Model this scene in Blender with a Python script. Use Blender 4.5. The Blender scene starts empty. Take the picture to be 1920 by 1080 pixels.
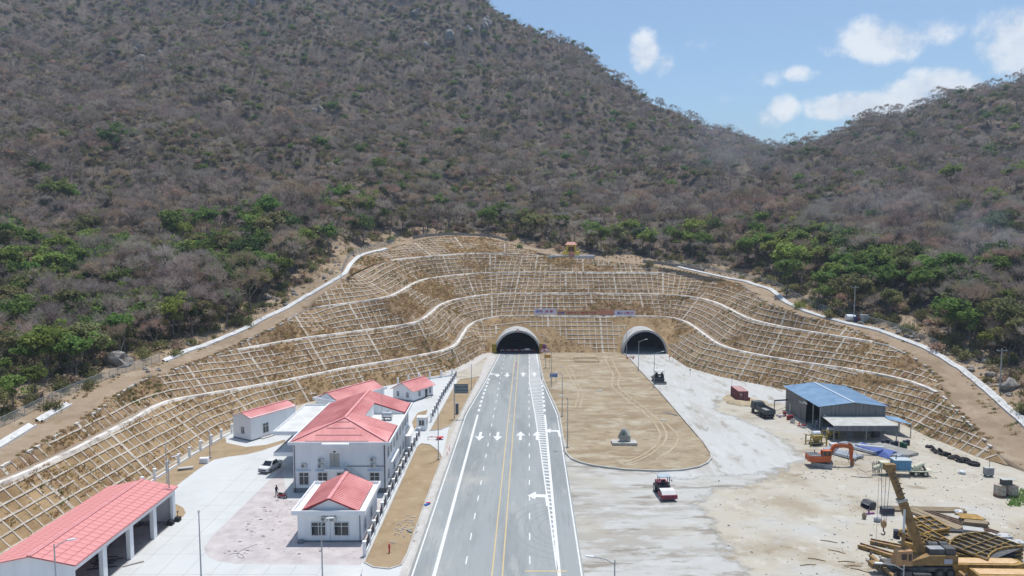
import bpy, bmesh, math, random
import numpy as np
from mathutils import Vector, Matrix
random.seed(7); RNG = np.random.default_rng(11)
SC = bpy.context.scene
COL = SC.collection
# ---------------------------------------------------------------- camera
CAM_H, FPX, YH = 42.0, 1320.0, 430.0
PITCH = math.atan((540 - YH) / FPX)
cam_d = bpy.data.cameras.new("camera"); cam = bpy.data.objects.new("camera", cam_d); COL.objects.link(cam)
cam.location = (0, 0, CAM_H); cam.rotation_euler = (math.pi / 2 - PITCH, 0, 0)
cam_d.sensor_width = 36.0; cam_d.lens = 36.0 * FPX / 1920.0; cam_d.clip_end = 20000; cam_d.clip_start = 0.5
SC.camera = cam
# ---------------------------------------------------------------- world and sun
SUN_DIR = Vector((0.12, 0.22, 1.0)).normalized()
world = bpy.data.worlds.new("World"); SC.world = world; world.use_nodes = True
SKY_STRENGTH, SUN_STRENGTH, EXPOSURE = 0.15, 4.5, 0.0
def build_world():
    nt = world.node_tree; nt.nodes.clear(); N = nt.nodes.new; L = nt.links.new
    out = N('ShaderNodeOutputWorld'); bg = N('ShaderNodeBackground'); sky = N('ShaderNodeTexSky')
    sky.sky_type = 'NISHITA'; sky.sun_disc = False
    sky.sun_elevation = math.asin(SUN_DIR.z); sky.sun_rotation = math.atan2(SUN_DIR.x, SUN_DIR.y)
    sky.air_density = 1.0; sky.dust_density = 1.6; sky.ozone_density = 1.3; sky.altitude = 100
    tc = N('ShaderNodeTexCoord')
    noi = N('ShaderNodeTexNoise'); noi.inputs['Scale'].default_value = 15; noi.inputs['Detail'].default_value = 12; noi.inputs['Roughness'].default_value = .64
    L(tc.outputs['Generated'], noi.inputs['Vector'])
    noi2 = N('ShaderNodeTexNoise'); noi2.inputs['Scale'].default_value = 7; noi2.inputs['Detail'].default_value = 4
    L(tc.outputs['Generated'], noi2.inputs['Vector'])
    sep = N('ShaderNodeSeparateXYZ'); L(tc.outputs['Generated'], sep.inputs[0])
    def M(op, a, b=None, c=None):
        n = N('ShaderNodeMath'); n.operation = op
        for i, v in enumerate((a, b, c)):
            if v is None: continue
            if isinstance(v, (int, float)): n.inputs[i].default_value = v
            else: L(v, n.inputs[i])
        return n.outputs[0]
    # cumulus banks: azimuth (x/y) and elevation (z/y) of each bank, its half sizes and its density
    az = M('DIVIDE', sep.outputs[0], M('MAXIMUM', sep.outputs[1], 0.05)); el = M('DIVIDE', sep.outputs[2], M('MAXIMUM', sep.outputs[1], 0.05))
    tot = None
    banks = [(.517, .262, .062, .030, 1.0), (.575, .275, .05, .022, .75), (.72, .262, .075, .055, 1.05), (.57, .182, .055, .027, 1.25), (.50, .170, .085, .021, 1.25), (.60, .195, .06, .03, 1.1), (.45, .162, .04, .014, 1.1),
             (.183, .245, .022, .03, 1.0), (.21, .225, .03, .02, .6), (.258, .255, .022, .013, .75), (.245, .23, .022, .012, .45),
             (.377, .167, .025, .018, .95), (.355, .155, .03, .016, .6), (.344, .207, .026, .013, .5), (.403, .215, .025, .01, .45), (.30, .18, .02, .011, .4), (.47, .245, .05, .012, .35), (.95, .3, .12, .05, 1.0)]
    for (a, e, w, h, d) in banks:
        dx = M('DIVIDE', M('SUBTRACT', az, a), w); dy = M('DIVIDE', M('SUBTRACT', el, e), h)
        r2 = M('ADD', M('MULTIPLY', dx, dx), M('MULTIPLY', dy, dy))
        g = M('MULTIPLY', M('SUBTRACT', 1.0, M('MULTIPLY', r2, .55)), d)
        tot = g if tot is None else M('MAXIMUM', tot, g)
    wob = M('ADD', M('MULTIPLY', M('SUBTRACT', noi.outputs[0], .5), 2.6), M('MULTIPLY', M('SUBTRACT', noi2.outputs[0], .5), 1.3))
    fac = N('ShaderNodeMapRange'); fac.interpolation_type = 'SMOOTHSTEP'
    L(M('ADD', tot, wob), fac.inputs[0]); fac.inputs[1].default_value = .34; fac.inputs[2].default_value = 1.05
    fac.inputs[3].default_value = 0; fac.inputs[4].default_value = .9
    front = M('MULTIPLY', fac.outputs[0], M('GREATER_THAN', sep.outputs[1], .1))
    mix = N('ShaderNodeMix'); mix.data_type = 'RGBA'
    tint = N('ShaderNodeMix'); tint.data_type = 'RGBA'; tint.blend_type = 'MULTIPLY'; tint.inputs[0].default_value = 1
    L(sky.outputs[0], tint.inputs[6]); tint.inputs[7].default_value = SKY_TINT
    shade = N('ShaderNodeMix'); shade.data_type = 'RGBA'; sh = N('ShaderNodeMapRange'); L(M('ADD', noi.outputs[0], M('MULTIPLY', M('SUBTRACT', noi2.outputs[0], .5), .6)), sh.inputs[0]); sh.inputs[1].default_value = .36; sh.inputs[2].default_value = .62
    L(sh.outputs[0], shade.inputs[0]); shade.inputs[6].default_value = CLOUD_SHADE; shade.inputs[7].default_value = CLOUD
    L(front, mix.inputs[0]); L(tint.outputs[2], mix.inputs[6]); L(shade.outputs[2], mix.inputs[7])
    L(mix.outputs[2], bg.inputs['Color']); bg.inputs['Strength'].default_value = SKY_STRENGTH
    L(bg.outputs[0], out.inputs['Surface'])
SKY_TINT = (0.80, 0.93, 0.98, 1); CLOUD = (6.2, 6.5, 6.8, 1); CLOUD_SHADE = (4.5, 4.95, 5.6, 1)
build_world()
sun_d = bpy.data.lights.new("sun", 'SUN'); sun = bpy.data.objects.new("sun", sun_d); COL.objects.link(sun)
sun_d.energy = SUN_STRENGTH; sun_d.angle = math.radians(0.5); sun_d.color = (1.0, 0.965, 0.91)
sun.rotation_euler = SUN_DIR.to_track_quat('Z', 'Y').to_euler(); sun.location = (0, 0, 600)
vs = SC.view_settings; vs.view_transform = 'Standard'; vs.look = 'None'; vs.exposure = EXPOSURE; vs.gamma = 1; vs.use_curve_mapping = False
SC.cycles.max_bounces = 6; SC.cycles.transparent_max_bounces = 12; SC.cycles.use_denoising = True; SC.cycles.volume_bounces = 0
# ---------------------------------------------------------------- projection helpers
_c, _s = math.cos(PITCH), math.sin(PITCH)
def ray(px, py):
    x = (px - 960) / FPX; v = -(py - 540) / FPX
    return (x, _c + v * _s, -_s + v * _c)
def G(px, py, z=0.0):
    """the point of the level plane at height z that the photograph shows at a pixel"""
    r = ray(px, py); t = (z - CAM_H) / r[2]
    return Vector((r[0] * t, r[1] * t, z))
# ---------------------------------------------------------------- materials
MATS = {}
def mat(name, c1, c2=None, scale=1.0, rough=.85, bump=0.0, detail=6, c3=None, metal=0.0, vary=0.0, bscale=None, spec=.3, lo=.35, hi=.65, stretch=None, coord='Object', dist=0.0):
    if name in MATS: return MATS[name]
    m = bpy.data.materials.new(name); m.use_nodes = True; MATS[name] = m
    nt = m.node_tree; N = nt.nodes.new; L = nt.links.new; b = nt.nodes['Principled BSDF']
    b.inputs['Roughness'].default_value = rough; b.inputs['Metallic'].default_value = metal
    b.inputs['Specular IOR Level'].default_value = spec
    c4 = lambda c: (*c, 1)
    out = None
    if c2 is None: b.inputs['Base Color'].default_value = c4(c1)
    if c2 is not None or bump:
        tc = N('ShaderNodeTexCoord'); v = tc.outputs[coord]
        if stretch:
            mp = N('ShaderNodeMapping'); mp.inputs['Scale'].default_value = stretch; L(v, mp.inputs[0]); v = mp.outputs[0]
    if c2 is not None:
        n = N('ShaderNodeTexNoise'); n.inputs['Scale'].default_value = scale; n.inputs['Detail'].default_value = detail; n.inputs['Roughness'].default_value = .62
        n.inputs['Distortion'].default_value = dist; L(v, n.inputs['Vector'])
        r = N('ShaderNodeValToRGB'); L(n.outputs[0], r.inputs[0]); e = r.color_ramp.elements
        e[0].position, e[0].color, e[1].position, e[1].color = lo, c4(c1), hi, c4(c2)
        if c3 is not None:
            x = e.new((lo + hi) / 2); x.color = c4(c3)
        out = r.outputs[0]
    if vary:
        oi = N('ShaderNodeObjectInfo'); mr = N('ShaderNodeMapRange'); L(oi.outputs['Random'], mr.inputs[0]); mr.inputs[3].default_value = 1 - vary; mr.inputs[4].default_value = 1 + vary
        hs = N('ShaderNodeHueSaturation'); L(mr.outputs[0], hs.inputs['Value'])
        mr2 = N('ShaderNodeMapRange'); m2 = N('ShaderNodeMath'); m2.operation = 'FRACT'; m3 = N('ShaderNodeMath'); m3.operation = 'MULTIPLY'; m3.inputs[1].default_value = 7.31
        L(oi.outputs['Random'], m3.inputs[0]); L(m3.outputs[0], m2.inputs[0]); L(m2.outputs[0], mr2.inputs[0]); mr2.inputs[3].default_value = .5 - vary * .09; mr2.inputs[4].default_value = .5 + vary * .09
        L(mr2.outputs[0], hs.inputs['Hue'])
        if out is not None: L(out, hs.inputs['Color'])
        else: hs.inputs['Color'].default_value = c4(c1)
        out = hs.outputs[0]
    if out is not None: L(out, b.inputs['Base Color'])
    if bump:
        n = N('ShaderNodeTexNoise'); n.inputs['Scale'].default_value = bscale or scale * 6; n.inputs['Detail'].default_value = 5; L(v, n.inputs['Vector'])
        bp = N('ShaderNodeBump'); bp.inputs['Strength'].default_value = bump; bp.inputs['Distance'].default_value = .15; L(n.outputs[0], bp.inputs['Height']); L(bp.outputs[0], b.inputs['Normal'])
    return m
def ground_mat(name, base, layers, rough=.93, bump=.3, bscale=3.0, edge=None, speck=.16):
    """base colour with blotches laid over it: (colour, noise scale, low, high, stretch, strength)"""
    m = bpy.data.materials.new(name); m.use_nodes = True; MATS[name] = m; nt = m.node_tree; N = nt.nodes.new; L = nt.links.new; b = nt.nodes['Principled BSDF']
    b.inputs['Roughness'].default_value = rough; b.inputs['Specular IOR Level'].default_value = .25; tc = N('ShaderNodeTexCoord'); col = None; cur = (*base, 1)
    def noise(sc, stretch=(1, 1, 1), det=9, ofs=0):
        mp = N('ShaderNodeMapping'); mp.inputs['Scale'].default_value = stretch; mp.inputs['Location'].default_value = (ofs, ofs * .7, 0); L(tc.outputs['Object'], mp.inputs[0]); n = N('ShaderNodeTexNoise'); n.inputs['Scale'].default_value = sc; n.inputs['Detail'].default_value = det; n.inputs['Roughness'].default_value = .64; L(mp.outputs[0], n.inputs['Vector']); return n.outputs[0]
    for k, (c, sc, lo, hi, st, amt) in enumerate(layers):
        mr = N('ShaderNodeMapRange'); mr.interpolation_type = 'SMOOTHSTEP'; L(noise(sc, st, 10, 13.7 * k), mr.inputs[0]); mr.inputs[1].default_value = lo; mr.inputs[2].default_value = hi; mr.inputs[4].default_value = amt
        mx = N('ShaderNodeMix'); mx.data_type = 'RGBA'; L(mr.outputs[0], mx.inputs[0]); mx.inputs[7].default_value = (*c, 1)
        if col is None: mx.inputs[6].default_value = cur
        else: L(col, mx.inputs[6])
        col = mx.outputs[2]
    sp = N('ShaderNodeMapRange'); L(noise(9.0, (1, 1, 1), 4, 3), sp.inputs[0]); sp.inputs[1].default_value = .3; sp.inputs[2].default_value = .7; sp.inputs[3].default_value = 1 - speck; sp.inputs[4].default_value = 1 + speck
    hs = N('ShaderNodeHueSaturation'); L(sp.outputs[0], hs.inputs['Value']); L(col, hs.inputs['Color']); L(hs.outputs[0], b.inputs['Base Color'])
    bp = N('ShaderNodeBump'); bp.inputs['Strength'].default_value = bump; bp.inputs['Distance'].default_value = .12; L(noise(bscale, (1, 1, 1), 8, 5), bp.inputs['Height']); L(bp.outputs[0], b.inputs['Normal'])
    if edge:       # dusty outline: the layer thins out towards its border
        at = N('ShaderNodeAttribute'); at.attribute_name = 'edge'; a = N('ShaderNodeMath'); a.operation = 'DIVIDE'; L(at.outputs['Fac'], a.inputs[0]); a.inputs[1].default_value = edge
        c = N('ShaderNodeMath'); c.operation = 'MULTIPLY_ADD'; L(noise(.35, (1, 1, 1), 11, 8), c.inputs[0]); c.inputs[1].default_value = 2.4; c.inputs[2].default_value = -1.2
        d = N('ShaderNodeMath'); d.operation = 'ADD'; L(a.outputs[0], d.inputs[0]); L(c.outputs[0], d.inputs[1]); f = N('ShaderNodeMapRange'); f.interpolation_type = 'SMOOTHSTEP'; L(d.outputs[0], f.inputs[0]); f.inputs[1].default_value = .15; f.inputs[2].default_value = .75
        tr = N('ShaderNodeBsdfTransparent'); mx = N('ShaderNodeMixShader'); L(f.outputs[0], mx.inputs[0]); L(tr.outputs[0], mx.inputs[1]); L(b.outputs[0], mx.inputs[2]); L(mx.outputs[0], nt.nodes['Material Output'].inputs['Surface'])
    return m
# ---------------------------------------------------------------- object helpers
def tag(o, label=None, cat=None, group=None, kind=None):
    if label: o['label'] = label
    if cat: o['category'] = cat
    if group: o['group'] = group
    if kind: o['kind'] = kind
    return o
def link(name, me, parent=None):
    o = bpy.data.objects.new(name, me); COL.objects.link(o)
    if parent is not None: o.parent = parent
    return o
def obj(name, V, Fs, m, parent=None, smooth=False, mi=None):
    me = bpy.data.meshes.new(name); me.from_pydata([tuple(v) for v in V], [], Fs)
    for mm in (m if isinstance(m, (list, tuple)) else [m]): me.materials.append(mm)
    if mi is not None: me.polygons.foreach_set('material_index', mi)
    if smooth: me.polygons.foreach_set('use_smooth', [True] * len(me.polygons))
    me.update()
    return link(name, me, parent)
def empty(name, loc=(0, 0, 0), rz=0.0, label=None, cat=None, group=None):
    o = bpy.data.objects.new(name, None); COL.objects.link(o); o.location = loc; o.rotation_euler = (0, 0, rz); o.empty_display_size = .2
    return tag(o, label, cat, group)
KIDS = {}
def copy_tree(o, loc=None, rz=None, label=None, group=None, scale=None, parent=None):
    c = o.copy(); COL.objects.link(c)
    if parent is not None: c.parent = parent
    if loc is not None: c.location = loc
    if rz is not None: c.rotation_euler = (0, 0, rz)
    if scale is not None: c.scale = (scale,) * 3 if isinstance(scale, (int, float)) else scale
    if label: c['label'] = label
    if group: c['group'] = group
    for ch in KIDS.get(o.name) or list(o.children): copy_tree(ch, parent=c)
    return c
class MB:
    """collects simple solids and links them as one mesh"""
    def __init__(s): s.V = []; s.F = []
    def add(s, V, F):
        n = len(s.V); s.V += [tuple(v) for v in V]; s.F += [tuple(i + n for i in f) for f in F]; return s
    def box(s, c, d, rz=0.0, M=None):
        x, y, z = d[0] / 2, d[1] / 2, d[2] / 2; cs, sn = math.cos(rz), math.sin(rz); V = []
        for k in (-z, z):
            for (i, j) in ((-x, -y), (x, -y), (x, y), (-x, y)):
                p = Vector((i, j, k))
                if M is not None: p = M @ p
                V.append((c[0] + p.x * cs - p.y * sn, c[1] + p.x * sn + p.y * cs, c[2] + p.z))
        return s.add(V, [(3, 2, 1, 0), (4, 5, 6, 7), (0, 1, 5, 4), (1, 2, 6, 5), (2, 3, 7, 6), (3, 0, 4, 7)])
    def bb(s, x0, x1, y0, y1, z0, z1): return s.box(((x0 + x1) / 2, (y0 + y1) / 2, (z0 + z1) / 2), (x1 - x0, y1 - y0, z1 - z0))
    def tube(s, p0, p1, r0, r1=None, n=8, cap=True):
        r1 = r0 if r1 is None else r1; p0, p1 = Vector(p0), Vector(p1); d = (p1 - p0)
        if d.length < 1e-6: return s
        q = d.to_track_quat('Z', 'Y'); V = []
        for (p, r) in ((p0, r0), (p1, r1)):
            for i in range(n):
                a = 2 * math.pi * i / n; V.append(p + q @ Vector((r * math.cos(a), r * math.sin(a), 0)))
        Fs = [(i, (i + 1) % n, n + (i + 1) % n, n + i) for i in range(n)]
        if cap: Fs += [tuple(range(n - 1, -1, -1)), tuple(range(n, 2 * n))]
        return s.add(V, Fs)
    def path(s, P, r, n=6):
        for a, b in zip(P[:-1], P[1:]): s.tube(a, b, r, r, n)
        return s
    def bar(s, p0, p1, w, h):
        p0, p1 = Vector(p0), Vector(p1); d = p1 - p0; q = d.to_track_quat('X', 'Z'); c = (p0 + p1) / 2
        V = []
        for k in (-h / 2, h / 2):
            for (i, j) in ((-d.length / 2, -w / 2), (d.length / 2, -w / 2), (d.length / 2, w / 2), (-d.length / 2, w / 2)):
                V.append(c + q @ Vector((i, j, k)))
        return s.add(V, [(3, 2, 1, 0), (4, 5, 6, 7), (0, 1, 5, 4), (1, 2, 6, 5), (2, 3, 7, 6), (3, 0, 4, 7)])
    def prism(s, P, z0, z1):
        n = len(P); A = sum(P[i][0] * P[(i + 1) % n][1] - P[(i + 1) % n][0] * P[i][1] for i in range(n))
        if A < 0: P = P[::-1]
        V = [(p[0], p[1], z0) for p in P] + [(p[0], p[1], z1) for p in P]
        return s.add(V, [tuple(range(n - 1, -1, -1)), tuple(range(n, 2 * n))] + [(i, (i + 1) % n, n + (i + 1) % n, n + i) for i in range(n)])
    def side(s, P, y0, y1):
        """profile in the x-z plane, extruded along y"""
        n = len(P); A = sum(P[i][0] * P[(i + 1) % n][1] - P[(i + 1) % n][0] * P[i][1] for i in range(n))
        if A < 0: P = P[::-1]
        V = [(p[0], y0, p[1]) for p in P] + [(p[0], y1, p[1]) for p in P]
        return s.add(V, [tuple(range(n)), tuple(range(2 * n - 1, n - 1, -1))] + [(i, n + i, n + (i + 1) % n, (i + 1) % n) for i in range(n)])
    def sheet(s, P, z=None):
        n = len(P)
        if z is not None:
            A = sum(P[i][0] * P[(i + 1) % n][1] - P[(i + 1) % n][0] * P[i][1] for i in range(n))
            if A < 0: P = P[::-1]
            P = [(p[0], p[1], z) for p in P]
        return s.add(P, [tuple(range(n))])
    def slab(s, P, t):
        """a planar polygon given in 3D with thickness t below it"""
        P = [Vector(p) for p in P]; n = len(P); nr = Vector((0, 0, 0))
        for i in range(n): nr += P[i].cross(P[(i + 1) % n])
        nr.normalize()
        if nr.z < 0: P = P[::-1]; nr = -nr
        V = P + [p - nr * t for p in P]
        return s.add(V, [tuple(range(n)), tuple(range(2 * n - 1, n - 1, -1))] + [((i + 1) % n, i, n + i, n + (i + 1) % n) for i in range(n)])
    def ball(s, c, r, n=8, m=6, sq=(1, 1, 1), jit=0.0, rnd=None):
        V = [(c[0], c[1], c[2] - r * sq[2])]
        for j in range(1, m):
            th = math.pi * j / m
            for i in range(n):
                a = 2 * math.pi * (i + .5 * (j % 2)) / n; k = 1 + (rnd.uniform(-jit, jit) if rnd else 0)
                V.append((c[0] + r * k * sq[0] * math.sin(th) * math.cos(a), c[1] + r * k * sq[1] * math.sin(th) * math.sin(a), c[2] - r * k * sq[2] * math.cos(th)))
        V.append((c[0], c[1], c[2] + r * sq[2])); Fs = [(0, 1 + (i + 1) % n, 1 + i) for i in range(n)]
        for j in range(m - 2):
            for i in range(n):
                a = 1 + j * n + i; b = 1 + j * n + (i + 1) % n; Fs.append((a, b, b + n, a + n))
        t = len(V) - 1; k = 1 + (m - 2) * n; Fs += [(k + i, k + (i + 1) % n, t) for i in range(n)]
        return s.add(V, Fs)
    def build(s, name, m, parent=None, smooth=False): return obj(name, s.V, s.F, m, parent, smooth)
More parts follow.
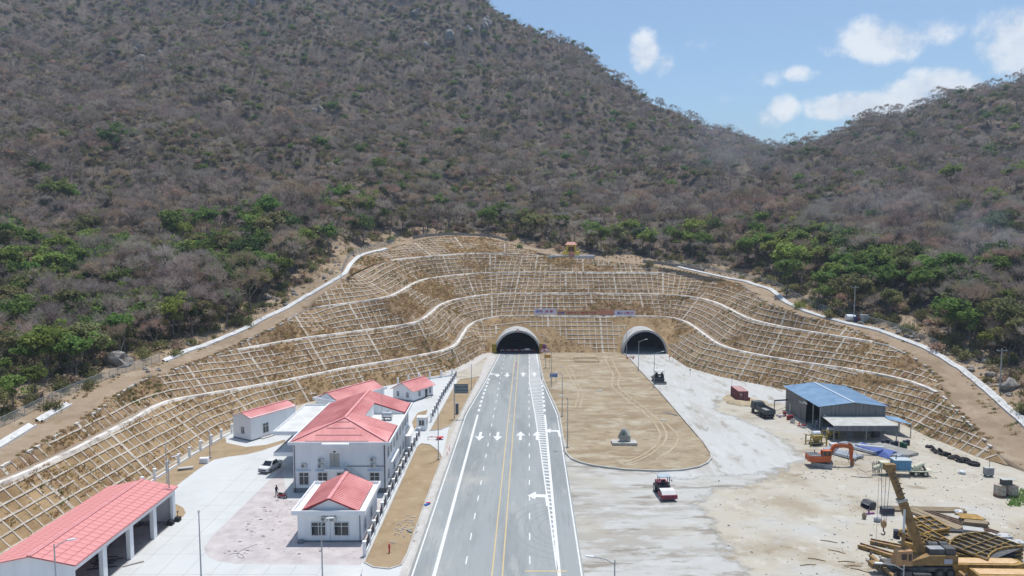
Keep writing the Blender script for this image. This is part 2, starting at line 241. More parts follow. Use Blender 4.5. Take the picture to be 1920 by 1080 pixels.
# ---------------------------------------------------------------- numpy noise
_PERM = np.random.default_rng(3).random((256, 256))
def vnoise(x, y):
    xi = np.floor(x).astype(int); yi = np.floor(y).astype(int); fx = x - xi; fy = y - yi
    fx = fx * fx * (3 - 2 * fx); fy = fy * fy * (3 - 2 * fy)
    g = lambda a, b: _PERM[a % 256, b % 256]
    return (g(xi, yi) * (1 - fx) + g(xi + 1, yi) * fx) * (1 - fy) + (g(xi, yi + 1) * (1 - fx) + g(xi + 1, yi + 1) * fx) * fy
def fbm(x, y, o=4):
    a, t, n = 1.0, 0.0, 0.0
    for k in range(o):
        t = t + a * vnoise(x * 2 ** k + 17.3 * k, y * 2 ** k + 9.1 * k); n += a; a *= .5
    return t / n
CURVES = {
 'A': [(-70.0,93.7,7.3),(-69.6,98.3,7.2),(-69.5,102.8,7.1),(-69.4,107.3,7.1),(-69.2,111.9,7.2),(-69.1,116.4,7.3),(-69.0,121.0,7.4),(-68.9,125.5,7.5),(-69.1,130.1,7.6),(-69.3,134.6,7.6),(-69.0,139.1,7.5),(-67.9,143.5,7.2),(-66.2,147.7,6.8),(-64.5,151.9,6.4),(-62.7,156.1,6.0),(-60.7,160.2,5.7),(-58.4,164.1,5.5),(-56.0,168.0,5.3),(-53.5,171.8,5.2),(-50.9,175.5,5.2),(-48.2,179.1,5.2),(-45.4,182.7,5.3),(-42.4,186.1,5.3),(-39.2,189.4,5.3),(-36.1,192.7,5.3),(-33.0,196.0,5.3),(-30.0,199.4,5.3),(-27.1,202.9,5.3),(-24.1,206.4,5.3),(-21.0,209.6,5.5),(-18.4,213.3,5.9),(-17.3,217.7,6.2),(-16.7,222.2,6.6),(-16.4,226.8,6.9),(-16.2,231.3,7.2),(-15.9,235.8,7.5),(-15.5,240.4,7.9),(-14.8,244.9,8.3),(-13.3,249.1,9.0),(-10.0,252.2,9.8),(-5.6,252.4,10.6),(-1.3,251.2,11.0),(3.1,250.0,11.2),(7.6,249.3,11.3),(12.1,249.0,11.3),(16.7,249.0,11.3),(21.2,249.1,11.2),(25.8,249.2,11.2),(30.3,249.3,11.2),(34.9,249.2,11.2),(39.4,249.0,11.2),(43.9,248.9,11.2),(48.5,249.2,11.1),(53.0,250.0,10.9),(57.5,249.5,10.5),(59.8,245.8,10.0),(60.6,241.4,9.7),(60.9,236.8,9.4),(61.1,232.3,9.1),(61.2,227.8,8.8),(61.2,223.2,8.5),(61.3,218.7,8.2),(61.4,214.1,7.9),(61.9,209.6,7.6),(63.1,205.2,7.3),(65.3,201.3,7.0),(68.1,197.7,6.8),(70.8,194.1,6.7),(73.4,190.4,6.7),(75.8,186.5,6.7),(78.3,182.7,6.9),(80.7,178.9,7.0),(82.9,174.8,7.3),(84.8,170.7,7.4),(86.7,166.6,7.6),(88.7,162.5,7.6),(90.2,158.2,7.5),(91.1,153.8,7.3),(92.1,149.4,6.7),(91.3,144.9,6.1),(90.3,140.5,5.3),(89.5,136.0,4.4),(88.9,131.5,3.2),(88.4,127.0,1.9),(88.0,122.5,0.2)],
 'B': [(-72.6,97.4,8.3),(-72.8,101.9,8.5),(-73.0,106.5,8.7),(-73.1,111.0,9.0),(-73.1,115.6,9.4),(-73.1,120.1,9.8),(-73.5,124.7,10.2),(-74.1,129.2,10.6),(-74.8,133.7,10.9),(-75.2,138.2,11.2),(-74.6,142.7,11.5),(-73.5,147.1,11.7),(-72.3,151.5,11.9),(-71.1,155.9,12.1),(-70.0,160.3,12.4),(-69.2,164.8,12.5),(-67.3,168.9,12.7),(-64.6,172.6,12.8),(-62.1,176.3,12.9),(-59.6,180.1,13.0),(-57.1,183.9,13.0),(-54.2,187.5,13.1),(-51.1,190.7,13.1),(-47.9,194.0,13.1),(-44.9,197.4,13.1),(-42.0,200.9,13.1),(-39.0,204.3,13.1),(-35.7,207.5,13.2),(-31.9,210.0,13.5),(-28.6,213.0,13.9),(-27.3,217.4,14.3),(-26.8,221.9,14.5),(-26.4,226.4,14.7),(-26.1,231.0,14.9),(-25.8,235.5,15.1),(-25.5,240.1,15.3),(-24.9,244.6,15.6),(-23.9,249.0,15.8),(-22.2,253.2,16.2),(-19.4,256.7,16.6),(-15.8,259.4,17.0),(-11.9,261.9,17.4),(-7.6,263.1,17.7),(-3.1,262.5,18.0),(1.3,261.4,18.2),(5.7,260.1,18.3),(10.1,259.1,18.4),(14.7,258.6,18.5),(19.2,258.5,18.5),(23.8,258.4,18.5),(28.3,258.4,18.5),(32.9,258.5,18.4),(37.4,258.6,18.4),(42.0,258.8,18.3),(46.5,259.1,18.3),(51.0,259.7,18.2),(55.5,259.6,18.0),(59.9,258.3,17.8),(64.0,256.4,17.6),(67.0,253.0,17.3),(68.8,248.8,17.1),(70.0,244.5,16.8),(70.5,239.9,16.6),(70.7,235.4,16.4),(70.6,230.8,16.2),(70.6,226.3,16.0),(70.6,221.7,15.8),(70.6,217.2,15.6),(70.9,212.6,15.3),(71.8,208.2,15.0),(74.0,204.3,14.6),(76.8,200.7,14.2),(79.5,197.0,14.0),(82.0,193.2,13.8),(84.4,189.4,13.7),(86.8,185.5,13.6),(89.1,181.6,13.6),(91.6,177.8,13.4),(93.8,173.8,13.0),(94.5,169.3,12.4),(95.1,164.8,11.6),(96.0,160.4,10.2),(95.6,155.9,8.8),(94.5,151.4,7.4)],
 'C': [(-70.1,167.4,12.3),(-68.3,171.5,13.3),(-66.5,175.7,14.2),(-64.4,179.6,15.3),(-62.1,183.6,16.4),(-60.8,187.9,17.3),(-60.2,192.3,18.0),(-59.8,196.8,18.5),(-58.5,201.1,19.1),(-54.4,202.7,19.8),(-50.5,205.0,20.1),(-47.2,208.1,20.3),(-43.8,211.0,20.6),(-39.9,213.3,21.1),(-37.2,216.8,21.5),(-36.2,221.2,21.9),(-35.7,225.7,22.1),(-35.5,230.2,22.3),(-35.2,234.7,22.5),(-35.0,239.2,22.6),(-34.8,243.7,22.8),(-34.3,248.2,23.0),(-33.7,252.7,23.2),(-32.7,257.1,23.5),(-30.8,261.2,23.8),(-27.5,264.2,24.1),(-23.7,266.7,24.4),(-19.9,269.0,24.7),(-15.9,271.2,24.9),(-11.9,273.2,25.1),(-7.4,273.7,25.2),(-3.0,272.7,25.4),(1.4,271.6,25.5),(5.8,270.9,25.6),(10.3,270.2,25.6),(14.7,269.3,25.7),(19.2,268.5,25.7),(23.7,268.0,25.7),(28.2,267.8,25.7),(32.7,267.7,25.6),(37.2,267.9,25.6),(41.7,268.2,25.6),(46.2,268.5,25.6),(50.7,268.8,25.5),(55.2,269.3,25.5),(59.6,270.3,25.4),(64.1,270.5,25.3),(67.7,267.8,25.0),(70.9,264.6,24.7),(74.0,261.3,24.3),(75.9,257.3,23.9),(77.6,253.1,23.5),(79.3,248.9,23.0),(80.0,244.4,22.5),(79.8,239.9,22.1),(79.4,235.4,21.8),(78.8,230.9,21.5),(78.2,226.5,21.2),(77.5,222.0,20.9),(77.1,217.5,20.5),(76.9,213.0,20.0),(77.4,208.5,19.4),(79.2,204.4,18.5),(81.6,200.5,17.7),(84.5,197.1,16.9),(87.4,193.6,16.2),(89.9,189.9,15.6),(91.3,185.6,14.9),(92.7,181.3,14.1),(94.1,177.0,13.2)],
 'D': [(-59.0,200.5,19.0),(-57.4,205.4,21.5),(-55.2,209.8,23.9),(-52.5,214.2,25.6),(-51.0,219.0,26.8),(-50.0,224.0,27.7),(-49.2,229.1,28.4),(-48.5,234.2,28.9),(-47.8,239.2,29.4),(-46.9,244.2,29.9),(-45.8,249.2,30.2),(-44.3,254.1,30.6),(-42.2,258.7,30.9),(-39.3,262.9,31.2),(-35.8,266.6,31.4),(-31.9,269.9,31.7),(-28.0,273.2,31.9),(-23.9,276.4,32.1),(-19.6,279.0,32.3),(-14.9,281.0,32.4),(-9.9,282.3,32.4),(-4.9,283.0,32.4),(0.2,282.9,32.3),(5.3,282.3,32.1),(10.3,281.1,31.8),(15.2,279.7,31.5),(20.1,278.2,31.2),(25.0,276.9,30.7),(30.0,275.8,30.3),(35.0,275.1,29.8),(40.1,274.7,29.2),(45.2,274.4,28.7),(50.3,274.0,28.1),(55.4,273.2,27.5),(60.3,271.8,26.9),(64.8,269.6,26.2),(68.4,265.9,25.5),(71.9,262.2,24.8),(75.4,258.5,24.1)],
 'E': [(-50.2,217.0,27.4),(-52.3,233.0,29.7),(-53.0,250.0,32.6),(-50.4,260.0,33.6),(-47.3,268.0,34.3),(-41.9,277.0,35.9),(-37.3,285.0,37.5),(-31.9,291.0,38.5),(-26.7,295.0,39.1),(-18.0,297.0,38.9),(-9.7,297.0,38.4),(-2.2,294.0,36.2),(4.4,290.0,34.1),(10.8,284.0,32.6)],
 'T': [(-66.0,20.0,0.0),(-64.0,50.0,0.0),(-63.0,80.0,0.0),(-62.0,115.0,0.0),(-60.5,143.0,0.0),(-56.0,158.0,0.0),(-49.0,170.0,0.0),(-40.0,181.0,0.0),(-32.0,189.0,0.0),(-20.6,202.0,0.0),(-17.0,208.0,0.0),(-14.0,218.0,0.0),(-11.0,230.0,0.0),(-8.5,238.0,0.0),(10.0,238.0,0.0),(30.0,238.0,0.0),(52.5,237.0,0.0),(52.8,228.0,0.0),(53.5,213.0,0.0),(59.0,199.0,0.0),(66.0,190.0,0.0),(71.6,182.0,0.0),(79.0,165.0,0.0),(84.5,148.6,0.0),(84.6,140.0,0.0),(85.5,134.6,0.0),(85.8,128.6,0.0),(87.0,124.9,0.0)],
 'R': [(-72.0,15.0,7.5),(-72.0,19.5,7.5),(-72.0,24.0,7.6),(-72.0,28.5,7.6),(-72.0,33.1,7.7),(-72.0,37.6,7.7),(-72.0,42.1,7.7),(-72.0,46.6,7.8),(-72.0,51.1,7.8),(-72.0,55.6,7.8),(-72.0,60.2,7.9),(-72.0,64.7,7.9),(-72.0,69.2,7.9),(-72.0,73.7,8.0),(-72.0,78.2,8.0),(-72.1,82.7,8.1),(-72.3,87.2,8.1),(-72.4,91.7,8.2),(-72.6,96.3,8.3),(-72.8,100.8,8.5),(-72.9,105.3,8.7),(-73.0,109.8,9.0),(-73.1,114.3,9.3),(-73.2,118.8,9.6),(-73.4,123.3,10.0),(-73.9,127.8,10.4),(-74.6,132.3,10.8),(-75.0,136.8,11.1),(-74.8,141.3,11.4),(-73.8,145.7,11.6),(-72.7,150.1,11.8),(-71.5,154.4,12.1),(-70.4,158.8,12.3),(-69.7,163.2,12.5),(-69.2,167.7,12.8),(-68.0,172.1,13.5),(-66.2,176.2,14.4),(-64.0,180.2,15.4),(-62.1,184.2,16.5),(-60.8,188.6,17.4),(-60.1,193.0,18.1),(-59.5,197.5,19.0),(-58.4,201.9,20.4),(-57.0,206.2,22.2),(-54.9,210.2,24.0),(-52.7,214.1,25.6),(-51.0,218.3,27.2),(-51.0,222.8,28.2),(-51.6,227.3,28.9),(-52.1,231.7,29.5),(-52.4,236.3,30.2),(-52.6,240.8,31.0),(-52.8,245.3,31.8),(-52.7,249.8,32.4),(-51.9,254.2,33.0),(-50.7,258.6,33.4),(-49.2,262.9,33.8),(-47.5,267.0,34.3),(-45.4,271.0,34.9),(-43.1,274.9,35.6),(-40.9,278.8,36.3),(-38.5,282.7,37.0),(-35.9,286.4,37.7),(-32.9,289.7,38.3),(-29.5,292.7,38.7),(-25.6,294.9,39.0),(-21.3,296.2,38.9),(-16.8,296.8,38.8),(-12.3,296.8,38.5),(-7.9,296.1,37.8),(-3.6,294.5,36.6),(0.4,292.4,35.4),(4.1,289.9,34.3),(7.6,287.0,33.4),(10.9,283.9,32.6),(14.4,281.0,31.9),(18.3,278.9,31.3),(22.6,277.5,30.9),(27.0,276.5,30.5),(31.5,275.7,30.1),(35.9,275.1,29.7),(40.4,274.7,29.2),(44.9,274.4,28.7),(49.4,274.0,28.2),(53.9,273.4,27.7),(58.3,272.3,27.1),(62.5,270.6,26.5),(66.0,267.9,25.9),(69.0,264.5,25.3),(71.9,261.0,24.7),(74.7,257.5,24.2),(77.2,253.7,23.6),(78.9,249.5,23.1),(79.7,245.1,22.6),(79.8,240.6,22.2),(79.4,236.1,21.9),(78.9,231.6,21.6),(78.3,227.2,21.3),(77.7,222.7,20.9),(77.2,218.2,20.6),(77.1,213.7,20.1),(77.6,209.2,19.4),(79.1,205.0,18.6),(81.4,201.1,17.8),(84.1,197.5,17.0),(87.0,194.0,16.3),(89.4,190.2,15.6),(91.2,186.1,15.0),(92.5,181.8,14.2),(93.5,177.4,13.5),(94.1,172.9,12.9),(94.6,168.4,12.2),(95.3,163.9,11.2),(95.7,159.4,9.9),(95.2,155.0,8.5),(93.9,150.6,7.3),(92.3,146.4,6.4),(90.8,142.2,5.6),(89.9,137.8,4.7),(89.1,133.3,3.7),(88.6,128.8,2.4),(88.4,124.3,1.0),(88.9,119.8,0.4),(90.1,115.5,0.3),(91.7,111.3,0.2),(93.6,107.2,0.1),(95.5,103.1,0.0),(97.5,99.0,0.0),(99.5,95.0,0.0),(101.3,90.9,0.0),(102.6,86.5,0.0),(103.6,82.1,0.0),(104.5,77.7,0.0),(105.3,73.3,0.0),(106.2,68.8,0.0),(107.1,64.4,0.0),(107.9,60.0,0.0),(108.4,55.5,0.0),(108.8,51.0,0.0),(109.2,46.5,0.0),(109.6,42.0,0.0),(110.0,37.5,0.0),(110.4,33.0,0.0),(110.8,28.5,0.0),(111.2,24.0,0.0),(111.6,19.5,0.0),(112.0,15.0,0.0)]}
# ================================================================ TERRAIN
RIM = np.array(CURVES['R'])
def near_xy(Q, C, chunk=6000):
    """signed distance (uphill side positive) from points Q to a 3D polyline C, and the height of the nearest point"""
    Q = np.atleast_2d(Q); a = C[:-1]; b = C[1:]; d = (b - a)[:, :2]; l2 = (d * d).sum(1) + 1e-9
    D = np.empty(len(Q)); Z = np.empty(len(Q)); I = np.empty(len(Q))
    for s in range(0, len(Q), chunk):
        q = Q[s:s + chunk]; e = q[:, None, :2] - a[None, :, :2]; w = np.clip((e * d).sum(2) / l2, 0, 1)
        r = e - w[..., None] * d; dd = np.hypot(r[..., 0], r[..., 1]); i = dd.argmin(1); k = np.arange(len(q))
        cr = d[i, 0] * e[k, i, 1] - d[i, 1] * e[k, i, 0]
        D[s:s + chunk] = np.where(cr >= 0, 1, -1) * dd[k, i]; Z[s:s + chunk] = a[i, 2] + w[k, i] * (b[i, 2] - a[i, 2]); I[s:s + chunk] = i + w[k, i]
    return D, Z, I
def normals2(C):
    t = np.gradient(C[:, :2], axis=0)
    k = np.array([1, 2, 3, 2, 1]) / 9.
    t = np.c_[np.convolve(np.pad(t[:, 0], 2, mode='edge'), k, 'valid'), np.convolve(np.pad(t[:, 1], 2, mode='edge'), k, 'valid')]
    t /= np.hypot(t[:, 0], t[:, 1])[:, None] + 1e-9
    return np.c_[-t[:, 1], t[:, 0]]
def RP(px, py, Y):
    r = np.array(ray(px, py)); return np.array([0, 0, CAM_H]) + r * (Y / r[1])
_ctl = []
_rn = normals2(RIM)
for i in range(0, len(RIM), 3):
    _ctl.append(RIM[i])
    q = RIM[i] + np.r_[_rn[i] * 14, 2.0]
    if near_xy(q[None, :2], RIM)[0][0] > 11: _ctl.append(q)
# slope of the mountain: pixel of the photograph and distance north of the camera
for a in [(300,600,185),(300,500,235),(300,400,290),(300,300,360),(300,200,455),(300,100,570),(300,0,680),(300,-150,800),
          (60,700,150),(0,600,180),(0,480,240),(0,360,310),(0,240,400),(0,120,520),(0,0,640),(0,-180,790),(-300,500,210),(-300,200,420),(-300,-150,760),
          (150,250,400),(150,330,330),(620,430,265),(600,350,330),(600,250,420),(600,150,530),(600,50,640),(600,-80,790),
          (760,420,305),(760,330,385),(760,220,500),(760,100,640),(800,-10,760),(880,-2,775),(960,425,325),(960,350,400),(960,250,510),(960,150,630),(940,30,760),
          (1000,66,752),(1100,128,735),(1200,190,715),(1300,233,700),(1400,260,700),(1475,272,705),(1560,252,715),(1700,212,690),(1830,180,670),(1920,186,650),(2150,170,640),
          (1100,420,330),(1100,330,440),(1100,230,580),(1250,460,310),(1250,380,400),(1250,300,540),(1400,470,285),(1400,400,370),(1400,330,520),(1480,300,620),
          (1560,500,250),(1560,420,330),(1560,330,470),(1700,560,200),(1700,480,260),(1700,400,340),(1700,300,470),(1850,600,180),(1850,500,240),(1850,400,320),(1850,300,430),(1850,220,540),
          (2100,560,190),(2100,400,300),(2100,250,450),(1920,760,130),(2000,700,140)]:
    _ctl.append(RP(*a))
_ridge = [(940,-5,765),(1000,66,752),(1100,128,735),(1200,190,715),(1300,233,700),(1400,260,700),(1475,272,705),(1560,252,715),(1700,212,690),(1830,180,670),(1920,186,650),(2150,170,640)]
for a in _ridge:
    p = RP(*a); _ctl.append(np.array([p[0] * 1.22, p[1] * 1.22, p[2] * .62]))
for p in [(-700, 1050, 260), (-350, 1080, 300), (0, 1050, 260), (-420, 800, 330), (700, 300, 60), (620, 100, 30), (-500, 120, 110), (-420, 40, 60), (-160, 30, 18), (-160, 90, 30), (200, 30, 6), (200, 90, 18), (420, 60, 20)]:
    _ctl.append(np.array(p, float))
_ctl = np.array(_ctl); _S = 100.0
def _phi(r2): return np.where(r2 > 1e-12, .5 * r2 * np.log(r2 + 1e-12), 0)
_cx = _ctl[:, :2] / _S; _n = len(_cx)
_A = np.zeros((_n + 3, _n + 3)); _A[:_n, :_n] = _phi(((_cx[:, None] - _cx[None]) ** 2).sum(2)) + np.eye(_n) * .004
_A[:_n, _n] = 1; _A[:_n, _n + 1:] = _cx; _A[_n:, :_n] = _A[:_n, _n:].T
_W = np.linalg.solve(_A, np.r_[_ctl[:, 2], 0, 0, 0])
def rbf(Q):
    out = np.empty(len(Q))
    for s in range(0, len(Q), 4000):
        q = Q[s:s + 4000] / _S
        out[s:s + 4000] = _phi(((q[:, None] - _cx[None]) ** 2).sum(2)) @ _W[:_n] + _W[_n] + q @ _W[_n + 1:]
    return out
def sstep(x, a, b):
    t = np.clip((x - a) / (b - a), 0, 1); return t * t * (3 - 2 * t)
def terrain(Q):
    """ground height of the natural hillside (outside the rim of the cut)"""
    Q = np.atleast_2d(np.asarray(Q, float))[:, :2]; sd, rz, _ = near_xy(Q, RIM)
    base = rbf(Q); far = sstep(sd, 12, 120)
    rough = (fbm(Q[:, 0] / 75, Q[:, 1] / 75, 3) - .5) * 52 * far + (fbm(Q[:, 0] / 22 + 40, Q[:, 1] / 22, 4) - .5) * 13 * sstep(sd, 8, 40) * np.clip(.5 + .5 * far, 0, 1) + (fbm(Q[:, 0] / 5, Q[:, 1] / 5, 3) - .5) * 1.5 * sstep(sd, 5, 16)
    near = rz + .08 * np.maximum(sd, 0)
    z = near + (base - near) * sstep(sd, 3, 16) + rough
    return np.where(sd < 0, rz - 1.0 + 3.0 * sd, z), sd
def hit(px, py, y0=60.0, y1=900.0, step=1.0):
    """where the sight line through a pixel meets the hillside"""
    r = np.array(ray(px, py)); Y = np.arange(y0, y1, step); P = np.array([0, 0, CAM_H]) + r[None] * (Y / r[1])[:, None]
    z, sd = terrain(P); ok = (sd > -.5) & (P[:, 2] <= z)
    i = int(np.argmax(ok)) if ok.any() else len(Y) - 1
    return Vector((P[i, 0], P[i, 1], z[i]))
def zt(x, y): return float(terrain(np.array([[x, y]]))[0][0])
m_hill = mat('hill_soil', (.075, .062, .052), (.16, .125, .09), .05, .95, .6, 10, c3=(.105, .086, .069), bscale=1.2)
def grid_mesh(name, xs, ys, zf, m):
    X, Y = np.meshgrid(xs, ys); Q = np.c_[X.ravel(), Y.ravel()]; z = zf(Q); nx, ny = len(xs), len(ys)
    i = np.arange(nx * ny).reshape(ny, nx); Fq = np.stack([i[:-1, :-1], i[:-1, 1:], i[1:, 1:], i[1:, :-1]], -1).reshape(-1, 4)
    me = bpy.data.meshes.new(name); V = np.c_[Q, z]
    me.vertices.add(len(V)); me.vertices.foreach_set('co', V.ravel()); me.loops.add(Fq.size); me.loops.foreach_set('vertex_index', Fq.ravel())
    me.polygons.add(len(Fq)); me.polygons.foreach_set('loop_start', np.arange(0, Fq.size, 4)); me.polygons.foreach_set('use_smooth', np.ones(len(Fq), bool)); me.update(calc_edges=True)
    me.materials.append(m); return link(name, me)
def hill_z(Q):
    z, sd = terrain(Q); z = z - .7 * (sd < 16) * (sd > 0)
    return np.maximum(z, -3.0)
def stretch_axis(a, b, c, d, fine, coarse):
    return np.unique(np.r_[np.arange(a, b, coarse), np.arange(b, c, fine), np.arange(c, d + 1, coarse)])
hillside = grid_mesh('hillside', stretch_axis(-760, -200, 200, 960, 3.6, 8), stretch_axis(10, 60, 330, 1080, 3.6, 7), hill_z, m_hill)
tag(hillside, 'dry wooded mountain slope rising behind the cut', kind='structure')
# apron along the rim of the cut: the dirt track that follows it
m_track = ground_mat('track_soil', (.30, .225, .155), [((.225, .165, .11), .12, .45, .62, (1, 1, 1), .8), ((.36, .29, .215), .2, .52, .66, (1, 1, 1), .7), ((.2, .155, .085), .4, .55, .66, (1, 1, 1), .6)], bump=.6, bscale=2.5)
def strip_mesh(name, rows, m, parent=None, smooth=True):
    rows = [np.asarray(r) for r in rows]; n = len(rows[0]); V = np.vstack(rows)
    Fs = [(k * n + i, k * n + i + 1, (k + 1) * n + i + 1, (k + 1) * n + i) for k in range(len(rows) - 1) for i in range(n - 1)]
    return obj(name, V, Fs, m, parent, smooth)
def resample3(P, d):
    P = np.asarray(P, float); Lc = np.r_[0, np.cumsum(np.hypot(*np.diff(P[:, :2], axis=0).T))]; n = max(2, int(round(Lc[-1] / d)) + 1); t = np.linspace(0, Lc[-1], n)
    return np.c_[np.interp(t, Lc, P[:, 0]), np.interp(t, Lc, P[:, 1]), np.interp(t, Lc, P[:, 2])]
RF = resample3(RIM, 1.5)
def smooth3(P, s):
    k = np.exp(-.5 * (np.arange(-12, 13) / s) ** 2); k /= k.sum(); return np.c_[[np.convolve(np.pad(P[:, i], 12, mode='reflect', reflect_type='odd'), k, 'valid') for i in range(P.shape[1])]].T
RFn = smooth3(normals2(RF), 5); RFn /= np.hypot(RFn[:, 0], RFn[:, 1])[:, None]
_rows = []
for o in (0, .8, 1.6, 2.6, 3.6, 4.6, 6, 8, 10.5, 13.5, 17, 21):
    q = RF[:, :2] + RFn * o; z, sd = terrain(q)
    if o == 0: z = RF[:, 2] - .03
    elif o == 21: z = z - 1.6
    else: z = np.where(sd > .2, z, RF[:, 2] - .05) + .05 * (np.sin(q[:, 0] * 1.3) * np.sin(q[:, 1] * 1.1))
    _rows.append(np.c_[q, z])
_rows.insert(0, np.c_[RF[:, :2] + RFn * .12, RF[:, 2] - 1.8])
tag(strip_mesh('dirt_track', _rows, m_track), 'pale dirt track along the rim of the cut slope', kind='structure')
# ================================================================ CUT SLOPE, tier by tier
def make_soil(name, c):
    return mat(name, c[0], c[1], .22, .97, .8, 10, c3=c[2], bscale=2.2)
m_tier = [make_soil('tier_soil_low', ((.215, .14, .072), (.385, .265, .148), (.3, .203, .108))), make_soil('tier_soil_mid', ((.185, .12, .07), (.355, .24, .135), (.272, .182, .102)))]
m_beam = mat('lattice_concrete', (.39, .335, .27), (.56, .5, .425), .9, .9, .2)
m_drain = mat('drain_concrete', (.3, .255, .21), (.66, .61, .55), .45, .9, .3, lo=.3, hi=.5)
m_drain_dark = mat('drain_dark_concrete', (.2, .18, .16), (.32, .29, .26), .5, .9)  # darker grey concrete of the gutter behind the white kerb
TUN = [(1.95, 7.45, 7.3, 236.2), (45.0, 7.1, 7.5, 235.8)]      # centre x, half width, height, y of the mouth
def in_tunnel(P, grow):
    return np.any([((P[:, 0] - c) / (w + grow)) ** 2 + (np.maximum(P[:, 2], 0) / (h + grow)) ** 2 < 1 for (c, w, h, y) in TUN], axis=0) & (P[:, 1] > 234) & (P[:, 1] < 262)
def mono_param(U, Lo):
    _, _, I = near_xy(U[:, :2], Lo); I = np.maximum.accumulate(I)
    k = np.exp(-.5 * (np.arange(-8, 9) / 3.) ** 2); k /= k.sum(); I = np.convolve(np.pad(I, 8, mode='edge'), k, 'valid')
    return np.clip(I, 0, len(Lo) - 1)
def at_param(C, I):
    i = np.minimum(I.astype(int), len(C) - 2); w = (I - i)[:, None]; return C[i] * (1 - w) + C[i + 1] * w
class Tier:
    def __init__(s, name, lo, up, m, label, bare_seed):
        s.up = resample3(up, 1.0); s.lo = at_param(lo, mono_param(s.up, lo)); s.lo = smooth3(s.lo, 1.5); s.lo[:, 2] = np.minimum(s.lo[:, 2], s.up[:, 2]); s.seed = bare_seed
        s.len = np.linalg.norm(s.up - s.lo, axis=1); s.nv = max(4, int(s.len.max() / .75))
        rows = [s.pt(np.arange(len(s.up)), np.full(len(s.up), k / s.nv)) for k in range(s.nv + 1)]
        V = np.vstack(rows); n = len(s.up); Fs = []
        bad = in_tunnel(V, .35)
        for k in range(s.nv):
            for i in range(n - 1):
                q = (k * n + i, k * n + i + 1, (k + 1) * n + i + 1, (k + 1) * n + i)
                if not (bad[q[0]] and bad[q[1]] and bad[q[2]] and bad[q[3]]) and not (bad[list(q)].any() and in_tunnel(V[list(q)].mean(0)[None], .35)[0]): Fs.append(q)
        s.o = obj(name, V, Fs, m, None, True); tag(s.o, label, kind='structure')
    def pt(s, i, v):
        i = np.asarray(i, float); v = np.asarray(v, float); lo = at_param(s.lo, i); up = at_param(s.up, i)
        p = lo + (up - lo) * v[:, None]; bump = (fbm(p[:, 0] / 3.1 + s.seed, p[:, 1] / 3.1 + p[:, 2], 3) - .5) * .28 * np.sin(np.pi * np.clip(v, 0, 1)) ** .5
        p[:, 2] += bump; return p
    def normal(s, i):
        i = int(min(max(i, 1), len(s.up) - 2)); t = s.up[i + 1] - s.up[i - 1] + s.lo[i + 1] - s.lo[i - 1]; u = s.up[i] - s.lo[i]
        n = np.cross(t, u); n = n / (np.linalg.norm(n) + 1e-9); return n if n[2] > 0 else -n
cT, cA, cB, cC, cD, cE = [np.array(CURVES[k]) for k in 'TABCDE']
cA = np.vstack([[(-71.5, 15, 7.0), (-71.2, 40, 7.0), (-71, 65, 7.1), (-70.6, 82, 7.2)], cA]); cB = np.vstack([[(-73, 15, 8.2), (-72.9, 40, 8.2), (-72.8, 65, 8.3), (-72.6, 84, 8.4)], cB])
def inner(C, d=2.0):
    C = resample3(C, 1.0); n = smooth3(normals2(C), 3); n /= np.hypot(n[:, 0], n[:, 1])[:, None]; C = C.copy(); C[:, :2] += n * d; return smooth3(C, 1.2)
m_low, m_mid = m_tier
T1 = Tier('cut_slope', resample3(cT, 1), cA, m_low, 'lowest tier of the terraced cut slope', 1.0)
T2 = Tier('cut_slope', inner(cA), cB, m_mid, 'second tier of the terraced cut slope above the tunnels', 2.0)
T3 = Tier('cut_slope', inner(cB), cC, m_mid, 'third tier of the terraced cut slope', 3.0)
T4 = Tier('cut_slope', inner(cC), cD, m_mid, 'fourth tier of the terraced cut slope', 4.0)
T5 = Tier('cut_slope', inner(cD[(cD[:, 0] < 14)], 1.0), cE, m_mid, 'topmost small tier of the terraced cut slope', 5.0)
TIERS = [T1, T2, T3, T4, T5]
# ledges between the tiers, with a white drain kerb on each outer edge
for C, a, b in ((cA, None, None), (cB, None, None), (cC, None, None), (cD, -45, 14)):
    P = resample3(C, 1.0)
    if a is not None: P = P[(P[:, 0] > a) & (P[:, 0] < b)]
    n = smooth3(normals2(P), 3); n /= np.hypot(n[:, 0], n[:, 1])[:, None]
    off = lambda d, h: np.c_[P[:, :2] + n * d, P[:, 2] + h]
    led = strip_mesh('slope_ledge', [off(-.15, -.12), off(.1, -.02), off(1.3, -.05), off(2.3, .0)], m_track); tag(led, 'narrow ledge between two tiers of the cut slope', kind='structure')
    P = P[3:-3]; n = n[3:-3]
    far = near_xy(P, RIM)[0] < -1.6; runs = []; cur = []
    for i in range(len(P)):
        if far[i]: cur.append(i)
        if (not far[i] or i == len(P) - 1) and cur: runs.append(cur); cur = []
    for run in runs:
        if len(run) < 4: continue
        jit = (fbm(P[run][:, 0] / 2.0, P[run][:, 1] / 2.0, 3) - .5); o_ = lambda d, h: off(d, h)[run]
        a_ = o_(-.1, .17); a_[:, :2] += n[run] * (jit * .5)[:, None]; b_ = o_(.62, .2); b_[:, :2] += n[run] * (jit * .3)[:, None]; b_[:, 2] += jit * .12
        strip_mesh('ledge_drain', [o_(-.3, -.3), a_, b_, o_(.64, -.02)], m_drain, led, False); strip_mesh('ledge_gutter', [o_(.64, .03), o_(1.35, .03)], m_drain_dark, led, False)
    rk = random.Random(len(P))
    for i in range(2, len(P) - 2):            # loose kerb stones where the curve is the rim itself
        if not far[i] and rk.random() < .42: t_ = P[i + 1] - P[i - 1]; MB().box(P[i] + np.array([0, 0, .05]), (rk.uniform(.7, 1.3), .42, .3), math.atan2(t_[1], t_[0]) + rk.uniform(-.1, .1)).build('kerb_stone', m_drain, led)
